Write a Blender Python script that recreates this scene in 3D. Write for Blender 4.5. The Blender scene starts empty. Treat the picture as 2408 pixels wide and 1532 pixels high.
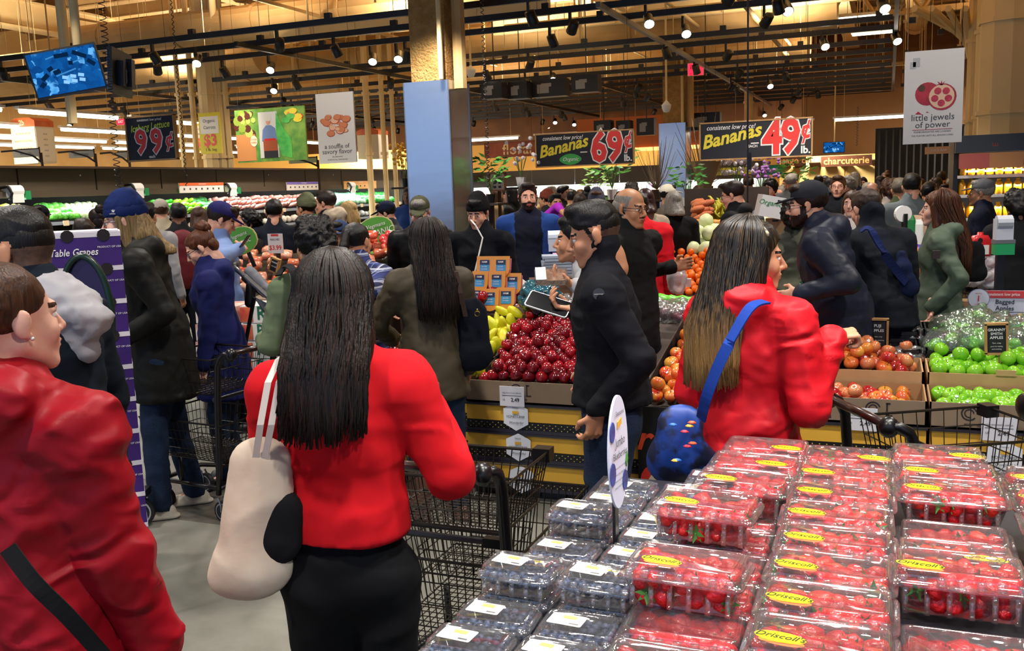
import bpy, math, random, colorsys
import numpy as np
from math import sin, cos, tan, radians as R, pi, sqrt, atan2
from mathutils import Vector as V, Matrix, Euler
random.seed(7)
sc = bpy.context.scene
C = sc.collection
# ------------------------------------------------------------------ camera
FPX = 2200.0; YAW = R(22); PIT = math.atan(326/2200); ROLL = R(2.0); CZ = 1.8
cam_d = bpy.data.cameras.new('camera'); cam = bpy.data.objects.new('camera', cam_d); C.objects.link(cam)
fw = V((-sin(YAW)*cos(PIT), cos(YAW)*cos(PIT), -sin(PIT)))
r0 = V((cos(YAW), sin(YAW), 0)); u0 = r0.cross(fw)
rt = r0*cos(ROLL) - u0*sin(ROLL); up = u0*cos(ROLL) + r0*sin(ROLL)
cam.matrix_world = Matrix(((rt.x, up.x, -fw.x, 0), (rt.y, up.y, -fw.y, 0), (rt.z, up.z, -fw.z, CZ), (0, 0, 0, 1)))
cam_d.sensor_fit = 'HORIZONTAL'; cam_d.sensor_width = 36; cam_d.lens = 36*FPX/2408
cam_d.clip_start = .05; cam_d.clip_end = 200
sc.camera = cam
fh = V((-sin(YAW), cos(YAW), 0))
# ------------------------------------------------------------------ world, colour, sampling
w = bpy.data.worlds.new('world'); sc.world = w; w.use_nodes = True
bg = w.node_tree.nodes['Background']; bg.inputs[0].default_value = (.42, .62, 1.0, 1); bg.inputs[1].default_value = .9
sc.view_settings.view_transform = 'Standard'; sc.view_settings.look = 'None'
sc.view_settings.exposure = 0.35; sc.view_settings.gamma = 1.0; sc.view_settings.use_curve_mapping = False
cy = sc.cycles
cy.max_bounces = 7; cy.diffuse_bounces = 3; cy.glossy_bounces = 3; cy.transmission_bounces = 3; cy.transparent_max_bounces = 28
cy.use_denoising = True; cy.use_adaptive_sampling = True; cy.adaptive_threshold = .02; cy.sample_clamp_indirect = 4
cy.caustics_reflective = False; cy.caustics_refractive = False
# ceiling track lighting (the store's own spots, mostly above the frame), plus added fills
LCOL = (1.0, .89, .76)
def spot(x, y, z, e, size=125, rad=.12, col=LCOL, aim=(0, 0, -1)):
    d = bpy.data.lights.new('track_or_fill_spot', 'SPOT'); d.energy = e; d.color = col
    d.spot_size = R(size); d.spot_blend = .6; d.shadow_soft_size = rad
    o = bpy.data.objects.new('track_or_fill_spot', d); o.location = (x, y, z)
    o.rotation_euler = V(aim).to_track_quat('-Z', 'Y').to_euler(); C.objects.link(o); return o
for gy in (.3, 3.2, 6.4, 10.0, 14.5, 20.0):
    for gx in (-7.5, -4.2, -1.2, 1.6) if gy < 8 else (-9.3, -5.2, -1.2):
        spot(gx + (gy*.37) % 1 - .5, gy, 4.05, 230 if gy < 8 else 330, col=(1.0, .93, .86))
for gx, gy in ((-9.6, 8.5), (-9.6, 12.5), (-9.6, 16.5), (-9.6, 21)):
    spot(gx, gy, 4.0, 160, 100, aim=(-.6, 0, -.8))
for gx, gy in ((-17, 12), (-20, 17), (-18, 22), (-17, 28), (-8, 27), (-2, 30), (4, 26)):  # fill lamps added to lift the far walls, not on any track
    spot(gx, gy, 3.3, 760, 170, .3, col=(1.0, .87, .68), aim=(0, .3, -.5))
for gx, gy in ((-15, 17), (-10.6, 13.6), (-7.7, 14.8), (-7.2, 18), (-7.0, 23), (-1.9, 14.6), (-1.9, 18.5), (-1.9, 24), (2.4, 15.4), (2.6, 20), (-14.6, 22), (-10.2, 23.8), (-18.5, 22), (-18, 15), (-10.4, 28)):   # added upward fill spots that brighten the ceiling, no fittings there
    spot(gx, gy, 4.5, 560, 160, .35, col=(1.0, .85, .64), aim=(0, 0, 1))
for gx, gy, e in ((-.1, 1.7, 260), (.5, 2.6, 230), (-.9, 2.9, 110)): spot(gx, gy, 4.05, e, 60, .16, col=(1, .96, .92))   # extra spots added above the frame to brighten the berry table
# ------------------------------------------------------------------ picking helpers
def ray(px, py): return fw*FPX + rt*(px-1204) - up*(py-766)
def at(px, py, D):
    d = ray(px, py); return V((0, 0, CZ)) + d*(D/d.dot(fh))
def onz(px, py, z):
    d = ray(px, py); return V((0, 0, CZ)) + d*((z-CZ)/d.z)
def ony(px, py, y):
    d = ray(px, py); return V((0, 0, CZ)) + d*(y/d.y)
def onx(px, py, x):
    d = ray(px, py); return V((0, 0, CZ)) + d*(x/d.x)
for px, py, D, e in ((1373, 350, 14, 110), (1775, 330, 12, 100), (357, 325, 12, 90), (2195, 228, 9.2, 110), (790, 300, 15, 120), (637, 320, 16, 150)):   # spots added in front of the hanging signs to brighten them
    q = at(px, py, D); s0 = V((q.x+.6, q.y-2.6, 4.1)); spot(*s0, e, 42, .08, aim=(q-s0).normalized())
# ------------------------------------------------------------------ materials
def lin(h):
    h = h.lstrip('#'); c = [int(h[i:i+2], 16)/255 for i in (0, 2, 4)]
    return tuple((x/12.92 if x <= .04045 else ((x+.055)/1.055)**2.4) for x in c) + (1,)
MC = {}
def nt(name):
    m = bpy.data.materials.new(name); m.use_nodes = True; t = m.node_tree; t.nodes.clear()
    out = t.nodes.new('ShaderNodeOutputMaterial'); return m, t, out
def L(t, a, b): t.links.new(a, b)
def pbr(hexc, rough=.6, metal=0, hex2=None, vs=8, bump=0, bs=60, spec=.5, stretch=(1, 1, 1), det=3, lo=.35, hi=.65, coat=0, rnd=0, wave=0, sheen=0, ridge=0, bd=.01):
    key = (hexc, rough, metal, hex2, vs, bump, bs, spec, stretch, det, lo, hi, coat, rnd, wave, sheen, ridge, bd)
    if key in MC: return MC[key]
    m, t, out = nt('mat_' + hexc.strip('#')); N = t.nodes
    b = N.new('ShaderNodeBsdfPrincipled'); L(t, b.outputs[0], out.inputs[0])
    b.inputs['Base Color'].default_value = lin(hexc); b.inputs['Roughness'].default_value = rough
    b.inputs['Metallic'].default_value = metal; b.inputs['Specular IOR Level'].default_value = spec
    if coat: b.inputs['Coat Weight'].default_value = coat; b.inputs['Coat Roughness'].default_value = .08
    if sheen: b.inputs['Sheen Weight'].default_value = sheen
    if hex2 or bump:
        tc = N.new('ShaderNodeTexCoord'); mp = N.new('ShaderNodeMapping'); mp.inputs['Scale'].default_value = stretch
        L(t, tc.outputs['Object'], mp.inputs[0]); src = mp.outputs[0]
        if rnd:
            oi = N.new('ShaderNodeObjectInfo'); va = N.new('ShaderNodeVectorMath'); va.operation = 'ADD'
            ml = N.new('ShaderNodeMath'); ml.operation = 'MULTIPLY'; ml.inputs[1].default_value = 50
            L(t, oi.outputs['Random'], ml.inputs[0]); L(t, src, va.inputs[0]); L(t, ml.outputs[0], va.inputs[1]); src = va.outputs[0]
    if hex2:
        n = N.new('ShaderNodeTexNoise'); n.inputs['Scale'].default_value = vs; n.inputs['Detail'].default_value = det
        L(t, src, n.inputs['Vector']); r = N.new('ShaderNodeValToRGB')
        r.color_ramp.elements[0].position = lo; r.color_ramp.elements[1].position = hi
        r.color_ramp.elements[0].color = lin(hexc); r.color_ramp.elements[1].color = lin(hex2)
        L(t, n.outputs[0], r.inputs[0]); L(t, r.outputs[0], b.inputs['Base Color'])
    if bump:
        n2 = N.new('ShaderNodeTexNoise'); n2.inputs['Scale'].default_value = bs; n2.inputs['Detail'].default_value = 3
        if ridge: n2.noise_type = 'RIDGED_MULTIFRACTAL'; n2.inputs['Distortion'].default_value = 1.2; n2.inputs['Roughness'].default_value = .45; n2.inputs['Detail'].default_value = 2
        L(t, src, n2.inputs['Vector']); bp = N.new('ShaderNodeBump'); bp.inputs['Strength'].default_value = bump
        bp.inputs['Distance'].default_value = bd
        L(t, n2.outputs[0], bp.inputs['Height']); L(t, bp.outputs[0], b.inputs['Normal'])
    MC[key] = m; return m
def emit(hexc, s=1.0):
    key = ('e', hexc, s)
    if key in MC: return MC[key]
    m, t, out = nt('glow_' + hexc.strip('#')); e = t.nodes.new('ShaderNodeEmission')
    e.inputs[0].default_value = lin(hexc); e.inputs[1].default_value = s; L(t, e.outputs[0], out.inputs[0]); MC[key] = m; return m
def film(hexc='#ffffff', refl=.12, rough=.06, white=.04, bump=0, bs=40):
    key = ('f', hexc, refl, rough, white, bump)
    if key in MC: return MC[key]
    m, t, out = nt('clear_plastic'); N = t.nodes
    tr = N.new('ShaderNodeBsdfTransparent'); tr.inputs[0].default_value = lin(hexc)
    gl = N.new('ShaderNodeBsdfGlossy'); gl.inputs['Roughness'].default_value = rough
    df = N.new('ShaderNodeBsdfDiffuse'); df.inputs[0].default_value = (.9, .92, .95, 1)
    lw = N.new('ShaderNodeLayerWeight'); lw.inputs[0].default_value = .35
    mr = N.new('ShaderNodeMapRange'); mr.inputs[3].default_value = refl; mr.inputs[4].default_value = .75
    L(t, lw.outputs['Facing'], mr.inputs[0])
    m1 = N.new('ShaderNodeMixShader'); m1.inputs[0].default_value = white; L(t, tr.outputs[0], m1.inputs[1]); L(t, df.outputs[0], m1.inputs[2])
    m2 = N.new('ShaderNodeMixShader'); L(t, mr.outputs[0], m2.inputs[0]); L(t, m1.outputs[0], m2.inputs[1]); L(t, gl.outputs[0], m2.inputs[2])
    if bump:
        tc = N.new('ShaderNodeTexCoord'); n2 = N.new('ShaderNodeTexNoise'); n2.inputs['Scale'].default_value = bs
        L(t, tc.outputs['Object'], n2.inputs['Vector']); bp = N.new('ShaderNodeBump'); bp.inputs['Strength'].default_value = bump; bp.inputs['Distance'].default_value = .02
        L(t, n2.outputs[0], bp.inputs['Height']); L(t, bp.outputs[0], gl.inputs['Normal']); L(t, bp.outputs[0], lw.inputs['Normal'])
    L(t, m2.outputs[0], out.inputs[0]); MC[key] = m; return m
# ------------------------------------------------------------------ object helpers
def tag(o, label=None, cat=None, group=None, kind=None):
    if label: o['label'] = label
    if cat: o['category'] = cat
    if group: o['group'] = group
    if kind: o['kind'] = kind
    return o
def thing(name, label, cat, loc=(0, 0, 0), rz=0, group=None):
    o = bpy.data.objects.new(name, None); C.objects.link(o); o.location = loc; o.rotation_euler = (0, 0, rz)
    return tag(o, label, cat, group)
def copy_tree(o, loc=None, rot=None, label=None, group=None, parent=None):
    c = o.copy(); C.objects.link(c)
    if parent: c.parent = parent
    if loc is not None: c.location = loc
    if rot is not None: c.rotation_euler = rot
    if label: c['label'] = label
    if group: c['group'] = group
    for ch in o.children: copy_tree(ch, parent=c)
    return c
def setmats(o, mats, n0=0):
    for i, m in enumerate(mats):
        o.material_slots[i].link = 'OBJECT'; o.material_slots[i].material = m
class MB:
    def __init__(s): s.v = []; s.f = []; s.m = []; s.mi = 0
    def add(s, vs, fs):
        n = len(s.v); s.v += [tuple(p) for p in vs]; s.f += [tuple(i+n for i in f) for f in fs]; s.m += [s.mi]*len(fs); return s
    def box(s, c, d, rz=0, rx=0, ry=0, M=None):
        M = M or (Matrix.Translation(c) @ Euler((rx, ry, rz)).to_matrix().to_4x4())
        x, y, z = d[0]/2, d[1]/2, d[2]/2
        vs = [M @ V((a*x, b*y, e*z)) for a, b, e in ((-1,-1,-1),(1,-1,-1),(1,1,-1),(-1,1,-1),(-1,-1,1),(1,-1,1),(1,1,1),(-1,1,1))]
        return s.add(vs, [(0,3,2,1),(4,5,6,7),(0,1,5,4),(1,2,6,5),(2,3,7,6),(3,0,4,7)])
    def rings(s, rs, caps=(1, 1), close=False):
        n = len(rs[0]); base = len(s.v); vs = [p for r in rs for p in r]; fs = []
        k = len(rs)
        for i in range(k if close else k-1):
            a = i*n; b = ((i+1) % k)*n
            for j in range(n): fs.append((a+j, a+(j+1) % n, b+(j+1) % n, b+j))
        if not close:
            if caps[0]: fs.append(tuple(range(n-1, -1, -1)))
            if caps[1]: fs.append(tuple((k-1)*n+j for j in range(n)))
        return s.add(vs, fs)
    def tube(s, pts, r, n=6, caps=(1, 1), close=False):
        pts = [V(p) for p in pts]; rs = []; k = len(pts)
        rr = r if isinstance(r, (list, tuple)) else [r]*k
        up_ = None
        for i, p in enumerate(pts):
            if close: d = pts[(i+1) % k]-pts[i-1]
            else: d = (pts[min(i+1, k-1)]-pts[max(i-1, 0)])
            d = d.normalized() if d.length > 1e-9 else V((0, 0, 1))
            if up_ is None: up_ = V((0, 0, 1)) if abs(d.z) < .9 else V((1, 0, 0))
            a = d.cross(up_); a = a.normalized() if a.length > 1e-6 else V((1, 0, 0)); b = a.cross(d); up_ = b
            rs.append([p + (a*cos(2*pi*j/n) + b*sin(2*pi*j/n))*rr[i] for j in range(n)])
        rs = [list(reversed(q)) for q in rs]
        return s.rings(rs, caps, close)
    def lathe(s, prof, n=12, c=(0, 0, 0), sq=1):
        rs = [[(c[0]+r*cos(2*pi*j/n), c[1]+r*sq*sin(2*pi*j/n), c[2]+z) for j in range(n)] for r, z in prof]
        return s.rings(rs)
    def disc(s, c, r, nrm, n=12):
        nrm = V(nrm).normalized(); a = nrm.orthogonal().normalized(); b = nrm.cross(a)
        return s.add([V(c)+(a*cos(2*pi*j/n)+b*sin(2*pi*j/n))*r for j in range(n)], [tuple(range(n))])
    def ball(s, c, r, n=8, m=6):
        r = r if isinstance(r, (tuple, list)) else (r, r, r); vs = [(c[0], c[1], c[2]-r[2])]; fs = []
        for i in range(1, m):
            t = -pi/2 + pi*i/m
            for j in range(n): vs.append((c[0]+r[0]*cos(t)*cos(2*pi*j/n), c[1]+r[1]*cos(t)*sin(2*pi*j/n), c[2]+r[2]*sin(t)))
        vs.append((c[0], c[1], c[2]+r[2])); e = len(vs)-1
        for j in range(n): fs.append((0, 1+(j+1) % n, 1+j)); fs.append((e, e-n+j, e-n+(j+1) % n))
        for i in range(m-2):
            for j in range(n): a = 1+i*n; fs.append((a+j, a+(j+1) % n, a+n+(j+1) % n, a+n+j))
        return s.add(vs, fs)
    def poly(s, pts, th=0, nrm=(0, -1, 0)):
        n = len(pts); nrm = V(nrm)
        if not th: return s.add(pts, [tuple(range(n))])
        back = [V(p)-nrm*th for p in pts]
        return s.add([V(p) for p in pts]+back, [tuple(range(n)), tuple(range(2*n-1, n-1, -1))]+[(i, n+i, n+(i+1) % n, (i+1) % n) for i in range(n)])
    def mesh(s, name, mats, smooth=False):
        me = bpy.data.meshes.new(name); me.from_pydata(s.v, [], s.f)
        for m in (mats if isinstance(mats, (list, tuple)) else [mats]): me.materials.append(m)
        if max(s.m, default=0): me.polygons.foreach_set('material_index', s.m)
        if smooth: me.polygons.foreach_set('use_smooth', [True]*len(s.f))
        return me
    def build(s, name, mats, parent=None, smooth=False, loc=None, rot=None):
        return put(name, s.mesh(name, mats, smooth), parent, loc, rot)
def put(name, me, parent=None, loc=None, rot=None):
    o = bpy.data.objects.new(name, me); C.objects.link(o)
    if parent: o.parent = parent
    if loc is not None: o.location = loc
    if rot is not None: o.rotation_euler = rot
    return o
def struct(name, mb, m, label=None):
    o = mb.build(name, m); o['kind'] = 'structure'
    if label: o['label'] = label
    return o
def rrect(w_, d_, r, z, n=3, cx=0, cy=0, ox=0, oy=0):
    pts = []
    for qx, qy, a0 in ((1, -1, -pi/2), (1, 1, 0), (-1, 1, pi/2), (-1, -1, pi)):
        for k in range(n+1):
            a = a0 + k*pi/2/n
            pts.append((cx+qx*(w_/2-r)+r*cos(a), cy+qy*(d_/2-r)+r*sin(a), z))
    return pts
TXT = {}
def text(body, size, m, parent, loc, rot=(pi/2, 0, 0), shear=0, bold=0, sx=1, align='CENTER', name='lettering', ext=.0008, res=2, space=1):
    key = (body, shear, bold, align, res, space)
    if key not in TXT:
        cu = bpy.data.curves.new('lettering', 'FONT'); cu.body = body; cu.size = 1; cu.align_x = align; cu.align_y = 'CENTER'
        cu.shear = shear; cu.offset = bold; cu.resolution_u = res; cu.extrude = .01; cu.space_character = space
        o = bpy.data.objects.new('lettering', cu); me = bpy.data.meshes.new_from_object(o)
        bpy.data.objects.remove(o); bpy.data.curves.remove(cu); TXT[key] = me
    me = TXT[key]
    mkey = (key, m.name)
    if mkey not in TXT:
        m2 = me.copy(); m2.materials.clear(); m2.materials.append(m); TXT[mkey] = m2
    o = put(name, TXT[mkey], parent, loc, rot); o.scale = (size*sx, size, size*.2); return o
# ------------------------------------------------------------------ implicit surfaces (for bodies, clothes, bags)
def rc(a, b, ra, rb=None, fl=None, k=None):
    return ('c', np.array(a, float), np.array(b, float), ra, ra if rb is None else rb, fl, k)
def el(c, r, rot=None, k=None):
    r = (r, r, r) if not isinstance(r, (tuple, list)) else r
    return ('e', np.array(c, float), np.array(r, float), None if rot is None else np.array(rot.to_matrix() if hasattr(rot, 'to_matrix') else rot), None, None, k)
def xf(prims, M):
    M3 = np.array(M.to_3x3()); T = np.array(M.translation); sc_ = abs(np.linalg.det(M3))**(1/3); R3 = M3/sc_; out = []
    for p in prims:
        if p[0] == 'c':
            fl = None if p[5] is None else (R3 @ np.array(p[5][0], float), p[5][1])
            out.append(('c', M3 @ p[1]+T, M3 @ p[2]+T, p[3]*sc_, p[4]*sc_, fl, p[6]))
        else:
            rr = R3 if p[3] is None else R3 @ p[3]
            out.append(('e', M3 @ p[1]+T, p[2]*sc_, rr, None, None, p[6]))
    return out
def field(prims, h, k=.02, cuts=(), pad=None):
    lo = np.full(3, 1e9); hi = -lo
    for p in prims:
        if p[0] == 'c':
            r = max(p[3], p[4])*1.0*(max(1, p[5][1]) if p[5] else 1); lo = np.minimum(lo, np.minimum(p[1], p[2])-r); hi = np.maximum(hi, np.maximum(p[1], p[2])+r)
        else: r = p[2].max(); lo = np.minimum(lo, p[1]-r); hi = np.maximum(hi, p[1]+r)
    lo -= 2.5*h+k; hi += 2.5*h+k
    n = np.maximum(4, np.ceil((hi-lo)/h).astype(int)+1)
    ax = [lo[i]+h*np.arange(n[i]) for i in range(3)]
    F = np.full(n, .5, np.float32)
    for p in prims:
        kk = p[6] if p[6] is not None else k
        if p[0] == 'c': r = max(p[3], p[4])*(max(1, p[5][1]) if p[5] else 1); a = np.minimum(p[1], p[2])-r; b = np.maximum(p[1], p[2])+r
        else: r = p[2].max(); a = p[1]-r; b = p[1]+r
        m_ = kk+2.5*h
        i0 = np.clip(np.floor((a-m_-lo)/h).astype(int), 0, n-1); i1 = np.clip(np.ceil((b+m_-lo)/h).astype(int)+1, 1, n)
        X = ax[0][i0[0]:i1[0]][:, None, None]; Y = ax[1][i0[1]:i1[1]][None, :, None]; Z = ax[2][i0[2]:i1[2]][None, None, :]
        if p[0] == 'c':
            A, B = p[1], p[2]; d = B-A; L2 = max(float(d @ d), 1e-12)
            qx, qy, qz = X-A[0], Y-A[1], Z-A[2]
            t = np.clip((qx*d[0]+qy*d[1]+qz*d[2])/L2, 0, 1)
            ox, oy, oz = qx-t*d[0], qy-t*d[1], qz-t*d[2]; q2 = ox*ox+oy*oy+oz*oz; f_ = 1
            if p[5]:
                nn, f_ = p[5]; nn = np.array(nn, float); dn = ox*nn[0]+oy*nn[1]+oz*nn[2]; q2 = q2+dn*dn*(1/f_**2-1)
            dd = (np.sqrt(q2)-(p[3]+(p[4]-p[3])*t))*min(1, f_)
        else:
            qx, qy, qz = X-p[1][0], Y-p[1][1], Z-p[1][2]
            if p[3] is not None:
                m = p[3].T; qx, qy, qz = m[0, 0]*qx+m[0, 1]*qy+m[0, 2]*qz, m[1, 0]*qx+m[1, 1]*qy+m[1, 2]*qz, m[2, 0]*qx+m[2, 1]*qy+m[2, 2]*qz
            r = p[2]; k0 = np.sqrt((qx/r[0])**2+(qy/r[1])**2+(qz/r[2])**2); k1 = np.sqrt((qx/r[0]**2)**2+(qy/r[1]**2)**2+(qz/r[2]**2)**2)+1e-9
            dd = k0*(k0-1)/k1
        S = F[i0[0]:i1[0], i0[1]:i1[1], i0[2]:i1[2]]
        if kk > 0:
            hh = np.maximum(kk-np.abs(S-dd), 0)/kk; S[...] = np.minimum(S, dd)-hh*hh*kk*.25
        else: S[...] = np.minimum(S, dd)
    for nn, dd in cuts:
        F = np.maximum(F, (ax[0][:, None, None]*nn[0]+ax[1][None, :, None]*nn[1]+ax[2][None, None, :]*nn[2]-dd).astype(np.float32))
    F[0] = F[-1] = .5; F[:, 0] = F[:, -1] = .5; F[:, :, 0] = F[:, :, -1] = .5
    return F, lo, h
def nets(F, lo, h):
    n = np.array(F.shape); cs = tuple(n-1); S = np.zeros(cs+(3,), np.float32); N = np.zeros(cs, np.int16); ins = F < 0; edges = []
    for a in range(3):
        s0 = [slice(None)]*3; s1 = [slice(None)]*3; s0[a] = slice(0, -1); s1[a] = slice(1, None)
        m = ins[tuple(s0)] != ins[tuple(s1)]; I = np.argwhere(m)
        if not len(I): return None
        f0 = F[tuple(I.T)]; J = I.copy(); J[:, a] += 1; f1 = F[tuple(J.T)]; t = f0/(f0-f1)
        P = I.astype(np.float32); P[:, a] += t; b, c = (a+1) % 3, (a+2) % 3
        for db in (0, 1):
            for dc in (0, 1):
                K = I.copy(); K[:, b] -= db; K[:, c] -= dc
                np.add.at(S, tuple(K.T), P); np.add.at(N, tuple(K.T), 1)
        edges.append((a, I, f0 < 0))
    cells = np.argwhere(N > 0); idx = np.full(cs, -1, np.int64); idx[tuple(cells.T)] = np.arange(len(cells))
    Vt = S[tuple(cells.T)]/N[tuple(cells.T)][:, None]*h+lo; Q = []
    for a, I, neg in edges:
        b, c = (a+1) % 3, (a+2) % 3; q = []
        for db, dc in ((0, 0), (1, 0), (1, 1), (0, 1)):
            K = I.copy(); K[:, b] -= db; K[:, c] -= dc; q.append(idx[tuple(K.T)])
        q = np.stack(q, 1); q[~neg] = q[~neg][:, ::-1]; Q.append(q)
    return Vt, np.concatenate(Q)
def vnoise(P):
    I = np.floor(P).astype(np.int64); f = P-I; f = f*f*(3-2*f)
    def hsh(x, y, z):
        n_ = (x*374761393+y*668265263+z*1274126177) & 0xffffffff; n_ = ((n_ ^ (n_ >> 13))*1274126177) & 0xffffffff
        return ((n_ ^ (n_ >> 16)) & 0xffff)/65535.0
    r = 0
    for a in (0, 1):
        for b in (0, 1):
            for c in (0, 1):
                wgt = (f[:, 0] if a else 1-f[:, 0])*(f[:, 1] if b else 1-f[:, 1])*(f[:, 2] if c else 1-f[:, 2])
                r = r+wgt*hsh(I[:, 0]+a, I[:, 1]+b, I[:, 2]+c)
    return r
def vnormals(Vt, Q):
    A = Vt[Q[:, 2]]-Vt[Q[:, 0]]; B = Vt[Q[:, 3]]-Vt[Q[:, 1]]; n = np.cross(A, B); N = np.zeros_like(Vt)
    for i in range(4): np.add.at(N, Q[:, i], n)
    return N/(np.linalg.norm(N, axis=1, keepdims=True)+1e-12)
def npmesh(name, Vt, Q, mats, mi=None, smooth=True):
    me = bpy.data.meshes.new(name); nq = len(Q); me.vertices.add(len(Vt)); me.vertices.foreach_set('co', Vt.astype(np.float32).ravel())
    me.loops.add(nq*4); me.loops.foreach_set('vertex_index', Q.astype(np.int32).ravel())
    me.polygons.add(nq); me.polygons.foreach_set('loop_start', np.arange(0, nq*4, 4, dtype=np.int32))
    if mi is not None: me.polygons.foreach_set('material_index', mi.astype(np.int32))
    me.polygons.foreach_set('use_smooth', np.full(nq, smooth))
    for m in mats: me.materials.append(m)
    me.update(calc_edges=True); return me
def solid(prims, h, k=.02, cuts=(), folds=None, seed=0, smooth_it=1):
    r = nets(*field(prims, h, k, cuts))
    Vt, Q = r
    if folds:
        N = vnormals(Vt, Q)
        for amp, freq in folds:
            fr = np.array(freq if isinstance(freq, (tuple, list)) else (freq,)*3, float)
            P = Vt*fr+seed*17.3; P = P+1.2*vnoise(P*.7+5)[:, None]
            Vt = Vt+N*(amp*(1-np.abs(2*vnoise(P)-1)*2))[:, None]
    return Vt, Q
def join(parts):
    Vs = []; Qs = []; n = 0
    for Vt, Q in parts: Vs.append(Vt); Qs.append(Q+n); n += len(Vt)
    return np.concatenate(Vs), np.concatenate(Qs)
# ================================================================== people
SK = {k: pbr(a, .5, hex2=b, vs=25, lo=.3, hi=.75, bump=.05, bs=220) for k, (a, b) in dict(pale=('#E6B49C', '#DCA08A'), fair=('#DDA588', '#CF9074'), tan=('#C98F6B', '#BB7F5C'), olive=('#B9825C', '#AA7350'), brown=('#7E5238', '#6F4630')).items()}
LIP = {k: pbr(v, .4) for k, v in dict(pale='#B9605A', fair='#B05A50', tan='#A4584A', olive='#96503F', brown='#6A3A30').items()}
EYEW = pbr('#E9E4DE', .25); 
def hairm(a, b, rough=.46): return pbr(a, rough, hex2=b, vs=14, stretch=(9, 9, .6), lo=.3, hi=.75, bump=.3, bs=26, spec=.3)
HB = hairm('#080605', '#15100E'); HDB = hairm('#140B07', '#2E1C13'); HBR = hairm('#2A180F', '#54341F'); HAU = hairm('#3A1D10', '#6A3A1E'); HGR = hairm('#6A655E', '#9A948A'); HBL = hairm('#A07C48', '#D2B47A'); HWH = hairm('#B8B2A8', '#DAD6CE'); HGB = hairm('#4A4238', '#7A7060')
def ombre(top, bot, z0, z1):
    m, t, out = nt('two_tone_hair'); N = t.nodes; b = N.new('ShaderNodeBsdfPrincipled'); L(t, b.outputs[0], out.inputs[0]); b.inputs['Roughness'].default_value = .4
    tc = N.new('ShaderNodeTexCoord'); sp = N.new('ShaderNodeSeparateXYZ'); L(t, tc.outputs['Object'], sp.inputs[0])
    mr = N.new('ShaderNodeMapRange'); mr.inputs[1].default_value = z0; mr.inputs[2].default_value = z1; L(t, sp.outputs[2], mr.inputs[0])
    mp = N.new('ShaderNodeMapping'); mp.inputs['Scale'].default_value = (60, 60, 2); L(t, tc.outputs['Object'], mp.inputs[0])
    n = N.new('ShaderNodeTexNoise'); n.inputs['Scale'].default_value = 2.0; L(t, mp.outputs[0], n.inputs['Vector'])
    ad = N.new('ShaderNodeMath'); ad.operation = 'ADD'; L(t, mr.outputs[0], ad.inputs[0]); sb = N.new('ShaderNodeMath'); sb.operation = 'MULTIPLY_ADD'; sb.inputs[1].default_value = .9; sb.inputs[2].default_value = -.45
    L(t, n.outputs[0], sb.inputs[0]); L(t, sb.outputs[0], ad.inputs[1]); r = N.new('ShaderNodeValToRGB')
    r.color_ramp.elements[0].color = lin(bot); r.color_ramp.elements[1].color = lin(top); L(t, ad.outputs[0], r.inputs[0]); L(t, r.outputs[0], b.inputs['Base Color']); return m
def cloth(a, b=None, rough=.85, bump=.6, bs=5, coat=0, sheen=0, det=3): return pbr(a, rough, hex2=b or a, vs=3, bump=min(1, bump*.9), bs=bs, coat=coat, sheen=sheen, spec=.2, stretch=(1, 1, 1.25), ridge=1, bd=.03)
BLACK = cloth('#0E0F12', '#17181B'); JEAN = cloth('#16243C', '#22344F', bs=160); DARKT = cloth('#12141A', '#1B1E26'); SHOEB = pbr('#0C0C0E', .5)
PID = [0]
def v3(*a): return np.array(a, float)
def hand(Wp, d, n, side, curl, k=1.0, thumb=.5, spread=.012):
    d = V(d).normalized(); n = V(n); n = (n-d*n.dot(d)).normalized(); s = d.cross(n)*side
    W_ = V(Wp); P = [rc(W_-d*.05, W_+d*.02*k, .026*k, .027*k, (np.array(n), .72)), rc(W_+d*.02*k+s*.012*k, W_+d*.075*k+s*.018*k, .028*k, .02*k, (np.array(n), .55)), rc(W_+d*.02*k-s*.012*k, W_+d*.07*k-s*.02*k, .026*k, .018*k, (np.array(n), .55))]
    for i, (off, ln) in enumerate(((.031, .9), (.0105, 1.0), (-.0105, .94), (-.030, .76))):
        p = W_+d*.082*k+s*off*k; a = R(12); dd = d
        for j, seg in enumerate((.038, .026, .02)):
            a += curl*(1.0, 1.1, .8)[j] + i*.03
            q = p+(d*cos(a)+n*sin(a)+s*off*spread*20)*seg*ln*k; P.append(rc(p, q, (.0095-.0009*j)*k, (.0087-.0009*j)*k, None, .004)); p = q
    p = W_+d*.022*k+s*.028*k; q = p+(d*.55+s*.65+n*.5).normalized()*.04*k; e = q+(d*.85+s*(.25-.5*thumb)+n*(.3+.6*thumb)).normalized()*.032*k
    P += [rc(p, q, .013*k, .0105*k, None, .008), rc(q, e, .0102*k, .0085*k, None, .006)]
    return P
def ik(S, T, L1, L2, pole):
    S, T, pole = V(S), V(T), V(pole); d = T-S; ln = d.length
    if ln > (L1+L2)*.995: T = S+d*((L1+L2)*.995/ln); d = T-S; ln = d.length
    a = (L1*L1-L2*L2+ln*ln)/(2*ln); hgt = sqrt(max(L1*L1-a*a, 0)); u = d.normalized(); pp = (pole-u*pole.dot(u)).normalized()
    return S+u*a+pp*hgt, T
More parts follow.
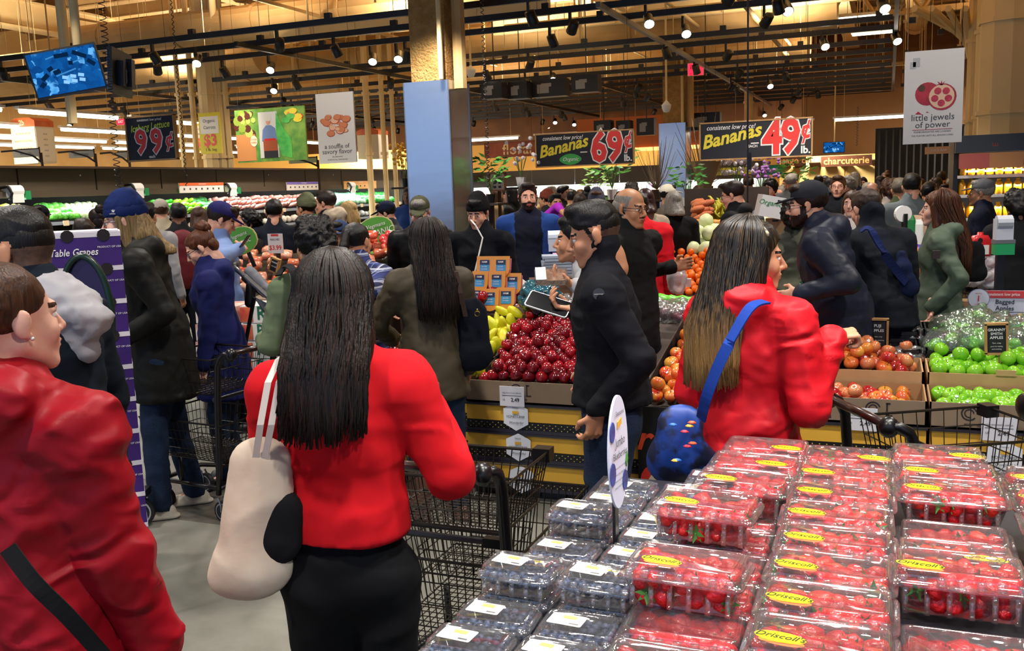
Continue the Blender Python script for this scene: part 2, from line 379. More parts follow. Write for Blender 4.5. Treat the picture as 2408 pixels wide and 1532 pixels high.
def person(label, px, ytop, D, rel, top=BLACK, bottom=DARKT, skin='fair', hair='short', hmat=HB, female=False, b=1.0, hem=.82, flare=1.0, lean=0, twist=0, hy=0, hp=0, ht=0,
           Lh=None, Rh=None, Lp=None, Rp=None, Lpose=None, Rpose=None, hands=(0, 0), sleeve=1.0, hood=0, collar=.05, beard=0, glasses=0, hat=None, hatm=None, hlen=.45, vox=None, hvox=None,
           folds=None, feet=None, shoes=SHOEB, category='person', group=None, topname='jacket', hl=None, hairw=1.0, strands=0, dx=0, cuff=None, earring=0, backpack=None, stand=True, beardm=None, split=None, must=0, hshift=0):
    b = 1+(b-1)*.5; sleeve = 1+(sleeve-1)*.6
    P0 = at(px, ytop, D); hh = P0.z; base = V((P0.x, P0.y, 0)); yaw = YAW+R(rel)+atan2(1204-px, 2200)
    if hat: hh -= .03
    k = hh/1.75 if stand else 1.0; PID[0] += 1; sd = PID[0]
    if lean: k = hh/(.95+.80*cos(R(lean)))
    if not hvox: hvox = .0045 if D < 4 else .006 if D < 7 else .009 if D < 11 else .014
    if not vox: vox = .011 if D < 4 else .015 if D < 7 else .022 if D < 11 else .032
    root = thing('person', label, category, base, yaw, group)
    iM = (Matrix.Translation(base) @ Matrix.Rotation(yaw, 4, 'Z')).inverted()
    sp = V((0, sin(R(lean)), cos(R(lean)))); pel = V((0, 0, .95*k))
    # keep the head over the requested point
    hoff = pel+sp*.62*k; shift = V((0, -hoff.y-.02, 0)); pel = pel+shift
    tw = Matrix.Rotation(R(twist), 3, 'Z'); sw = (.155 if female else .178)*k*b
    nk = pel+sp*.53*k; ch = pel+sp*.36*k; wa = pel+sp*.16*k
    sh = {s: pel+sp*.452*k+tw @ V((s*sw, 0, 0)) for s in (1, -1)}
    hd = nk+sp*.10*k+V((0, .02+.05*sin(R(lean)), .045))*k
    s_ = k*.98 if not female else k*.96
    H = Matrix.Translation(hd) @ Matrix.Rotation(R(hy), 4, 'Z') @ Matrix.Rotation(-R(hp), 4, 'X') @ Matrix.Rotation(R(ht), 4, 'Y') @ Matrix.Scale(s_*1.02, 4)
    wr = {}; elb = {}
    for s, T, pole, in ((1, Rh, Rp), (-1, Lh, Lp)):
        T = iM @ T if T is not None else sh[s]+V((s*.05, .05, -.52))*k
        pole = V(pole) if pole else V((s*.35, -1, -.25))
        elb[s], wr[s] = ik(sh[s], T, .285*k, .255*k, pole)
    # ---- body: one continuous skin
    fx = lambda fl: (v3(0, 1, 0), fl)
    hdp = [el((0, -.015, .035), (.075, .097, .083)), el((0, .03, -.02), (.061, .06, .085)), el((0, .04, -.072), (.046, .048, .04)), el((0, .076, -.1), .017),
           rc((.052, .0, -.05), (.018, .07, -.1), .02, .017), rc((-.052, .0, -.05), (-.018, .07, -.1), .02, .017),
           el((.036, .06, -.032), (.026, .026, .03)), el((-.036, .06, -.032), (.026, .026, .03)), rc((-.032, .079, .02), (.032, .079, .02), .012, None, None, .012),
           rc((0, .088, .012), (0, .112, -.03), .0075, .0115, None, .008), el((.011, .1, -.035), (.008, .01, .008), None, .005), el((-.011, .1, -.035), (.008, .01, .008), None, .005),
           el((0, .074, -.06), (.034, .024, .028)), el((0, .094, -.0585), (.023, .011, .0058), None, .003), el((0, .092, -.0695), (.02, .011, .0068), None, .003),
           rc((0, -.03, -.05), (0, -.045, -.15), .054, .052, None, .03)]
    for s in (1, -1):
        er = Euler((0, 0, s*R(-22)))
        hdp += [el((s*.078, -.012, -.004), (.007, .018, .031), er, .006), el((s*.0815, -.006, .004), (.007, .013, .021), er, .003), el((s*.076, .0, -.03), (.006, .009, .009), er, .004),
                el((s*.031, .0762, .0100), (.0165, .0125, .0062), None, .004), el((s*.031, .0755, -.0108), (.0155, .0118, .006), None, .004)]
    bp = xf(hdp, H)
    bp.append(rc(H @ V((0, -.04, -.1)), nk-sp*.04*k, .053*k*(1 if not female else .9), .054*k, None, .02))
    bp.append(rc(nk-sp*.085*k-tw @ V((sw*.7, 0, 0)), nk-sp*.085*k+tw @ V((sw*.7, 0, 0)), .04*k, None, None, .03))
    hV, hQ = solid(bp, hvox, .016)
    cen = hV[hQ].mean(1); Hi = np.array(H.inverted()); q = cen @ Hi[:3, :3].T+Hi[:3, 3]
    mi = np.zeros(len(hQ), int); x, y, z = np.abs(q[:, 0]), q[:, 1], q[:, 2]
    mi[(x < .0205) & (z < -.0555-.12*x) & (z > -.0755+.45*x) & (y > .084)] = 1
    mi[(x > .013) & (x < .047) & (z > .018) & (z < .0275-.06*(x-.03)) & (y > .05)] = 2
    if beard:
        bz = -.048 if beard == 2 else -.082
        mi[(((z < bz) & (z > -.13) & (y > -.005)) | ((z < .0) & (y > .0) & (y < .035) & (x > .04) & (z > -.13)) | ((z > -.052) & (z < -.043) & (x < .03) & (y > .085))) & (mi != 1)] = 2
    if must: mi[(x < .027) & (z > -.0525) & (z < -.0425) & (y > .085)] = 2
    if hair == 'fade' or hair == 'bald': mi[(z < .075) & (z > -.05) & (y < .02+.35*z) & ~((x > .0715) & (y > -.035) & (y < .02) & (z < .035))] = 5 if hair == 'bald' else 2
    if hair == 'fade': mi[(mi == 2) & (z < .012) & (y < .05)] = 5
    segs = [(hV, hQ, mi)]
    eye = solid([el(tuple(H @ V((s*.031, .0765, -.0005))), .0122*k) for s in (1, -1)], .0035, 0)
    ec = eye[0][eye[1]].mean(1) @ Hi[:3, :3].T+Hi[:3, 3]; emi = np.where((np.hypot(np.abs(ec[:, 0])-.031, ec[:, 2]) < .0058) & (ec[:, 1] > .076), 4, 3)
    if D < 9.5: segs.append((eye[0], eye[1], emi))
    bod = [rc(pel+V((0, 0, -.02)), ch, .12*k*b, .135*k*b, fx(.7), .08)]
    for s in (1, -1):
        bod += [rc(sh[s], elb[s], .045*k*b, .036*k, None, .03), rc(elb[s], wr[s], .034*k, .023*k, None, .01), rc(ch, sh[s], .09*k, .04*k)]
    if feet is None: feet = ((-.10, .03), (.10, -.03))
    ank = {s: V((f[0]*k, f[1]*k+shift.y*.85, .08)) for s, f in ((-1, feet[0]), (1, feet[1]))}
    kn = {s: (V((s*.09*k, shift.y, .9*k))+ank[s])*.5+V((0, .03, .02)) for s in (1, -1)}
    for s in (1, -1): bod += [rc((s*.09*k, pel.y, .88*k), kn[s], .075*k, .05*k, None, .05), rc(kn[s], ank[s], .045*k, .033*k, None, .03), rc(ank[s]+V((0, -.02, -.02)), ank[s]+V((0, .12, -.045)), .03, .025, None, .02)]
    bV, bQ = solid(bod, max(.018, vox*1.3), .03); segs.append((bV, bQ, np.zeros(len(bQ), int)))
    for s, hv, pose in ((1, hands[1], Rpose), (-1, hands[0], Lpose)):
        fd = (wr[s]-elb[s]).normalized(); d_, n_, cu, th = pose if pose else (None, None, .35, .4)
        W0 = wr[s]+fd*.015
        Mi3 = iM.to_3x3()
        d2 = Mi3 @ V(d_) if d_ else fd; n2 = Mi3 @ V(n_) if n_ else V((-s, .25, 0))
        if D > 9.5: hp_ = [rc(W0, W0+fd*.12, .035, .025)]
        else: hp_ = hand(W0, d2, n2, s, cu, k*(.93 if female else 1.0), th)
        hp_.append(rc(W0-fd*.09, W0, .03*k, .026*k, None, .02))
        a = solid(hp_, .0048 if hv else .009, .008 if hv else .012); segs.append((a[0], a[1], np.zeros(len(a[1]), int)))
    n = 0; VV = []; QQ = []; MM = []
    for a, q_, m_ in segs: VV.append(a); QQ.append(q_+n); MM.append(m_); n += len(a)
    put('body', npmesh('body', np.concatenate(VV), np.concatenate(QQ), [SK[skin], LIP[skin], beardm or (hmat[0] if isinstance(hmat, list) else hmat), EYEW, pbr('#2A1A10', .2), HGR if hair == 'bald' else pbr('#4A3428', .6, hex2='#5E4434', vs=60)], np.concatenate(MM)), root)
    fo = folds if folds is not None else ([(.006, (6, 6, 10)), (.0035, (15, 15, 30))] if D < 7 else [(.008, 8)])
    # ---- clothes
    T = []; w0 = (.145 if female else .155)*k*b; cz = 1.0
    hz = hem*k
    T += [rc(wa, ch, w0*(.92 if female else .98), w0*1.0, fx(.74), .05), rc(ch, pel+sp*.43*k, w0*.98, w0*.72, fx(.72), .05), rc(V((0, pel.y, hz-.03)), pel+V((0, 0, .05)), w0*1.14*flare*(1.08 if female else 1), w0*1.04, fx(.86), .06)]
    T += [rc(sh[1], sh[-1], .06*k, None, None, .06), rc(nk-sp*.05*k, nk+sp*.005, .082*k, .07*k, fx(.9), .05)]
    T += [rc(nk-sp*.03*k, sh[s], .055*k, .058*k, None, .05) for s in (1, -1)]
    if female: T += [el(tuple(ch+V((s*.055, .075, -.01))*k), .06*k, None, .06) for s in (1, -1)]
    for s in (1, -1):
        T += [rc(sh[s], elb[s], (.064 if not female else .058)*k*b*sleeve, .05*k*sleeve, None, .035), rc(elb[s], wr[s], .051*k*sleeve, (cuff or .042)*k*sleeve, None, .02)]
    cuts = [((0, 0, -1), -hz)]
    if collar > .01: T += [rc(nk+V((0, -.015, -.02)), nk+V((0, -.0, collar*1.2-.01)), .075*k, .073*k, None, .02)]
    if hood: T += [rc(nk+V((-.07*k, -.07*k, -.0)), nk+V((.07*k, -.07*k, -.0)), .06*hood*k, None, (v3(0, .5, .86), .8), .03), rc(nk+V((0, -.10*k, -.03)), nk+V((0, -.13*k, -.13*k)), .075*hood*k, .03*k, fx(.7), .04), rc(nk+V((-.085, -.0, -.02))*1, nk+V((-.03, .07, -.07)), .035*k, .025), rc(nk+V((.085, 0, -.02)), nk+V((.03, .07, -.07)), .035*k, .025)]
    tV, tQ = solid(T, vox, .02, cuts, fo, sd); tc_ = tV[tQ].mean(1); tmi = None
    if split: tmi = ((np.abs(tc_[:, 0]) > split[1]) | (tc_[:, 1] < split[2])).astype(int)
    put(topname, npmesh(topname, tV, tQ, [top]+([split[0]] if split else []), tmi), root)
    B = [rc((0, pel.y, .9*k), (0, pel.y, 1.0*k), .14*k*b, .13*k*b, fx(.78), .05)]
    for s in (1, -1): B += [rc((s*.085*k, pel.y, .86*k), kn[s], .098*k*b, .068*k, None, .04), rc(kn[s], ank[s]+V((0, 0, -.01)), .066*k, .058*k, None, .03)]
    tV, tQ = solid(B, vox*1.1, .02, [((0, 0, -1), -.055), ((0, 0, 1), max(hz+.12, .98*k))], [(.006, (8, 8, 9))], sd+3); put('trousers', npmesh('trousers', tV, tQ, [bottom]), root)
    for s in (1, -1):
        a = ank[s]; tV, tQ = solid([rc((a.x, a.y-.04, .04), (a.x, a.y+.13, .03), .042, .036, (v3(0, 0, 1), .9), .02), rc((a.x, a.y-.02, .05), (a.x, a.y, .09), .04, .036), rc((a.x, a.y-.06, .012), (a.x, a.y+.16, .012), .045, .04, (v3(0, 0, 1), .35))], .01 if D < 6.5 else .02, .015, [((0, 0, -1), 0)])
        put('shoe', npmesh('shoe', tV, tQ, [shoes]), root)
    # ---- hair
    hx = max(hvox*1.1, .006); hs = hairw
    if hair and hair not in ('bald', 'none'):
        lowc = {'short': -.055, 'fade': .03, 'curly': -.07, 'bun': -.05, 'long': -.12, 'pony': -.05, 'bob': -.1}[hair]
        cr = [el((0, -.022, .042), (.083*hs, .103*hs, .087*hs))]
        if hair == 'fade': cr = [el((0, -.008, .058), (.074, .1, .082)), el((0, .05, .115), (.05, .045, .025), None, .02)]
        if hair == 'short': cr += [el((0, .04, .1), (.06, .05, .03), None, .02)]
        if hair == 'curly': cr = [el((0, -.03, .045), (.098, .11, .095)), el((.03, -.06, .1), .05, None, .02), el((-.035, .0, .11), .045, None, .02), el((0, -.1, .0), .06, None, .02)]
        if hair in ('bun', 'pony'): cr = [el((0, -.022, .04), (.081, .101, .084))]
        # hairline cut in head frame
        hl_ = hl if hl is not None else .02
        nn = V((0, .76, -.65)); Hr = H.to_3x3(); ns = (Hr @ nn); sc2 = ns.length; ns.normalize(); dd = ns.dot(H @ V((0, 0, 0)))+hl_*sc2
        n2 = (Hr @ V((0, 0, -1))).normalized(); d2 = n2.dot(H @ V((0, 0, lowc)))
        hcuts = [(tuple(ns), dd), (tuple(n2), d2)]
        fo2 = [(.003, (26, 26, 26))] if hair != 'curly' else [(.012, 30), (.006, 60)]
        if hair in ('long', 'bob'): fo2 = [(.0035, (38, 38, 4))]
        parts = [solid(xf(cr, H), hx, .012, hcuts, fo2, sd)]
        if hair == 'bun':
            parts.append(solid(xf([el((0, -.09, .115), (.045, .042, .04)), el((.02, -.11, .09), .025), el((-.025, -.105, .1), .022)], H), hx, .01, (), [(.006, 40)], sd))
            parts.append(solid(xf([el((0, -.075, -.01), (.066, .045, .06))], H), hx, .01, (), [(.004, 35)], sd))
        if hair == 'pony': parts.append(solid(xf([rc((0, -.11, .06), (0, -.15, -.02), .025, .03), rc((0, -.15, -.02), (0, -.14, -.2), .03, .012)], H), hx, .01, (), [(.003, (40, 40, 6))], sd))
        if hair in ('long', 'bob'):
            bk = H @ V((0, -.05, -.0)); dn = V((0, -.08, -1)).normalized() if lean < 10 else V((0, .1, -1)).normalized(); ln = hlen*k if hair == 'long' else .12
            A = bk; Bm = H @ V((0, -.075, -.09)); E = Bm+dn*(ln-.09)+V((hshift, 0, 0))
            E.y = min(E.y, pel.y+sp.y*.3*k-.105*k*b-.02) if lean < 10 else E.y
            lp = [rc(H @ V((0, -.035, .03)), Bm, .0835*k*hs, .08*k*hs, fx(.95), .03), rc(Bm, E, .085*k*hs, (.075 if strands else .06)*k*hs, fx(.5), .03)]
            if not strands or True:
                for s in (1, -1): lp.append(rc(H @ V((s*.058, .015, .02)), H @ V((s*.072, -.0, -.13)), .028*hs, .026, None, .02))
            ez = E.z-.0
            parts.append(solid(lp, hx*1.2, .02, [((0, 0, -1), -ez)], [(.005, (34, 34, 3)), (.002, (80, 80, 5))], sd))
        hmats = [hmat] if not isinstance(hmat, (list, tuple)) else list(hmat)
        hv_, hq_ = join(parts); put('hair', npmesh('hair', hv_, hq_, hmats[:1]), root)
        if strands:
            mb = MB(); rnd = random.Random(sd)
            for i in range(strands):
                ph = rnd.uniform(-2.75, 2.75); ph = -pi/2+ph*.92; pts = []; rads = []
                st = rnd.uniform(.15, .6); pole = H @ V((rnd.uniform(-.006, .006), rnd.uniform(-.03, .06), .128))
                endz = E.z+rnd.uniform(-.025, .045)-.02*abs(sin(ph)); jit = rnd.uniform(.94, 1.1)
                for j in range(11):
                    t = j/10
                    if t < .45:
                        a = t/.45*1.75; rr = sin(min(a, 1.57)); p = H @ V((cos(ph)*.086*hs*rr*jit, -.022+sin(ph)*.107*hs*rr*jit, .042+.09*hs*cos(a)*jit))
                        last = p
                    else:
                        u = (t-.45)/.55; cx = E.x; tx = last.x+(cos(ph)*.095*k*hs+cx-last.x)*u*.9
                        ty = last.y+((E.y+sin(ph)*.05*k*hs-.01)-last.y)*min(1, u*1.6)
                        p = V((tx+.006*sin(9*u+i), ty, last.z+(endz-last.z)*u))
                    pts.append(p); rads.append(.0042*k*(1 if t < .8 else 1-(t-.8)*3.6)*rnd.uniform(.7, 1.2)+.0004)
                if sin(ph) > .35 and True:   # keep the face free
                    continue
                mb.mi = i % len(hmats); mb.tube(pts, rads, 4)
            mb.build('hair_strands', hmats, root, True)
    elif hair == 'bald':
        v_, q_ = solid(xf([el((0, -.03, .012), (.0785, .096, .06))], H), hx, .01, [((H.to_3x3() @ V((0, .9, .43))).normalized()[:], (H.to_3x3() @ V((0, .9, .43))).normalized().dot(H @ V((0, -.008, 0)))), ((H.to_3x3() @ V((0, 0, 1))).normalized()[:], (H.to_3x3() @ V((0, 0, 1))).normalized().dot(H @ V((0, 0, .05)))), ((H.to_3x3() @ V((0, 0, -1))).normalized()[:], (H.to_3x3() @ V((0, 0, -1))).normalized().dot(H @ V((0, 0, -.06))))])
        put('hair', npmesh('hair', v_, q_, [HGR]), root)
    if hat:
        hm_ = hatm or BLACK
        Hr = H.to_3x3()
        def cutp(nv, pt): nv = (Hr @ V(nv)).normalized(); return (tuple(nv), nv.dot(H @ V(pt)))
        if hat == 'beanie':
            v_, q_ = solid(xf([el((0, -.02, .06), (.088, .108, .098)), el((0, -.03, .13), (.05, .06, .04), None, .03)], H), hx, .01, [cutp((0, .1, -1), (0, 0, .05))], [(.002, (60, 60, 6))], sd)
            put('beanie', npmesh('beanie', v_, q_, [hm_]), root)
            v_, q_ = solid(xf([el((0, -.02, .045), (.093, .113, .085))], H), hx, .01, [cutp((0, .1, -1), (0, 0, .025)), cutp((0, -.1, 1), (0, 0, .085))])
            put('cuff', npmesh('cuff', v_, q_, [hm_]), root)
        elif hat in ('cap', 'bucket', 'backcap'):
            fl = -1 if hat == 'backcap' else 1
            v_, q_ = solid(xf([el((0, -.02, .055), (.086, .106, .088))], H), hx, .01, [cutp((0, .12, -1), (0, 0, .04))])
            put('cap_crown', npmesh('cap_crown', v_, q_, [hm_]), root)
            if hat == 'bucket': pr = [el((0, -.01, .03), (.14, .155, .012))]
            else: pr = [el((0, .095*fl, .045), (.068, .085, .008), Euler((-.18*fl, 0, 0)))]
            v_, q_ = solid(xf(pr, H), min(hx, .008), .005, () if hat == 'bucket' else [cutp((0, -1*fl, 0), (0, .055*fl, 0))]); put('brim', npmesh('brim', v_, q_, [hm_]), root)
            if D < 10:
                mb = MB(); mb.ball(H @ V((0, -.02, .143)), .006, 6, 4); mb.build('cap_button', hm_, root, True)
    if glasses:
        mb = MB()
        for s in (1, -1):
            mb.tube([H @ V((s*.031+.021*cos(t), .1-.006*abs(cos(t)), .002+.016*sin(t))) for t in np.linspace(0, 2*pi, 13)[:-1]], .0016, 4, close=True)
            mb.tube([H @ V((s*.052, .096, .006)), H @ V((s*.074, .06, .008)), H @ V((s*.08, -.005, .006))], .0018, 4)
        mb.tube([H @ V((-.01, .103, .004)), H @ V((.01, .103, .004))], .0016, 4)
        mb.build('glasses', pbr('#1A1512', .3) if glasses == 1 else pbr('#7C8088', .25, 1), root)
    if earring:
        [MB().ball(H @ V((s*.083, .004, -.036)), .0045, 8, 6).build('earring', pbr('#E8E4D8', .15, .6), root, True) for s in (1, -1)]
    info = dict(root=root, H=H, W=Matrix.Translation(base) @ Matrix.Rotation(yaw, 4, 'Z'), sh=sh, wr=wr, el=elb, pel=pel, nk=nk, ch=ch, k=k, sp=sp)
    if backpack:
        pr = [rc(ch+V((0, -.20, .05)), pel+V((0, -.19, .08)), .13, .14, (v3(0, 1, 0), .55))]
        v_, q_ = solid(pr, max(vox, .014), .02, (), [(.005, 12)], sd); put('backpack', npmesh('backpack', v_, q_, [backpack]), root)
        mb = MB()
        for s in (1, -1): mb.tube([ch+V((s*.08, -.13, -.12)), ch+V((s*.1, -.1, .1)), ch+V((s*.1, .0, .155)), ch+V((s*.1, .1, .08)), ch+V((s*.11, .1, -.1))], .016, 6)
        mb.build('backpack_strap', backpack, root)
    return info
def strap(info, pts, wd, th, m, name='shoulder_strap', loc=False):
    """flat ribbon through local points"""
    iM = info['W'].inverted(); mb = MB(); P = [V(p) if loc else iM @ V(p) for p in pts]
    # resample (Catmull-Rom)
    Q = []
    for i in range(len(P)-1):
        a, b_, c, d = P[max(i-1, 0)], P[i], P[i+1], P[min(i+2, len(P)-1)]
        for t in np.linspace(0, 1, 7)[:-1]: Q.append(.5*((2*b_)+(c-a)*t+(2*a-5*b_+4*c-d)*t*t+(3*b_-a-3*c+d)*t**3))
    Q.append(P[-1]); rs = []
    cen = V((0, info['pel'].y, 0))
    for i, p in enumerate(Q):
        d = (Q[min(i+1, len(Q)-1)]-Q[max(i-1, 0)]).normalized(); o = V((p.x, p.y-cen.y, 0)); o = o.normalized() if o.length > .02 else V((0, -1, 0))
        if p.z > info['nk'].z-.1*info['k']: o = (o*.4+V((0, 0, 1))).normalized()
        s = d.cross(o).normalized(); n = s.cross(d)
        rs.append([p-s*wd/2, p+s*wd/2, p+s*wd/2+n*th, p-s*wd/2+n*th])
    mb.rings(rs); return mb.build(name, m, info['root'])
# ================================================================== setting
TAN = pbr('#CDAA74', .6, hex2='#B4905C', vs=1.2, spec=.2); TAN2 = pbr('#AA8A5A', .7, hex2='#806440', vs=2, spec=.2); TAN3 = pbr('#E0C692', .55, spec=.2); DKBR = pbr('#3A2512', .8)
BLK = pbr('#0D0D0E', .45); BLKM = pbr('#16130F', .35, .3); WHT = pbr('#E6E3DD', .5); STEEL = pbr('#9A9C9E', .28, .9); GRY = pbr('#6B6C6E', .5)
def floor_mat():
    m, t, out = nt('polished_concrete'); N = t.nodes; b = N.new('ShaderNodeBsdfPrincipled'); L(t, b.outputs[0], out.inputs[0])
    tc = N.new('ShaderNodeTexCoord'); n = N.new('ShaderNodeTexNoise'); n.inputs['Scale'].default_value = 1.3; n.inputs['Detail'].default_value = 8; n.inputs['Roughness'].default_value = .65
    L(t, tc.outputs['Object'], n.inputs['Vector']); r = N.new('ShaderNodeValToRGB'); r.color_ramp.elements[0].position = .3; r.color_ramp.elements[1].position = .7
    r.color_ramp.elements[0].color = lin('#64635A'); r.color_ramp.elements[1].color = lin('#8E8D83'); L(t, n.outputs[0], r.inputs[0]); L(t, r.outputs[0], b.inputs['Base Color'])
    b.inputs['Roughness'].default_value = .32; b.inputs['Specular IOR Level'].default_value = .35
    n2 = N.new('ShaderNodeTexNoise'); n2.inputs['Scale'].default_value = 9; L(t, tc.outputs['Object'], n2.inputs['Vector']); bp = N.new('ShaderNodeBump'); bp.inputs['Strength'].default_value = .06
    L(t, n2.outputs[0], bp.inputs['Height']); L(t, bp.outputs[0], b.inputs['Normal']); return m
m = MB(); m.box((-8, 14, -.06), (44, 48, .12)); FL = struct('floor', m, floor_mat(), 'polished grey concrete floor with darker stained bays')
dk = pbr('#55524C', .35, hex2='#6E6A62', vs=14, det=6)
for (a, b_, c, d) in ((-3.9, 1.2, -2.25, 2.75), (-9.8, 3.0, -5.2, 4.4), (-4.6, 4.0, -2.4, 4.55)):
    m = MB(); m.box(((a+c)/2, (b_+d)/2, .0008), (c-a, d-b_, .0016)); m.build('dark_floor_bay', dk, FL)
m = MB(); m.box((-8, 14, 7.1), (44, 48, .2)); CE = struct('ceiling', m, TAN2, 'warm tan painted open ceiling with exposed services')
m = MB(); m.box((-25, 15, 3.5), (.2, 46, 7.2)); WL = struct('wall_left', m, pbr('#E0B878', .7, hex2='#D2A868', vs=1.5))
m = MB(); m.box((-8, 34.5, 3.5), (44, .2, 7.2)); struct('wall_back', m, pbr('#8A5A2C', .7, hex2='#6E4420', vs=1))
m = MB(); m.box((9, 17, 3.5), (.2, 44, 7.2)); struct('wall_right', m, pbr('#D8B070', .7))
# low buff partition in front of the back wall at left, with the dark header under it
m = MB(); m.box((-13, 29, 1.6), (20, .2, 3.2)); struct('wall_partition', m, pbr('#DCA850', .7), 'buff partition wall behind the flower counters')
# joists, beams
def part(name, mb, m, p, smooth=False): return mb.build(name, m, p, smooth)
for i in range(16):
    y = 11.5+i*1.45; m = MB(); m.box((-8, y, 6.82), (32, .14, .38)); m.box((-8, y, 6.62), (32, .3, .03)); part('joist', m, TAN, CE)
for x in (-19.5, -13.2, -6.6, -1.2, 4.2):
    m = MB(); m.box((x, 22, 6.3), (.14, 24, .62)); m.box((x, 22, 5.98), (.42, 24, .05)); m.box((x, 22, 6.6), (.42, 24, .05)); part('girder', m, TAN3, CE)
# truss beams seen over the right side
for y0 in (13.5, 17.5, 22):
    m = MB(); m.box((1.5, y0, 5.9), (8, .12, .12)); m.box((1.5, y0, 5.15), (8, .12, .12))
    for i in range(9): m.tube([(-2.2+i*.92, y0, 5.15), (-1.74+i*.92, y0, 5.9), (-1.28+i*.92, y0, 5.15)], .05, 4)
    part('truss', m, TAN, CE)
# cross beams low (painted box beams)
for (x0, x1, y, z, hh) in ((-9.9, -4.9, 14.1, 4.55, .3), (-4.3, 0.2, 13.2, 5.0, .34), (-16, -9.9, 16.2, 5.0, .28), (-8, 0, 19.4, 5.2, .3), (-20, -8, 22.4, 5.2, .3)):
    m = MB(); m.box(((x0+x1)/2, y, z), (x1-x0, .16, hh))
    for k in range(int((x1-x0)/1.1)): m.box((x0+1.1*k+.5, y-.09, z), (.03, .02, hh))
    part('box_beam', m, TAN3, CE)
rnd = random.Random(4)
ducts = [((-19, 20, 5.05), (-1, 20, 5.05), .4), ((-12, 12, 6.0), (-12, 33, 6.0), .38), ((-4.8, 12, 6.0), (-4.8, 32, 6.0), .36), ((-20, 26, 5.1), (-2, 26, 5.1), .35), ((-16, 15.5, 5.1), (-6.5, 15.5, 5.1), .33), ((-22, 18, 5.0), (-13, 18, 5.0), .5), ((.6, 12, 6.0), (.6, 30, 6.0), .3)]
for i, (a, b_, r) in enumerate(ducts):
    m = MB(); a = V(a); b_ = V(b_); m.tube([a, b_], r, 16)
    n_ = int((b_-a).length/1.6)
    for k in range(n_): p = a+(b_-a)*(k+.5)/n_; q = (b_-a).normalized()*.03; m.tube([p-q, p+q], r+.025, 16)
    tag(m.build('ventilation_duct', TAN, smooth=False), 'round tan painted ventilation duct under the ceiling, '+['crossing behind the steel column', 'running away above the vegetable case', 'running away behind the banana signs', 'crossing far at the back', 'short one crossing above the farm banner', 'fat one crossing above the aisle markers', 'running away at the right'][i], 'duct', 'round ducts under the ceiling')
for (x, y, z, dx_, dy_) in ((-8.6, 19.5, 6.0, 1.0, 8), (-2.8, 21, 6.0, .9, 12), (-16.8, 25, 6.0, 1.0, 8)):
    m = MB(); m.box((x, y, z), (dx_, dy_, .5))
    for k in range(int(dy_/1.2)): m.box((x, y-dy_/2+1.2*k+.3, z), (dx_+.06, .06, .56))
    tag(m.build('rectangular_duct', TAN), 'rectangular tan painted air duct under the ceiling', 'duct', 'rectangular ducts under the ceiling')
for i in range(46):
    al = rnd.random() < .55; z = rnd.uniform(4.75, 6.4); r = rnd.choice((.025, .035, .05, .07)); mm = rnd.choice((TAN, TAN3, TAN2))
    m = MB()
    if al: y = rnd.uniform(12, 33); x0 = rnd.uniform(-22, -5); x1 = x0+rnd.uniform(5, 14); pts = [(x0, y, z), (min(x1, 6), y, z)]
    else: x = rnd.uniform(-20, 5); y0 = rnd.uniform(11, 20); pts = [(x, y0, z), (x, y0+rnd.uniform(5, 14), z)]
    if i % 3 == 0: pts += [(pts[1][0]+.12, pts[1][1], z+.12), (pts[1][0]+.12, pts[1][1], 6.9)]
    m.tube(pts, r, 6); part('pipe', m, mm, CE, True)
for i in range(150):
    y = rnd.uniform(12.5, 31); x = rnd.uniform(-20, 3.5); z0 = rnd.choice((4.25, 4.3, 4.8, 5.2, 5.5)); m = MB(); r = rnd.choice((.008, .012, .022))
    m.tube([(x, y, z0), (x, y, 6.9)], r, 4)
    if i % 5 == 0: m.box((x, y, z0), (.12, .05, .04))
    part('hanger_rod', m, rnd.choice((TAN3, TAN)), CE)
# tall tan service risers
for i, (px, D, r) in enumerate(((437, 20, .05), (468, 20, .06), (505, 20, .2), (528, 20, .12), (545, 20, .07), (872, 21, .07), (908, 21, .055), (931, 21, .05), (185, 13.5, .07), (2285, 16, .14), (2318, 15, .22), (2360, 14, .4), (2395, 14, .3), (1760, 27, .12))):
    p = at(px, 430, D); m = MB(); zlo = 2.9 if px == 185 else 0
    m.tube([(p.x, p.y, zlo), (p.x, p.y, 7)], r, 10); 
    if zlo == 0:
        for z in (2.6, 3.9, 5.2): m.tube([(p.x, p.y, z), (p.x, p.y, z+.06)], r+.03, 10)
    o = m.build('service_riser', TAN3, smooth=False); tag(o, 'tall tan painted vertical pipe rising to the ceiling', 'pipe', 'tall tan risers', 'structure')
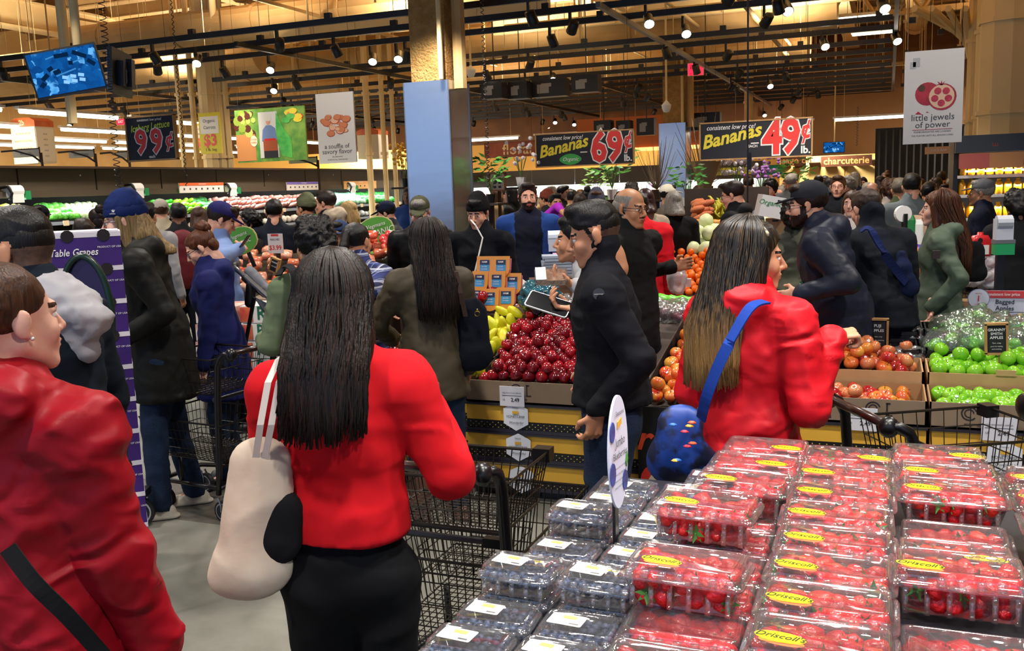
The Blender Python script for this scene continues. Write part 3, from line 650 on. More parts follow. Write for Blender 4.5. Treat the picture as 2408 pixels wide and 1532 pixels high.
# ---- clad columns
def column(px, D, wd, ztop, label):
    p = at(px, 440, D); x, y = p.x, p.y
    m = MB(); m.box((x+.02, y+wd/2, 3.6), (wd*.82, wd*.82, 7.0)); o = m.build('column', pbr('#B08A50', .95, hex2='#9A743C', vs=9, bump=1.0, bs=38, det=6, bd=.03)); tag(o, label, None, None, 'structure')
    t_ = .012
    for nm, c, d in (('front_cladding_panel', (x, y-.01, ztop/2), (wd, t_, ztop)), ('side_cladding_panel', (x+wd/2, y+wd/2, ztop/2), (t_, wd, ztop)), ('back_cladding_panel', (x, y+wd, ztop/2), (wd, t_, ztop)), ('left_cladding_panel', (x-wd/2, y+wd/2, ztop/2), (t_, wd, ztop))):
        m = MB(); m.box(c, d); m.build(nm, CLAD, o)
    m = MB()
    for sx in (-1, 1):
        for sy in (0, 1): m.box((x+sx*wd/2, y+sy*wd, ztop/2), (.03, .03, ztop))
    m.build('corner_trim', STEEL, o)
    m = MB(); m.tube([(x+wd*.5+.08, y+.2, ztop-.1), (x+wd*.5+.08, y+.2, 7)], .085, 8); m.build('downpipe', TAN, o)
    m = MB(); m.tube([(x+wd*.42, y-.08, ztop), (x+wd*.42, y-.08, 7)], .03, 6); m.box((x+wd*.42, y-.06, 4.2), (.12, .06, .05)); m.build('conduit', TAN3, o)
    return x, y, o
CLAD = pbr('#C4CAD4', .27, .95, bump=.25, bs=.7, stretch=(.6, .6, 2.4), bd=.05)
cx, cy_, COL = column(1013, 11.9, .6, 3.13, 'rough tan column clad in brushed steel beside the produce displays')
column(1582, 22, .6, 3.13, 'second steel clad column standing among the flower stands')
# ---- track grid
def ztrack(Y, X): return 4.2
trk = dict(a=1)
ORD = ['nearest', 'second', 'third', 'fourth', 'fifth', 'sixth', 'seventh', 'eighth', 'ninth', 'tenth', 'eleventh', 'twelfth', 'thirteenth', 'fourteenth', 'farthest']
ys = [11.8, 12.8, 13.8, 16.2, 17.2, 18.9, 20.3, 21.6, 22.9, 24.2, 25.5, 26.8, 28.1, 29.4, 30.7]
for i, y in enumerate(ys):
    m = MB(); m.box((-10.2, y, 4.2), (20.4, .055, .085)); 
    o = thing('lighting_track', 'black lighting track running across the store, %s from the camera' % ORD[i], 'track', (0, 0, 0), 0, 'cross tracks'); m.build('rail', BLK, o)
    for k in range(9):
        x = -19.4+k*2.4+(i % 3)*.5
        m = MB(); m.box((x, y, 4.27), (.1, .07, .09)); m.build('track_connector', BLK, o); m = MB(); m.tube([(x, y, 4.3), (x, y, 6.8)], .006, 4); m.build('suspension_wire', TAN3, o)
for x, c in ((-9.4, BLK), (-3.6, GRY), (0.05, GRY), (-15.5, BLK), (-6.4, BLK)):
    y0 = 12.3 if x != -6.4 else 20
    m = MB(); m.box((x, (y0+32)/2, 4.13), (.06, 32-y0, .07)); o = thing('lighting_track', {-9.4: 'long black track running away left of the steel column', -3.6: 'long grey track running away above the banana signs', .05: 'long grey track at the right end of the grid', -15.5: 'long black track running away above the left aisles', -6.4: 'short black track running away behind the steel column'}[x], 'track', (0, 0, 0), 0, 'long tracks'); m.build('rail', c, o)
# ---- track heads
LENS = emit('#FFF4E4', 14); LENSOFF = emit('#FFE9CC', 1.6)
def spot_head(aim, lit, blackm=BLK):
    o = thing('track_spotlight', '', 'spotlight'); m = MB(); m.box((0, 0, -.07), (.035, .05, .16)); m.build('driver_box', blackm, o)
    a = V(aim).normalized(); c = V((0.04, 0, -.2)); m = MB(); m.tube([c-a*.09, c-a*.085, c+a*.07, c+a*.09], [.035, .066, .075, .078], 12, (1, 0)); h_ = m.build('lamp_head', blackm, o, True)
    m = MB(); m.disc(c+a*.092, .068, a, 12); m.build('lens', LENS if lit else LENSOFF, h_); m = MB(); m.tube([(0, 0, -.12), c], .012, 5); m.build('yoke', blackm, o); return o
lit_px = [(1525, 48), (1850, 18), (2077, 12), (1938, 103), (2107, 90), (1904, 238), (2063, 232), (1797, 268), (1943, 262), (637, 158), (877, 138), (937, 132), (465, 142), (790, 240), (1612, 72), (1810, 198), (166, 292), (1300, 182), (645, 208), (1305, 285), (1350, 290), (2040, 268), (1292, 300)]
lit0 = spot_head((-cos(YAW)*0+sin(YAW)*.8, -cos(YAW)*.8, -.75), True)
n0 = 0
for i, (px, py) in enumerate(lit_px):
    p = onz(px, py, 4.0); o = lit0 if i == 0 else copy_tree(lit0); o.location = (p.x-.04, p.y, 4.2)
    tag(o, 'glowing black track spotlight aimed towards the shoppers', 'spotlight', 'lit track spotlights')
un0 = spot_head((-.5, .6, -.6), False); un1 = spot_head((.15, .5, -.85), False); uns = [un0, un1]
j = 0
for i, y in enumerate(ys):
    for k in range(5 if y < 20 else 6):
        x = -17.5+k*3.7+rnd.uniform(-1, 1) if y > 15 else -14+k*3.2+rnd.uniform(-1, 1)
        if x > -.2: continue
        o = uns[j] if j < 2 else copy_tree(uns[j % 2]); j += 1
        o.location = (x, y, 4.16); tag(o, 'black track spotlight turned away on the ceiling grid', 'spotlight', 'track spotlights turned away')
# ---- line fluorescents left and behind
TUBE = emit('#FFF3DC', 7)
def line_light(p, q, lab='slim white line light over the far left aisles', grp='line lights on the left'):
    p, q = V(p), V(q); m = MB(); d = (q-p); o = thing('line_light', lab, 'light', (0, 0, 0), 0, grp)
    m.tube([p, q], .045, 6); m.build('tube', TUBE, o); m = MB(); m.box((p+q)/2+V((0, 0, .06)), (abs(d.x)+.12, abs(d.y)+.12, .05)); m.build('housing', WHT, o)
    m = MB(); m.tube([p*.9+q*.1, V((*(p*.9+q*.1).xy, 6.99))], .005, 4); m.tube([p*.1+q*.9, V((*(p*.1+q*.9).xy, 6.99))], .005, 4); m.build('hanging_wire', TAN3, o)
for x, y0, n_ in ((-14.5, 10, 3), (-17.5, 11, 6), (-20.5, 13, 6), (-23, 15, 6)):
    for k in range(n_): line_light((x, y0+k*2.7, 3.45), (x, y0+k*2.7+2.3, 3.45))
for k in range(5): line_light((-13+k*2.9, 27.5, 3.3), (-13+k*2.9+2.3, 27.5, 3.3), 'slim white line light above the back counters', 'line lights at the back')
for px, py in ((2030, 42), (1290, -2), (2055, 78)):
    p = onz(px, py, 4.9); m = MB(); o = thing('ceiling_light_panel', 'bright fluorescent ceiling fitting high above the tracks', 'light', p, 0, 'bright ceiling fittings')
    m.box((0, 0, 0), (.9, .28 if py != 78 else .06, .05)); m.build('diffuser', emit('#FFF0C8', 6), o); m = MB(); m.box((0, 0, .05), (.96, .34, .05)); m.build('tray', WHT, o); m = MB(); m.tube([(-.3, 0, .07), (-.3, 0, 6.99-p.z)], .006, 4); m.tube([(.3, 0, .07), (.3, 0, 6.99-p.z)], .006, 4); m.build('hanging_wire', TAN3, o)
# ---- black speaker / projector boxes and switch gear under the grid
for i, (x0, x1, y0, D) in enumerate(((1138, 1195, 195, 19), (1200, 1252, 195, 19.2), (1255, 1345, 190, 19.4), (1348, 1418, 180, 19), (1400, 1445, 285, 24), (1452, 1490, 285, 24), (1500, 1545, 280, 24), (1620, 1700, 268, 23))):
    a = at(x0, y0, D); b_ = at(x1, y0+38, D); o = thing('projector_box', 'black electrical box under the track grid, %s from the left' % ORD[i].replace('nearest', 'first'), 'box', ((a.x+b_.x)/2, a.y, b_.z), 0, 'black boxes under the track grid')
    wd = abs(b_.x-a.x); h_ = a.z-b_.z; m = MB(); m.box((0, 0, h_/2), (wd, .3, h_)); m.build('casing', BLK, o); m = MB(); m.box((-wd*.15, -.155, h_*.45), (wd*.35, .01, h_*.5)); m.box((-wd*.05, -.157, h_*.65), (wd*.3, .01, h_*.2)); m.build('label_plate', pbr('#8E8E90', .5), o)
    m = MB(); m.tube([(0, 0, h_), (0, 0, 6.99-b_.z)], .012, 5); m.build('hanger', BLK, o)
for px, py in ((1107, 525*0+168), (1567, 250)):
    p = at(px, py, 17); o = thing('dome_camera', 'small white security dome camera hanging from a pipe', 'camera', p, 0, 'dome cameras'); m = MB(); m.lathe([(.001, -.11), (.05, -.1), (.08, -.04), (.085, 0), (.09, .02), (.04, .07), (.02, .1)], 12); m.build('housing', WHT, o, True); m = MB(); m.ball((0, 0, -.05), .06); m.build('dome', BLK, o, True); m = MB(); m.tube([(0, 0, .08), (0, 0, 6.99-p.z)], .02, 5); m.build('drop_pipe', TAN3, o)
# ---- exit sign, wall clutter
def flat_sign(name, label, cat, x0, y0, x1, y1, D=None, Y=None, th=.03, mats=None, frame=None, group=None, rz=0, fw_=.02):
    """rectangular board spanning the pixel box, facing -Y"""
    a = at(x0, (y0+y1)/2, D) if D else ony(x0, (y0+y1)/2, Y)
    Y = a.y; cxp = ony((x0+x1)/2, (y0+y1)/2, Y); p0 = ony(x0, (y0+y1)/2, Y); p1 = ony(x1, (y0+y1)/2, Y); t_ = ony((x0+x1)/2, y0, Y); b_ = ony((x0+x1)/2, y1, Y)
    wd = (p1-p0).x; hh = t_.z-b_.z; o = thing(name, label, cat, (cxp.x, Y, (t_.z+b_.z)/2), rz, group)
    m = MB(); m.box((0, 0, 0), (wd, th, hh)); m.build('board', mats or WHT, o)
    if frame:
        for c, d in (((0, 0, hh/2), (wd+fw_, th+.02, fw_)), ((0, 0, -hh/2), (wd+fw_, th+.02, fw_)), ((wd/2, 0, 0), (fw_, th+.02, hh)), ((-wd/2, 0, 0), (fw_, th+.02, hh))):
            m = MB(); m.box(c, d); m.build('frame_bar', frame, o)
    return o, wd, hh, -(th/2+.003)
def T(o, s, x, z, size, m, y, **k): return text(s, size, m, o, (x, y, z), **k)
def wires(o, wd, hh, z1=2.0, m=None):
    mb = MB()
    for s in (-1, 1): mb.tube([(s*wd*.45, 0, hh/2), (s*wd*.45, 0, 6.99-o.location.z)], .003, 4)
    mb.build('hanging_wire', m or BLK, o)
REDL = emit('#FF2038', 2.2); WTX = pbr('#F2EFE8', .6); REDP = pbr('#E5382E', .5); YELP = pbr('#E8D23A', .5); DKP = pbr('#1B1A20', .6); WOODF = pbr('#C79A62', .6, hex2='#A97C46', vs=5, stretch=(1, 6, 1))
o, wd, hh, yy = flat_sign('exit_sign', 'red lit exit sign hanging below the ceiling left of the right spotlights', 'exit sign', 1617, 148, 1655, 178, D=20, mats=WHT); 
m = MB(); m.box((0, yy, 0), (wd*.92, .006, hh*.92)); m.build('glow_panel', REDL, o); T(o, 'EXIT', 0, .04, hh*.42, pbr('#7A0010', .5), yy-.006, bold=.02); T(o, 'DOOR', 0, -.1, hh*.3, pbr('#7A0010', .5), yy-.006); wires(o, wd, hh)
o, wd, hh, yy = flat_sign('exit_sign', 'small red exit sign on the yellow wall left of the lettuce sign', 'exit sign', 275, 280, 296, 294, D=22, mats=WHT)
m = MB(); m.box((0, yy, 0), (wd*.95, .006, hh*.95)); m.build('glow_panel', REDL, o); T(o, 'EXIT', 0, 0, hh*.6, WTX, yy-.006, bold=.02); wires(o, wd, hh)
# ---- hanging price signs
def banana(name, label, box, D, big, organic):
    o, wd, hh, yy = flat_sign(name, label, 'price sign', *box, D=D, mats=DKP, frame=WOODF, fw_=.018); wires(o, wd, hh)
    T(o, 'consistent low price!', -wd*.22, hh*.36, hh*.18, WTX, yy, shear=.3, bold=.008, sx=.86)
    t_ = T(o, 'Bananas', -wd*.22, hh*.08 if organic else hh*.1, hh*.50, YELP, yy, shear=.35, bold=.028, sx=1.0); t_.rotation_euler = (pi/2, -R(11), 0)
    for c_, x, s in ((big[0], .155, 1), (big[1], .315, 1)):
        T(o, c_, wd*x, 0, hh*1.26, WTX, yy, bold=.065, sx=.8); T(o, c_, wd*x, 0, hh*1.26, REDP, yy-.004, bold=.032, sx=.8)
    T(o, '¢', wd*.445, hh*.2, hh*.72, WTX, yy, bold=.06, sx=.7); T(o, '¢', wd*.445, hh*.2, hh*.72, REDP, yy-.004, bold=.02, sx=.75)
    T(o, 'lb.', wd*.445, -hh*.34, hh*.27, WTX, yy, bold=.03)
    m = MB(); m.box((wd*.0, yy, -hh*.1), (wd*.07, .004, hh*.03)); m.build('dash', WTX, o)
    if organic:
        m = MB(); m.poly([(-wd*.14+wd*.11*cos(a)*(1 if abs(cos(a)) < .9 else 1.05), yy, -hh*.3+hh*.17*sin(a)*abs(sin(a))**.2) for a in np.linspace(0, 2*pi, 17)[:-1]][::-1], .004); m.build('green_leaf_badge', pbr('#3FA34B', .5), o)
        T(o, 'Organic', -wd*.14, -hh*.3, hh*.16, WTX, yy-.006, shear=.3)
    else: T(o, 'EACH', -wd*.02, -hh*.18, hh*.1, WTX, yy, bold=.02)
banana('banana_price_sign', 'black hanging sign reading bananas 69 cents with a green leaf', (1259, 311, 1488, 389), 14, '69', True)
banana('banana_price_sign', 'black hanging sign reading bananas 49 cents, no leaf', (1644, 284, 1907, 372), 12, '49', False)
o, wd, hh, yy = flat_sign('lettuce_price_sign', 'black hanging sign reading iceberg lettuce 99 cents each', 'price sign', 300, 273, 413, 377, D=12, mats=DKP, frame=WOODF); wires(o, wd, hh, 2)
T(o, 'consistent low price!', 0, hh*.42, hh*.085, WTX, yy, bold=.01); t_ = T(o, 'Iceberg Lettuce', 0, hh*.26, hh*.215, pbr('#C8DC3A', .5), yy, shear=.3, bold=.015, sx=.85); t_.rotation_euler = (pi/2, -R(4), 0)
for x in (-.2, .12): T(o, '9', wd*x, -hh*.1, hh*.76, WTX, yy, bold=.06, sx=.95); T(o, '9', wd*x, -hh*.1, hh*.76, REDP, yy-.004, bold=.03, sx=.9)
T(o, '¢', wd*.38, -hh*.06, hh*.5, WTX, yy, bold=.05); T(o, '¢', wd*.38, -hh*.06, hh*.5, REDP, yy-.004, bold=.015); T(o, 'each', 0, -hh*.42, hh*.1, WTX, yy, bold=.02)
# ---- banners
o, wd, hh, yy = flat_sign('pomegranate_banner', 'tall white hanging banner with two pomegranates, little jewels of power', 'banner', 2125, 118, 2264, 337, D=9.2, mats=pbr('#E4E1DC', .6)); wires(o, wd, hh, 2.4)
PR = pbr('#C8283C', .5, hex2='#9E1830', vs=9); PK = pbr('#E58A86', .5); PINKD = pbr('#D03A50', .5, hex2='#B01C38', vs=40)
def fl_disc(o, name, x, z, r, m, y, sx=1, n=20):
    mb = MB(); mb.poly([(x+r*sx*cos(a), y, z+r*sin(a)) for a in np.linspace(0, 2*pi, n+1)[:-1]][::-1], .002); return mb.build(name, m, o)
u = wd
fl_disc(o, 'whole_pomegranate_print', -.1*u-.0, hh*.035, u*.21, PR, yy); fl_disc(o, 'crown_print', -.2*u, hh*.1, u*.06, pbr('#5A3A28', .6), yy-.003)
fl_disc(o, 'half_pomegranate_print', .15*u, -hh*.005, u*.24, PR, yy-.003); fl_disc(o, 'half_pomegranate_print', .14*u, .0, u*.215, pbr('#F0C9A8', .6), yy-.006)
for a in range(5): fl_disc(o, 'seed_cluster_print', .14*u+.12*u*cos(a*1.26+.9), .12*u*sin(a*1.26+.9), u*.062, PINKD, yy-.009)
for a in range(5):
    mb = MB(); x0 = .13*u; z0 = .2*u; an = R(20+a*35); mb.poly([(x0-.02*u, yy-.006, z0), (x0+.02*u, yy-.006, z0), (x0+.11*u*cos(an), yy-.006, z0+.09*u*sin(an))], .002); mb.build('crown_print', PR, o)
mb = MB(); mb.poly([(-.3*u, yy, -.3*u), (-.18*u, yy, -.31*u), (-.25*u, yy, -.25*u)], .002); mb.poly([(-.12*u, yy, -.28*u), (-.06*u, yy, -.28*u), (-.1*u, yy, -.26*u)], .002); mb.build('peel_print', PR, o)
DT = pbr('#3C4048', .6)
T(o, 'little jewels', 0, -hh*.22, u*.17, DT, yy, sx=.95); T(o, 'of power', 0, -hh*.30, u*.16, DT, yy); m = MB(); m.box((0, yy, -hh*.35), (u*.68, .003, .004)); m.build('rule', PR, o)
T(o, 'POMEGRANATES ARE LOADED', 0, -hh*.375, u*.045, DT, yy); T(o, 'THE FLAVOR LASTS ALL SEASON LONG', 0, -hh*.415, u*.04, DT, yy)
m = MB(); m.box((-u*.3, yy, hh*.38), (u*.12, .003, u*.16)); m.box((-u*.36, yy, hh*.35), (u*.1, .003, u*.12)); m.build('grey_patch', pbr('#BDBDBE', .6), o)
o, wd, hh, yy = flat_sign('mushroom_banner', 'tall white hanging banner with a pile of orange mushrooms', 'banner', 747, 218, 835, 384, D=15, mats=pbr('#E4DFD8', .6)); wires(o, wd, hh, 1.2)
OR = pbr('#D9855A', .6); OR2 = pbr('#B8542E', .6); rnd = random.Random(3)
for i in range(22):
    x = rnd.uniform(-.34, .34)*wd; z = hh*.06+rnd.uniform(-.26, .2)*wd*(1-abs(x/wd)); r = rnd.uniform(.07, .13)*wd; fl_disc(o, 'mushroom_print', x, z, r*.62, OR2, yy-.0004*i, 1.5, 12); fl_disc(o, 'mushroom_print', x, z+r*.06, r*.54, OR if i % 3 else pbr('#F0BE9C', .6), yy-.001-.0004*i, 1.5, 12)
T(o, 'a souffle of', 0, -hh*.26, wd*.15, DT, yy); T(o, 'savory flavor', 0, -hh*.335, wd*.155, DT, yy); T(o, 'MUSHROOMS', 0, -hh*.41, wd*.045, DT, yy); T(o, 'IN SEASON ALL YEAR ROUND', 0, -hh*.45, wd*.04, DT, yy)
# farmer banner
o, wd, hh, yy = flat_sign('farm_banner', 'wide colourful banner of a farmer among green vegetables', 'banner', 555, 254, 719, 380, D=16, mats=pbr('#4E8A3A', .6, hex2='#8CB04A', vs=5)); 
m = MB(); m.box((-wd*.36, yy, -hh*.22), (wd*.28, .003, hh*.5)); m.build('orange_print', pbr('#D08A50', .6), o)
for i in range(26): fl_disc(o, 'leaf_print', rnd.uniform(-.48, -.22)*wd, rnd.uniform(.02, .42)*hh, wd*rnd.uniform(.03, .06), rnd.choice([pbr('#5A2A1E', .6), pbr('#8FA63A', .6), pbr('#B7C860', .6)]), yy-.0003*i, 1, 8)
m = MB(); m.box((-wd*.02, yy-.004, .0), (wd*.27, .003, hh*.86)); m.build('photo_panel', pbr('#D6D4CC', .6), o)
m = MB(); m.poly([(-.12*wd, yy-.008, -.12*hh), (.1*wd, yy-.008, -.12*hh), (.08*wd, yy-.008, .12*hh), (.02*wd, yy-.008, .18*hh), (-.05*wd, yy-.008, .18*hh), (-.1*wd, yy-.008, .1*hh)], .002); m.build('shirt_print', pbr('#7088B4', .6), o)
fl_disc(o, 'face_print', -.015*wd, .24*hh, .035*wd, SK['fair'], yy-.008, .9); fl_disc(o, 'hat_print', -.015*wd, .31*hh, .035*wd, pbr('#D8D2C4', .6), yy-.011, 1.3)
m = MB(); m.box((0, yy-.011, -.2*hh), (.2*wd, .002, .2*hh)); m.build('crate_print', pbr('#A8522A', .6), o); m = MB(); m.box((0, yy-.009, -.36*hh), (.2*wd, .002, .14*hh)); m.build('jeans_print', pbr('#2A2A30', .6), o)
for i in range(7): fl_disc(o, 'tomato_print', (-.07+.023*i)*wd, -.09*hh, .016*wd, REDP, yy-.013, 1, 8)
GRL = pbr('#3FA84A', .6, hex2='#66C455', vs=9)
m = MB(); m.poly([(.1*wd, yy-.006, .42*hh), (.2*wd, yy-.006, .1*hh), (.3*wd, yy-.006, -.1*hh), (.3*wd, yy-.006, -.46*hh), (.16*wd, yy-.006, -.4*hh), (.08*wd, yy-.006, -.1*hh)][::-1], .002); m.build('big_leaf_print', GRL, o)
for i in range(9): fl_disc(o, 'pepper_print', rnd.uniform(.2, .46)*wd, rnd.uniform(.25, .42)*hh, wd*.035, rnd.choice([REDP, YELP, OR, GRL]), yy-.008-.0003*i, 1.8, 8)
fl_disc(o, 'badge_print', -.24*wd, -.1*hh, .065*wd, pbr('#F0E2C0', .6), yy-.006, .8); T(o, 'LOCAL', -.24*wd, -.07*hh, .03*wd, OR2, yy-.01); T(o, 'FARM', -.24*wd, -.13*hh, .03*wd, OR2, yy-.01)
m = MB(); m.box((0, .02, hh/2+.06), (wd*1.25, .03, .04)); m.build('hanging_rail', BLK, o); wires(o, wd, hh)
# yellow price posters behind the risers
for x0, y0, x1, y1, D, t1 in ((470, 265, 520, 362, 19, '$3'), (456, 290, 490, 358, 21, '$2'), (1525, 0, 1526, 1, 0, '')):
    if D == 0: continue
    o, wd, hh, yy = flat_sign('yellow_price_poster', 'yellow hanging poster %s the tan risers, red dollar price' % ('in front of' if D == 19 else 'just left of'), 'poster', x0, y0, x1, y1, D=D, mats=pbr('#E3D42E', .6))
    m = MB(); m.box((0, yy, hh*.2), (wd*.86, .003, hh*.42)); m.build('white_panel', WTX, o); T(o, 'Organic', 0, hh*.3, wd*.18, DT, yy-.004); T(o, 'Carrots', 0, hh*.14, wd*.18, DT, yy-.004); T(o, t1, 0, -hh*.18, wd*.6, REDP, yy, bold=.03); T(o, '1 lb. bag', 0, -hh*.4, wd*.16, DT, yy); wires(o, wd, hh)
# aisle marker 2b (two-sided tower)
for k, (x0, y0, x1, y1, D, big, nm, words) in enumerate(((52, 300, 108, 386, 21, '2b', 'cream aisle marker tower with an orange 2b crown', ('ROCKFISH ROW', 'BAKING ESSENTIALS', 'CEREAL & SNACKS')), (853, 318, 902, 374, 24, '4a', 'cream aisle marker behind the tan risers beside the column', ('BREAD', 'COFFEE', 'TEA')))):
    o, wd, hh, yy = flat_sign('aisle_marker', nm, 'aisle sign', x0, y0, x1, y1, D=D, th=.5, mats=pbr('#EBDDBE', .6))
    CR = pbr('#C4562A', .5, hex2='#D87838', vs=3); m = MB(); m.poly([(-wd*.52, yy, hh*.5), (wd*.52, yy, hh*.5), (wd*.52, yy, hh*.66), (wd*.3, yy, hh*.75), (-wd*.3, yy, hh*.75), (-wd*.52, yy, hh*.66)], .5); m.build('crown_board', CR, o)
    T(o, big, 0, hh*.61, hh*.2, pbr('#F6E3B0', .6), yy-.01, bold=.02)
    for i, s in enumerate(words): T(o, s, 0, hh*(.32-.2*i), hh*.075, pbr('#6A5A48', .6), yy)
    m = MB(); m.box((wd*.5+.004, 0, 0), (.006, .46, hh*.9)); m.build('side_panel', pbr('#F2E8D2', .6), o)
    for i in range(5): T(o, 'AISLE', wd*.5+.009, hh*(.3-.15*i), hh*.06, pbr('#6A5A48', .6), 0, rot=(pi/2, 0, pi/2))
for k, (x0, x1, y0, y1, s) in enumerate(((32, 93, 352, 370, 'Beverages'), (163, 221, 355, 371, 'Gluten Choice'), (278, 300, 358, 372, ''), (680, 745, 372, 384, 'Cookies'))):
    o, wd, hh, yy = flat_sign('shelf_header_sign', 'small grey header sign %s above the left cases' % (['at the far left', 'second from the left', 'hidden by the lettuce sign', 'under the farm banner'][k]), 'sign', x0, y0, x1, y1, D=17, mats=pbr('#A8A498', .6))
    if s: T(o, s, 0, 0, hh*.5, DT, yy)
    m = MB(); m.box((wd*.5, 0, -hh*.2), (.02, .02, hh*1.9)); m.box((0, 0, hh*.55), (wd, .03, .02)); m.box((wd*.5, .03, -o.location.z/2), (.03, .03, o.location.z)); m.build('frame_bar', DKBR, o)
    m = MB(); m.tube([(wd*.55, 0, -hh*1.3), (wd*.4, -.1, -.05), (wd*.1, -.3, .04), (-.02, -.5, .02)], .018, 5); m.build('gooseneck_arm', BLK, o)
# floral sign and wall
o, wd, hh, yy = flat_sign('floral_sign', 'long terracotta sign reading floral right of the steel column', 'sign', 1140, 334, 1256, 369, D=25, mats=pbr('#A8492A', .55, hex2='#8A3820', vs=4), frame=pbr('#7A3A20', .5)); wires(o, wd, hh); T(o, 'floral', wd*.16, -.01, hh*1.05, pbr('#F2D99A', .5), yy, bold=.008)
m = MB(); m.box((0, yy, -hh*.1), (wd*.96, .002, .03)); m.build('faint_band', pbr('#9A4024', .5), o)
o, wd, hh, yy = flat_sign('framed_notice', 'cream framed notice on the dark pillar below the floral sign', 'notice', 1154, 408, 1188, 448, D=14, mats=pbr('#E8D8BC', .6), frame=pbr('#B06A40', .5)); T(o, 'FLORAL DEPT', 0, hh*.35, wd*.12, DT, yy); m = MB(); m.box((0, .04, -o.location.z/2), (.04, .04, o.location.z)); m.build('post', DKBR, o) 
for i in range(4): m = MB(); m.box(((-.2+.35*(i % 2))*wd, yy, (-.05-.25*(i//2))*hh), (wd*.2, .003, hh*.14)); m.build('printed_square', DT, o)
# brown zone on the right rear: awning, lettering, glowing soffit, menu screen
BRW = pbr('#5A2E14', .6, hex2='#4A2410', vs=2)
for (x0, x1, s, lab) in ((1930, 2050, 'charcuterie', 'brown counter fascia lettered charcuterie'), (1822, 1895, 'sausage on', 'brown counter fascia left of the charcuterie one')):
    o, wd, hh, yy = flat_sign('counter_fascia', lab, 'sign', x0, 366, x1, 391, D=29, mats=BRW); T(o, s, 0, 0, hh*.9, pbr('#C8A060', .5), yy, bold=.02); wires(o, wd, hh)
m = MB(); p = at(1960, 345, 30); m.box((p.x, p.y+.2, p.z), (9, .3, .7)); o = m.build('soffit', pbr('#B0602A', .6), None); tag(o, None, None, None, 'structure')
m = MB(); m.box((p.x, p.y-.0, p.z-.36), (9, .14, .04)); tag(m.build('soffit_strip_light', emit('#FF9A48', 3)), 'glowing orange strip light along the deli soffit', 'light')
for i in range(14):
    m = MB(); m.box((p.x-3.2+i*.45, p.y-.5, p.z-.6), (.34, .8, .03), rx=R(-18)); m.build('awning_slat', BRW, o)
m = MB(); q = at(1500, 332, 27.5); m.box((q.x, q.y, q.z+.25), (3.6, .2, .9)); tag(m.build('soffit', pbr('#A85A24', .6)), None, None, None, 'structure'); m = MB(); m.box((q.x, q.y-.06, q.z-.24), (3.8, .2, .1)); tag(m.build('strip_light', emit('#FFA860', 2.2)), 'orange strip light behind the 69 cent banana sign', 'light')
# far right: tan cupboards, black curtain opening
m = MB(); p = at(1990, 410, 29.5); m.box((p.x, p.y, 1.25), (4.2, .15, 2.5)); o = m.build('wall_back_right', pbr('#C0A060', .5)); tag(o, None, None, None, 'structure')
for i, (dx_, wdx) in enumerate(((-1.8, .5), (-1.1, .6), (-.35, .6), (.5, .9), (1.5, .9))):
    m = MB(); m.box((p.x+dx_, p.y-.09, 1.3), (wdx, .04, 2.1)); m.build('panel', pbr('#D2B878', .45) if i % 2 else pbr('#B89A60', .5), o)
m = MB(); q = at(2162, 400, 25); m.box((q.x, q.y, 1.5), (2.2, .1, 3.0)); o = m.build('curtain', BLK); tag(o, 'black curtain closing the opening behind the crowd', 'curtain')
for i in range(13): m = MB(); m.tube([(q.x-1.02+i*.17, q.y-.07, .05), (q.x-1.02+i*.17, q.y-.07, 2.95)], .05, 6); m.build('curtain_fold', pbr('#141517', .7), o)
m = MB(); q = at(2110, 300, 27); m.box((q.x-.2, q.y, q.z+.15), (4.8, .15, 1.7)); tag(m.build('wall_over_curtain', pbr('#8A5E30', .7)), None, None, None, 'structure')
# warm tan built-up wall corner at the far right
q = at(2375, 200, 16); m = MB(); m.box((q.x+1.3, q.y, 4.4), (3.2, 1.0, 5.2)); tag(m.build('pier_right', pbr('#DDB46C', .6, hex2='#CFA35A', vs=1)), None, None, None, 'structure')
for k in range(4):
    m = MB(); a = at(2150+40*k, 20, 15.5); b_ = at(2280, 90+k*14, 17); m.tube([a, b_], .06, 6); part('brace', m, TAN3, CE)
# ---- hanging TVs
def screen_mat():
    m, t, out = nt('cctv_picture'); N = t.nodes; e = N.new('ShaderNodeEmission'); tc = N.new('ShaderNodeTexCoord'); v = N.new('ShaderNodeTexVoronoi'); v.inputs['Scale'].default_value = 14; v.distance = 'MANHATTAN'
    mp = N.new('ShaderNodeMapping'); mp.inputs['Rotation'].default_value = (0, .5, .3); L(t, tc.outputs['Object'], mp.inputs[0]); L(t, mp.outputs[0], v.inputs['Vector'])
    r = N.new('ShaderNodeValToRGB'); r.color_ramp.elements[0].color = lin('#0A3A78'); r.color_ramp.elements[1].color = lin('#2E8AD8'); x = r.color_ramp.elements.new(.72); x.color = lin('#1058A0'); y = r.color_ramp.elements.new(.86); y.color = lin('#6AB8F0')
    n = N.new('ShaderNodeTexNoise'); n.inputs['Scale'].default_value = 9; L(t, mp.outputs[0], n.inputs['Vector']); mx = N.new('ShaderNodeMath'); mx.operation = 'MULTIPLY_ADD'; mx.inputs[1].default_value = .7; L(t, n.outputs[0], mx.inputs[0]); L(t, v.outputs['Color'], mx.inputs[2])
    sb = N.new('ShaderNodeMath'); sb.operation = 'SUBTRACT'; sb.inputs[1].default_value = .35; L(t, mx.outputs[0], sb.inputs[0]); L(t, sb.outputs[0], r.inputs[0])
    L(t, r.outputs[0], e.inputs[0]); e.inputs[1].default_value = .9; L(t, e.outputs[0], out.inputs[0]); return m
SCR = screen_mat()
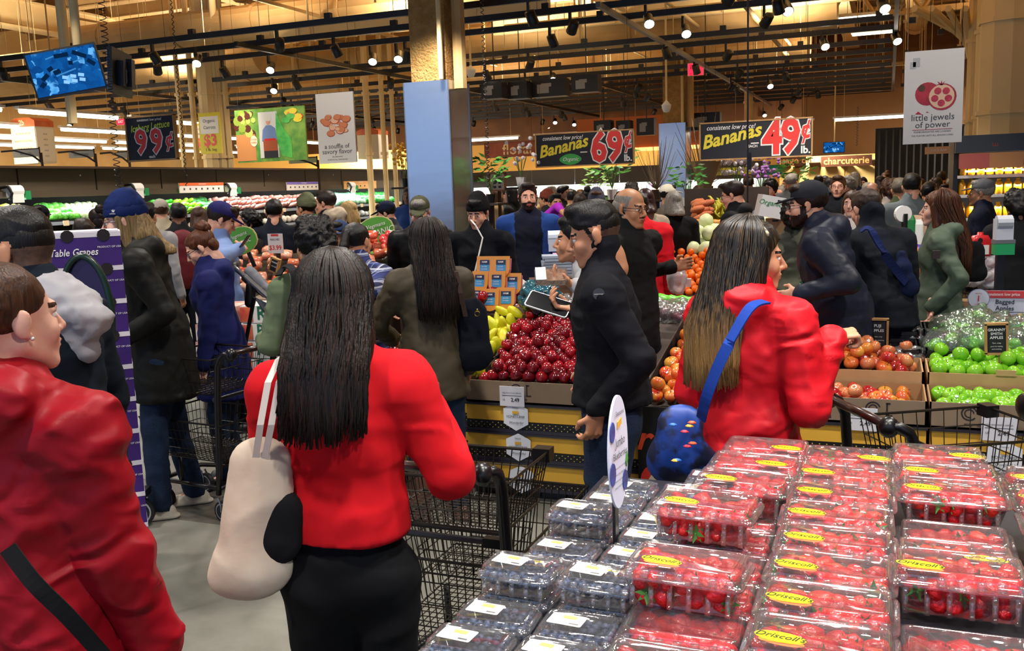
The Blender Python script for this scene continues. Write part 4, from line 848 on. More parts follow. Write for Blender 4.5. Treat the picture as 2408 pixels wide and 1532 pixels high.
def tv(label, c, wd, hh, rz, tilt, roll=0, back=False, group=None):
    o = thing('television', label, 'television', c); o.rotation_euler = Euler((R(tilt), R(roll), rz))
    m = MB(); m.box((0, .03, 0), (wd, .05, hh)); m.build('casing', BLK, o); m = MB(); m.box((0, .09, -.02), (wd*.6, .08, hh*.55)); m.box((0, .14, 0), (.12, .06, .3)); m.build('rear_housing', BLKM, o)
    for i in range(4): m = MB(); m.box((-wd*.2+i*wd*.13, .135, -.05), (.02, .01, hh*.3)); m.build('vent_slot', GRY, o)
    m = MB(); m.box((0, .0, .005), (wd*.95, .006, hh*.9)); s = m.build('screen', SCR, o)
    m = MB(); m.tube([(0, .12, 0), (0, .12, 6.9-c.z)], .02, 6) if 'distant' in label else None
    if m.v: m.build('drop_pipe', TAN3, o)
    em = emit('#8CC4F0', .9); ed = emit('#06203E', 1); em2 = emit('#3C88C8', .8)
    for i in range(6): m = MB(); m.box(((-.02+.07*(i % 3))*wd*1.6, -.006, (-.12-.1*(i//3))*hh), (wd*.08, .004, hh*.07), ry=.3); m.build('picture_shelf', em, o)
    for x, z, s_ in ((-.3, -.05, .12), (-.2, .1, .08), (-.12, .02, .1), (.25, .3, .2), (0, .34, .2), (.38, .1, .12), (.1, .16, .06), (-.36, -.2, .08)): m = MB(); m.box((x*wd, -.0055, z*hh), (s_*wd, .003, hh*.09), ry=x*2); m.build('picture_patch', ed, o)
    for x, z, s_ in ((-.1, .35, .25), (.2, .18, .2), (.0, -.02, .3)): m = MB(); m.box((x*wd, -.005, z*hh), (s_*wd, .003, hh*.03), ry=-.2); m.build('picture_patch', em2, o)
    return o
p = at(155, 168, 10.5); tv('left of the two hanging televisions, screen showing blue camera footage', p, .74, .5, R(34), 8, -10)
p = at(276, 172, 10.7); tv('right of the two hanging televisions, seen from behind', p, .74, .48, R(298), -4, 0)
p = at(1961, 347, 26); tv('small distant hanging television glowing blue above the deli', p, .56, .3, 0, -4)
m = MB(); q = at(188, 168, 10.9); m.tube([(q.x, q.y, q.z-.05), (q.x, q.y, 6.5)], .05, 8); tag(m.build('television_pole', TAN3, smooth=True), 'tan drop pipe carrying the two televisions', 'pipe')
def coil(label, px, y0, y1, D, r=.03, turns=None):
    a = at(px, y0, D); z1 = at(px, y1, D).z; a.z = 6.98 if y0 < 200 else a.z; n = int((a.z-z1)/.055); mb = MB(); pts = []
    for i in range(n*6): t = i/6; pts.append((a.x+r*cos(2*pi*t), a.y+r*sin(2*pi*t), a.z-(a.z-z1)*i/(n*6)))
    mb.tube(pts, .005, 4); tag(mb.build('coiled_cord', BLK), label, 'cord')
coil('black coiled cord hanging beside the televisions down to the beanie', 238, 0, 455, 10.2, .035); coil('black coiled cord right of the lettuce sign', 418, 190, 440, 11.5, .012); coil('black coiled cord hanging right of the steel column', 1135, 60, 445, 11.5, .02)
coil('short black coiled cord over the charcuterie counter', 2017, 250, 345, 20, .02)
# thin pole with reader by the 49 cent sign
q = at(1758, 380, 9); m = MB(); m.tube([(q.x, q.y, 1.0), (q.x, q.y, 4.2)], .009, 5); m.box((q.x+.02, q.y-.02, q.z), (.04, .03, .16)); tag(m.build('drop_rod', BLK), 'thin black rod dropping from the ceiling past the 49 cent sign', 'rod')
# ================================================================== produce displays
rnd = random.Random(11)
def lathe_mesh(name, prof, n, mats, smooth=True, sq=1, wob=0):
    m = MB(); m.lathe(prof, n, sq=sq)
    if wob: m.v = [(x*(1+wob*sin(3*atan2(y, x)+z*20)), y*(1+wob*cos(2*atan2(y, x))), z) for x, y, z in m.v]
    return m.mesh(name, mats, smooth)
def apple_prof(r, tall=1.0, n=9):
    P = []
    for i in range(n+1):
        a = -pi/2+pi*i/n; rr = r*cos(a)*(1+.12*sin(a)); z = r*tall*sin(a)*.93
        if i == n: rr = .001; z = r*tall*.66
        if i == n-1: rr = r*.30; z = r*tall*.86
        if i == 0: rr = .001; z = -r*tall*.78
        P.append((max(rr, .001), z))
    return P
ORANGEM = pbr('#F07810', .45, hex2='#E86808', vs=6, bump=.12, bs=300, rnd=1)
def fruit_kind(name, mats, prof, n=14, stem=True, sticker=None, wob=.02, sq=1):
    me = lathe_mesh(name, prof, n, mats, True, sq, wob); top = prof[-1][1]
    sm = MB(); sm.tube([(0, 0, top-.004), (.002, 0, top+.01), (.006, 0, top+.018)], .0016, 4); sm = sm.mesh('stem', pbr('#5A4020', .8)) if stem else None
    r = max(p[0] for p in prof); st = None
    if sticker: s = MB(); s.disc((r*.72, -.0, r*.72), .009, (.7, 0, .72), 10); s.v = [tuple(V(p)+V((.0025, 0, .0025))) for p in s.v]; st = s.mesh('sticker', sticker)
    return me, sm, st
def fruit(kind, name, label, cat, group, loc, rot=None, p_st=.2, sc_=1.0):
    o = put(name, kind[0]); tag(o, label, cat, group); o.location = loc
    o.rotation_euler = rot or (rnd.uniform(-.9, .9), rnd.uniform(-.9, .9), rnd.uniform(0, 6.28)); o.scale = (sc_,)*3
    if kind[1]: c = put('stem', kind[1], o)
    if kind[2] and rnd.random() < p_st: put('sticker', kind[2], o)
    return o
STK = pbr('#F2F2EE', .5)
RD = pbr('#5A0814', .16, hex2='#8E1420', vs=16, det=6, rnd=1, coat=.3, lo=.35, hi=.7); RD2 = pbr('#A81420', .2, hex2='#6E0A18', vs=20, det=6, rnd=1, coat=.3)
GA = pbr('#C82A1C', .25, hex2='#E8A030', vs=9, det=5, rnd=1, coat=.3, stretch=(3, 3, .7), lo=.42, hi=.75); GA2 = pbr('#D8562A', .25, hex2='#E0B040', vs=9, det=5, rnd=1, coat=.3, lo=.4, hi=.72)
FU = pbr('#B01822', .2, hex2='#D05A38', vs=9, det=5, rnd=1, coat=.35, stretch=(3, 3, .7), lo=.4, hi=.72); FU2 = pbr('#C04834', .25, hex2='#D89058', vs=8, det=5, rnd=1, coat=.3)
GS = pbr('#6CB81E', .2, hex2='#8CCC34', vs=6, det=4, rnd=1, coat=.35); YA = pbr('#C8B83A', .3, hex2='#B8C048', vs=6, rnd=1)
K_rd = [fruit_kind('dark_red_apple', [m], apple_prof(.037, 1.12), sticker=STK, wob=.05) for m in (RD, RD2)]
K_ga = [fruit_kind('red_orange_apple', [m], apple_prof(.042, .95), sticker=STK) for m in (GA, GA2)]
K_fu = [fruit_kind('red_apple', [m], apple_prof(.040, .95), sticker=STK) for m in (FU, FU2, GA2)]
K_gs = [fruit_kind('green_apple', [GS], apple_prof(.042, .98), sticker=pbr('#BFE0E8', .5))]
K_ya = [fruit_kind('yellow_apple', [YA], apple_prof(.037, 1.0))]
K_or = [fruit_kind('orange', [ORANGEM], [(.001, -.038), (.018, -.034), (.034, -.018), (.038, 0), (.034, .018), (.018, .034), (.001, .037)], 12, stem=False, wob=.0)]
K_hd = [fruit_kind('honeydew_melon', [pbr('#CFD8A0', .5, hex2='#DCE0B0', vs=5, rnd=1)], [(.001, -.088), (.04, -.078), (.07, -.045), (.08, 0), (.07, .045), (.04, .078), (.001, .088)], 16, stem=True, wob=.01)]
YM = pbr('#E0D21E', .4, hex2='#C8D028', vs=7, rnd=1)
K_ym = [fruit_kind('yellow_mango', [YM], [(.001, -.07), (.022, -.062), (.036, -.03), (.04, 0), (.034, .035), (.02, .062), (.001, .07)], 12, stem=False, sq=.75)]
def heap(kinds, name, label, cat, group, X0, X1, Y0, Y1, zf, r, jit=.25, top=0, skip=0, rows=None):
    n = 0; dy = r*1.78; j = 0; y = Y0+r
    while y < Y1-r*.5:
        xa = X0(y) if callable(X0) else X0; xz = X1(y) if callable(X1) else X1
        x = xa+r+(r if j % 2 else 0)
        while x < xz-r*.6:
            if rnd.random() >= skip:
                k_ = rnd.choice(kinds); z = zf(x, y)
                fruit(k_, name, label, cat, group, (x+rnd.uniform(-jit, jit)*r, y+rnd.uniform(-jit, jit)*r, z+rnd.uniform(-.15, .25)*r), sc_=rnd.uniform(.9, 1.08)); n += 1
                if rnd.random() < top: fruit(rnd.choice(kinds), name, label, cat, group, (x+r*rnd.uniform(.4, .9), y+r*.3, z+r*1.45), sc_=rnd.uniform(.92, 1.05)); n += 1
            x += r*2.02
        y += dy; j += 1
    return n
CARD = pbr('#8E7A64', .85, hex2='#84705A', vs=6); CARDL = pbr('#C09A6E', .85, hex2='#B48E62', vs=5); CARDI = pbr('#A48058', .9); YEL = pbr('#E2AE38', .6); DKC = pbr('#1C1A22', .5); DKW = pbr('#3A2A20', .7, hex2='#2C1E16', vs=4, stretch=(1, 8, 1))
WDB = pbr('#6A4A34', .75, hex2='#4E3424', vs=5, stretch=(.6, 6, 6))
FY = 4.85
def X(px, y=910, Y=FY): return ony(px, y, Y).x
def tray(label, x0, x1, y0, y1, zt, h=.13, inner=CARDI, outer=CARD, logo=True, group=None, name='cardboard_tray', cat='tray'):
    o = thing(name, label, cat, ((x0+x1)/2, (y0+y1)/2, zt-h), 0, group); wd = x1-x0; dp = y1-y0; t_ = .008
    m = MB(); m.box((0, 0, .004), (wd, dp, .008)); m.build('tray_floor', inner, o)
    m = MB(); m.box((0, -dp/2+t_/2, h/2), (wd, t_, h)); m.build('front_wall', outer, o); m = MB(); m.box((0, dp/2-t_/2, h/2), (wd, t_, h)); m.build('back_wall', inner, o)
    for s in (-1, 1): m = MB(); m.box((s*(wd/2-t_/2), 0, h/2), (t_, dp, h)); m.build('side_wall', inner, o)
    if logo:
        n_ = max(1, int(wd/.38))
        for i in range(n_):
            x = -wd/2+wd*(i+.5)/n_; yy = -dp/2-.002
            for r1, r2, a0, a1 in ((.036, .030, .3, 5.6), (.022, .017, 0, 5.2)):
                m = MB(); A = np.linspace(a0, a1, 14)
                for a, b_ in zip(A[:-1], A[1:]): m.add([(x-.02+r1*cos(a), yy, h*.62+r1*sin(a)), (x-.02+r1*cos(b_), yy, h*.62+r1*sin(b_)), (x-.02+r2*cos(b_), yy, h*.62+r2*sin(b_)), (x-.02+r2*cos(a), yy, h*.62+r2*sin(a))], [(0, 1, 2, 3)])
                m.build('printed_ring', DKC, o)
            m = MB(); m.box((x+.045, yy, h*.62), (.006, .002, .06)); m.box((x+.055, yy, h*.37), (.03, .002, .005)); m.box((x+.05, yy, h*.85), (.02, .002, .006)); m.build('printed_stroke', DKC, o)
            T(o, 'wegmans', x-.0, h*.2, .024, DKC, yy, shear=.35)
    return o
def fixture(x0, x1, lab, tiers=3, y0=FY, ydeep=1.6, zt=.57, hexes=True, black=False):
    """stack of printed produce boxes carrying the trays"""
    th = zt/ tiers if not black else zt
    wd = x1-x0
    th = (zt-.06)/tiers
    for k in range(tiers):
        o = thing('yellow_produce_box', '%s, %s' % (lab, ['bottom', 'middle', 'top'][k] if tiers == 3 else 'one of the stack'), 'box', ((x0+x1)/2, y0+ydeep/2, .06+k*th), 0, 'yellow banded box stacks')
        m = MB(); m.box((0, 0, th/2), (wd-.012, ydeep-.04, th*.98)); m.build('carton', DKC, o)
        yy = -ydeep/2+.01; m = MB(); m.box((0, yy, th*.67), (wd-.012, .02, th*.54)); m.build('yellow_band', YEL, o)
        m = MB(); m.box((0, yy, th*.25), (wd-.012, .022, th*.27)); m.build('black_band', BLK, o)
        m = MB()
        for r_ in range(3):
            q = int(wd/.035)
            for i in range(q): m.box((-wd/2+.03+i*.035+(r_ % 2)*.017, yy-.012, th*(.16+.08*r_)), (.006, .002, .004))
        m.build('printed_dots', pbr('#E8C860', .6), o)['kind'] = 'stuff'
        m = MB(); m.box((0, yy-.008, th*.97), (wd, .035, .012)); m.box((0, yy-.006, .012), (wd, .03, .02)); m.build('plastic_lip', pbr('#2C2A34', .35), o)
        m = MB(); m.box((-wd/2+.004, 0, th/2), (.008, ydeep-.04, th*.9)); m.build('end_panel', YEL, o)
    m = MB(); m.box(((x0+x1)/2, y0+ydeep/2+.02, .03), (wd-.03, ydeep-.1, .06))
    for i in range(int(wd/.16)): m.box((x0+.1+i*.16, y0+.06, .035), (.012, .02, .05))
    tag(m.build('plinth_crate', pbr('#1A1E28', .4)), lab.replace('yellow banded box', 'black plinth crate'), 'crate', 'plinth crates')
def hextag(x, z, y=FY-.02, s=.075, lab='white hexagonal product tag on the yellow boxes, upper one'):
    o = thing('hexagonal_tag', lab, 'tag', (x, y, z)); m = MB(); m.poly([(-s, 0, s*.62), (0, 0, s*1.1), (s, 0, s*.62), (s, 0, -s*.55), (0, 0, -s*1.1), (-s, 0, -s*.55)][::-1], .003); m.build('card', pbr('#E4E8F0', .5), o)
    m = MB(); m.box((.0, -.004, s*.35), (s*.5, .002, s*.22)); m.build('yellow_print', YEL, o); T(o, 'Sweet', 0, s*.72, s*.2, DT, -.005); T(o, 'HONEYCRISP', 0, s*.02, s*.25, DT, -.005, bold=.01); T(o, 'Wonderful', 0, -s*.45, s*.26, DT, -.005, shear=.3); return o
def shelf_tag(x, z, y=FY-.025, lab='white shelf price tag on the left apple tray'):
    o = thing('price_tag', lab, 'price tag', (x, y, z)); m = MB(); m.box((0, 0, 0), (.15, .004, .115)); m.build('card', pbr('#DCDCE4', .5), o)
    T(o, 'RED DELICIOUS APPLES' if 'left' in lab else 'GRANNY SMITH APPLES', 0, .02, .011, DT, -.004); T(o, '2.49', .02, -.02, .03, DT, -.004, bold=.02); T(o, 'LB', -.05, -.02, .014, DT, -.004); m = MB(); m.box((0, -.003, .005), (.12, .002, .0015)); m.build('rule', DT, o)
x0a, x0b = X(868), X(1093); x1b = X(1348); x2a = X(1505); x2b = X(1700); x4a = X(1868, 960); x4b = X(2183, 960); x5b = x4b+.78
fixture(x0a, x0b-.01, 'yellow banded box behind the olive coat', y0=FY+.12, ydeep=1.5)
fixture(x0b, x2a-.01, 'yellow banded box under the dark red apples')
fixture(x2b, x4b, 'yellow banded box under the right red apples')
fixture(x4b+.01, x5b, 'yellow banded box under the green apples')
hx = X(1216, 985); hextag(hx, onz(1216, 985, 0.5).z*0+.5*1); hextag(hx+.01, .32, lab='white hexagonal product tag on the yellow boxes, middle one'); hextag(hx+.02, .13, lab='white hexagonal product tag on the yellow boxes, lowest one')
shelf_tag(X(1208, 940), .62); shelf_tag(X(2348, 1005), .59, lab='white shelf price tag under the green apples'); hextag(X(2362, 1045), .45, lab='white hexagonal tag under the green apples'); shelf_tag(X(2025, 1000), .6, lab='white shelf price tag under the right red apples')
# --- trays
for k, (a, b_, lab) in enumerate(((x0a, x0b-.01, 'brown tray half hidden behind the olive coat'), (x0b, x1b+.02, 'brown printed tray at the front of the dark red apples'), (x4a-.28, x4b-.006, 'brown printed tray at the front of the right red apples'), (x4b+.006, x5b, 'brown printed tray at the front of the green apples'))):
    tray(lab, a, b_, FY+(.12 if k == 0 else 0), FY+.42, .70, .125)
tray('plain brown tray behind the man in the black jacket', x1b+.03, x2a-.02, FY, FY+.42, .70, .125)
for k, (a, b_, ya, yb, z, n_, c) in enumerate(((x4a-.28, x4b-.01, FY+.43, FY+.85, .76, 'second row brown tray of the right red apples', CARDL), (x4b+.01, x5b, FY+.43, FY+.85, .76, 'second row brown tray of the green apples', CARDL))):
    tray(n_, a, b_, ya, yb, z, .2, CARDL, CARDL, logo=False)
    m = MB(); wdm = .09; m.box(((a+b_)/2-.02, ya-.002, z+.012), (wdm, .008, .03)); tag(m.build('carton_tab', CARDL), n_.replace('brown tray', 'cardboard tab') , 'tab')
CRB = pbr('#16171C', .4)
def crate(label, x0, x1, y0, y1, z0, z1, mt=CRB):
    o = thing('black_crate', label, 'crate', ((x0+x1)/2, (y0+y1)/2, z0)); wd = x1-x0; dp = y1-y0; h = z1-z0
    m = MB(); m.box((0, 0, .01), (wd, dp, .02)); m.build('crate_floor', mt, o)
    for c, d, nm in (((0, -dp/2, h/2), (wd, .012, h), 'front_wall'), ((0, dp/2, h/2), (wd, .012, h), 'back_wall'), ((-wd/2, 0, h/2), (.012, dp, h), 'side_wall'), ((wd/2, 0, h/2), (.012, dp, h), 'side_wall')): m = MB(); m.box(c, d); m.box((c[0], c[1], h-.01), (max(d[0], .03), max(d[1], .03), .02)); m.build(nm, mt, o)
    return o
for k, (a, b_, nm) in enumerate(((x4a-.3, x4b-.02, 'red'), (x4b+.02, x5b, 'green'))):
    crate('low black crate behind the %s apples on the right' % nm, a, b_, FY+.87, FY+1.27, .55, .80); crate('rear black crate behind the %s apples on the right' % nm, a, b_, FY+1.3, FY+1.72, .55, .84)
m = MB(); m.box(((x0b+x5b)/2, FY+1.0, .28), (x5b-x0b, 1.3, .56)); tag(m.build('display_plinth', DKC), 'dark plinth body inside the long apple display', 'plinth')
# sloped bed boards under the apples
def bed(x0, x1, y0, y1, z0, z1, lab, mt=DKW):
    m = MB(); a = atan2(z1-z0, y1-y0); m.box(((x0+x1)/2, (y0+y1)/2, (z0+z1)/2-.05), (x1-x0, sqrt((y1-y0)**2+(z1-z0)**2), .02), rx=a)
    for s in (x0, x1): m.poly([(s, y0, z0-.14), (s, y1, z0-.14), (s, y1, z1+.02), (s, y0, z0+.0)], .01, (1, 0, 0))
    tag(m.build('sloping_bed', mt), lab, 'display bed')
bed(x0b+.02, x2a, FY+.03, FY+1.25, .66, .90, 'sloping dark bed board under the dark red apples'); bed(x0a, x0b-.02, FY+.15, FY+1.25, .66, .88, 'sloping dark bed board behind the olive coat'); bed(x2a, x2b, FY+.0, FY+1.3, .60, .84, 'sloping dark bed board under the orange red apples')
sl = lambda z0, s, y0=FY: (lambda x, y: z0+s*(y-y0))
heap(K_rd, 'dark_red_apple', 'shiny dark red apple in the heap left of the man in the black jacket', 'apple', 'dark red apples', lambda y: x0b+.13-.16*(y-FY), x1b+.1, FY+.02, FY+1.05, lambda x, y: .70+.21*(y-FY)+.035*sin(min(1, (y-FY)/1.0)*pi), .037, top=.32)
heap(K_rd, 'dark_red_apple', 'shiny dark red apple in the heap left of the man in the black jacket', 'apple', 'dark red apples', x0b+.06, x0b+.13, FY+.02, FY+.12, lambda x, y: .69, .037)
heap([K_ym[0]], 'yellow_mango', 'yellow mango beside the dark red apples and the dark tote', 'mango', 'yellow mangoes', lambda y: x0b-.06-.2*(y-FY), lambda y: x0b+.12-.16*(y-FY), FY+.08, FY+1.0, sl(.71, .2), .042, top=.3)
heap(K_rd[1:], 'red_apple', 'shiny red apple glimpsed between the red sweater and olive coat', 'apple', 'apples behind the olive coat', x0a, x0a+.42, FY+.14, FY+1.2, sl(.7, .32), .04, top=.25)
heap(K_ya+K_ga[1:], 'yellow_apple', 'yellow green apple behind the dark red heap', 'apple', 'yellow apples behind the dark red ones', x0b+.3, x1b+.0, FY+1.08, FY+1.3, sl(.72, .22), .037, top=.2)
m = MB(); m.box((x0b+.06, FY+.5, .80), (.012, .5, .1), rx=.2, rz=.16); tag(m.build('divider_board', BLK), 'black divider between the mangoes and the dark red apples', 'divider')
heap(K_ga, 'red_orange_apple', 'red and orange apple in the middle heap left of the red raincoat', 'apple', 'orange red apples in the middle', x2a+.02, x2b+.1, FY-.0, FY+1.25, sl(.645, .19), .043, top=.3)
heap(K_fu, 'red_apple', 'red apple in the front tray right of the red raincoat', 'apple', 'right red apples, front tray', x4a-.1, x4b-.03, FY+.03, FY+.4, lambda x, y: .66, .040, skip=.12, top=.1)
heap(K_fu, 'red_apple', 'red apple heaped in the second tray beside the fuji chalk sign', 'apple', 'right red apples, second tray', x4a-.2, x4b-.03, FY+.45, FY+1.0, lambda x, y: .74+.10*sin(pi*min(1, max(0, (x-x4a+.3)/(x4b-x4a+.2))))*(.5+.5*sin(min(1, (y-FY-.45)/.5)*pi/2)), .041, top=.35)
heap(K_gs, 'green_apple', 'green apple in the front tray at the right edge', 'apple', 'green apples, front tray', x4b+.03, x5b-.05, FY+.03, FY+.4, lambda x, y: .665, .042, skip=.2)
heap(K_gs, 'green_apple', 'green apple in the second tray below the granny smith sign', 'apple', 'green apples, second tray', x4b+.03, x5b-.05, FY+.45, FY+.86, lambda x, y: .76, .042, top=.35)
# --- bags of produce
BAG = film(refl=.16, rough=.12, white=.12, bump=.9, bs=26)
def bag(label, c, r, fruitk=None, n=10, fr=.036, mt=BAG, name='plastic_bag', cat='bag', group=None, seed=0, fold=.012, tag_fruit=None, knot=True, h=.016):
    o = thing(name, label, cat, c, rnd.uniform(-.4, .4), group)
    pr = [el((0, 0, r[2]*.8), r), rc((0, 0, r[2]*1.2), (r[0]*.3, 0, r[2]*1.9 if knot else r[2]*1.3), r[2]*.5, r[2]*.25)]
    a, q = solid(pr, h, .03, [((0, 0, -1), 0)], [(fold, 22), (fold*.4, 50)], seed); put('bag_film', npmesh('bag_film', a, q, [mt]), o)
    if fruitk:
        for i in range(n):
            th = rnd.uniform(0, 6.28); q_ = sqrt(rnd.random())*.8; k_ = rnd.choice(fruitk)
            c_ = put('bagged_fruit', k_[0], o); c_.location = (r[0]*q_*cos(th)*.9, r[1]*q_*sin(th)*.9, fr+rnd.random()*max(.0, r[2]*1.5*(1-q_*.8)-fr)); c_.rotation_euler = (rnd.random()*3, rnd.random()*3, 0); c_.scale = (fr/.04,)*3
    return o
for i, (px, Y_, z) in enumerate(((1180, 6.15, .93), (1235, 6.2, .95), (1290, 6.2, .94), (1150, 6.4, .9), (1262, 6.45, 1.0), (1320, 6.35, .95))):
    p = ony(px, 760, Y_); bag('clear plastic bag of mixed yellow and red apples behind the dark red heap', (p.x, Y_, z-.08), (.13, .11, .075), K_ga+K_ya+K_fu[2:], 9, seed=i, group='bags of apples behind the dark red heap')
K_on = [fruit_kind('red_onion', [pbr('#6A2438', .25, hex2='#9A4A58', vs=6, stretch=(6, 6, .5), rnd=1, coat=.3)], apple_prof(.036, .95), stem=False)]
for i, (px, Y_) in enumerate(((1540, 6.35), (1590, 6.4), (1625, 6.3))):
    p = ony(px, 740, Y_); bag('clear bag of red onions above the middle apples', (p.x, Y_, .84), (.16, .12, .08), K_on, 11, seed=20+i, group='bags of red onions')
m = MB(); m.box(((x2a+x2b)/2, 6.2, .78), (x2b-x2a, .04, .1)); tag(m.build('back_board', WDB), 'brown board behind the middle apples', 'board')
p0 = ony(1610, 720, 6.6); a, q = solid([rc((p0.x-.2, 6.62, .955), (p0.x+.14, 6.62, .945), .04, .03)], .02, .02, (), [(.012, 18)], 3); tag(put('green_bag', npmesh('green_bag', a, q, [pbr('#6AC83A', .3)])), 'bright green plastic bag behind the red onions', 'bag')
GBAG = film('#E4F8D8', .14, .12, .10, bump=.9, bs=26)
for i, (px, Y_, z) in enumerate(((2225, 5.9, .78), (2262, 6.2, .82), (2300, 5.95, .8), (2345, 6.3, .82), (2390, 5.95, .78), (2410, 6.3, .82), (2290, 6.45, .84), (2235, 6.4, .8))):
    p = ony(px, 800, Y_); bag('clear bag of green apples heaped behind the loose green apples', (p.x, Y_, z-.04), (.13, .12, .085), K_gs, 9, seed=30+i, mt=GBAG, group='bags of green apples')
for i, (px, Y_, z) in enumerate(((2085, 5.75, .76), (2135, 5.8, .76), (2050, 5.8, .75), (2150, 6.25, .80), (2100, 6.3, .80), (1990, 6.3, .8), (1950, 6.2, .8))):
    p = ony(px, 830, Y_); bag('clear bag of red apples lying in the black crates', (p.x, Y_, z-.05), (.12, .11, .05), K_fu, 8, seed=40+i, fr=.032, group='bags of red apples in crates', knot=False)
# wooden box under the reaching hand
p = ony(1915, 765, 5.9); o = tray('brown wooden box in front of the reaching hand', p.x-.2, p.x+.22, 5.7, 6.1, .92, .14, WDB, WDB, logo=False, name='wooden_box', cat='box')
for i in range(5): fruit(K_or[0], 'small_orange', 'small orange in the wooden box at the hand', 'orange', 'oranges in the wooden box', (p.x-.14+i*.05, 5.78+.05*(i % 2), .83), sc_=.8)
# chalk signs on the display
def chalk(label, x0, y0, x1, y1, Y, lines, post=True, rz=0, big=.17):
    o, wd, hh, yy = flat_sign('chalk_sign', label, 'sign', x0, y0, x1, y1, Y=Y, mats=pbr('#17181C', .7), frame=WOODF, fw_=.012, th=.012)
    for i, (s, z, k_) in enumerate(lines): T(o, s, 0, hh*z, wd*k_, pbr('#E6E6E6', .7), yy, bold=.015 if k_ > .1 else 0)
    if post: m = MB(); m.box((.02, 0, -hh/2-.07), (.025, .012, .15)); m.build('stake', WOODF, o)
    o.rotation_euler = (0, rz, 0); return o
chalk('black framed sign reading fuji apples', 2040, 751, 2087, 821, 5.7, (('FUJI', .28, .22), ('APPLES', .12, .2), ('Sweet, crisp', -.08, .1), ('great for snacking', -.2, .09), ('and salads', -.3, .09)))
chalk('black framed sign reading granny smith apples', 2318, 762, 2368, 832, 5.45, (('GRANNY', .3, .2), ('SMITH', .17, .2), ('APPLES', .04, .2), ('Tart, crisp', -.14, .1), ('great for baking', -.25, .09), ('and snacking', -.34, .09)), rz=-.05)
chalk('black framed sign half hidden by the hand with the phone', 1312, 745, 1350, 790, 5.9, (('PINK', .3, .22), ('LADY', .1, .2), ('apples', -.1, .18)), post=False)
o, wd, hh, yy = flat_sign('price_sign', 'white and red sign reading bagged apples 2.99 with a round badge', 'price sign', 2290, 684, 2440, 778, Y=6.9, mats=pbr('#E2E4F2', .5), th=.01)
m = MB(); m.box((0, yy, hh*.41), (wd, .003, hh*.18)); m.build('red_header', pbr('#E04448', .5), o); T(o, 'consistent low price', -.02, hh*.41, hh*.1, WTX, yy-.004, bold=.02, sx=.9)
T(o, 'Bagged', -wd*.02, hh*.22, hh*.15, DT, yy, bold=.02); T(o, 'Apples', -wd*.02, hh*.06, hh*.15, DT, yy, bold=.02); m = MB(); m.box((0, yy, -hh*.03), (wd*.62, .002, .003)); m.build('rule', DT, o)
T(o, 'S', -wd*.31, -hh*.15, hh*.18, REDP, yy, bold=.03); T(o, '2.99', wd*.03, -hh*.25, hh*.4, REDP, yy, bold=.02); m = MB(); m.box((-wd*.37, yy, -hh*.38), (wd*.1, .003, hh*.1)); m.build('red_square', pbr('#D88080', .5), o); T(o, '3 LB BAG', 0, -hh*.07, hh*.04, DT, yy)
m = MB(); m.disc((-wd*.44, yy-.006, hh*.3), hh*.25, (0, -1, 0), 24); m.build('badge_rim', pbr('#8A94C0', .5), o); m = MB(); m.disc((-wd*.44, yy-.009, hh*.3), hh*.235, (0, -1, 0), 24); m.build('badge', pbr('#E8E8F2', .5), o); T(o, '1', -wd*.44, hh*.3, hh*.2, REDP, yy-.012, bold=.02); T(o, 'DIGITAL', -wd*.44, hh*.43, hh*.04, REDP, yy-.012); T(o, 'COUPON', -wd*.44, hh*.16, hh*.04, REDP, yy-.012)
m = MB(); m.tube([(0, .01, -hh/2), (0, .01, -hh/2-.35)], .008, 6); m.build('stem_rod', STEEL, o)
# crisp panel in front of the middle apples
o, wd, hh, yy = flat_sign('printed_front_panel', 'black printed panel with red lettering under the middle apples', 'panel', 1500, 962, 1745, 1290, Y=FY-.03, mats=BLK, th=.02)
T(o, 'crisp', -wd*.34, hh*.27, .19, pbr('#D8482A', .5), yy, shear=.3, bold=.02)
for x, z, r in ((-.30, -.03, .1), (.1, -.1, .12)): m = MB(); m.poly([(x*wd+r*cos(a), yy, z*hh+r*sin(a)) for a in np.linspace(0, 2*pi, 19)[:-1]][::-1], .002); m.build('apple_print', REDP, o); m = MB(); m.poly([(x*wd+.02+r*.8*cos(a), yy-.003, z*hh-.02+r*.8*sin(a)) for a in np.linspace(0, 2*pi, 19)[:-1]][::-1], .002); m.build('apple_print', pbr('#E8D8C0', .5), o)
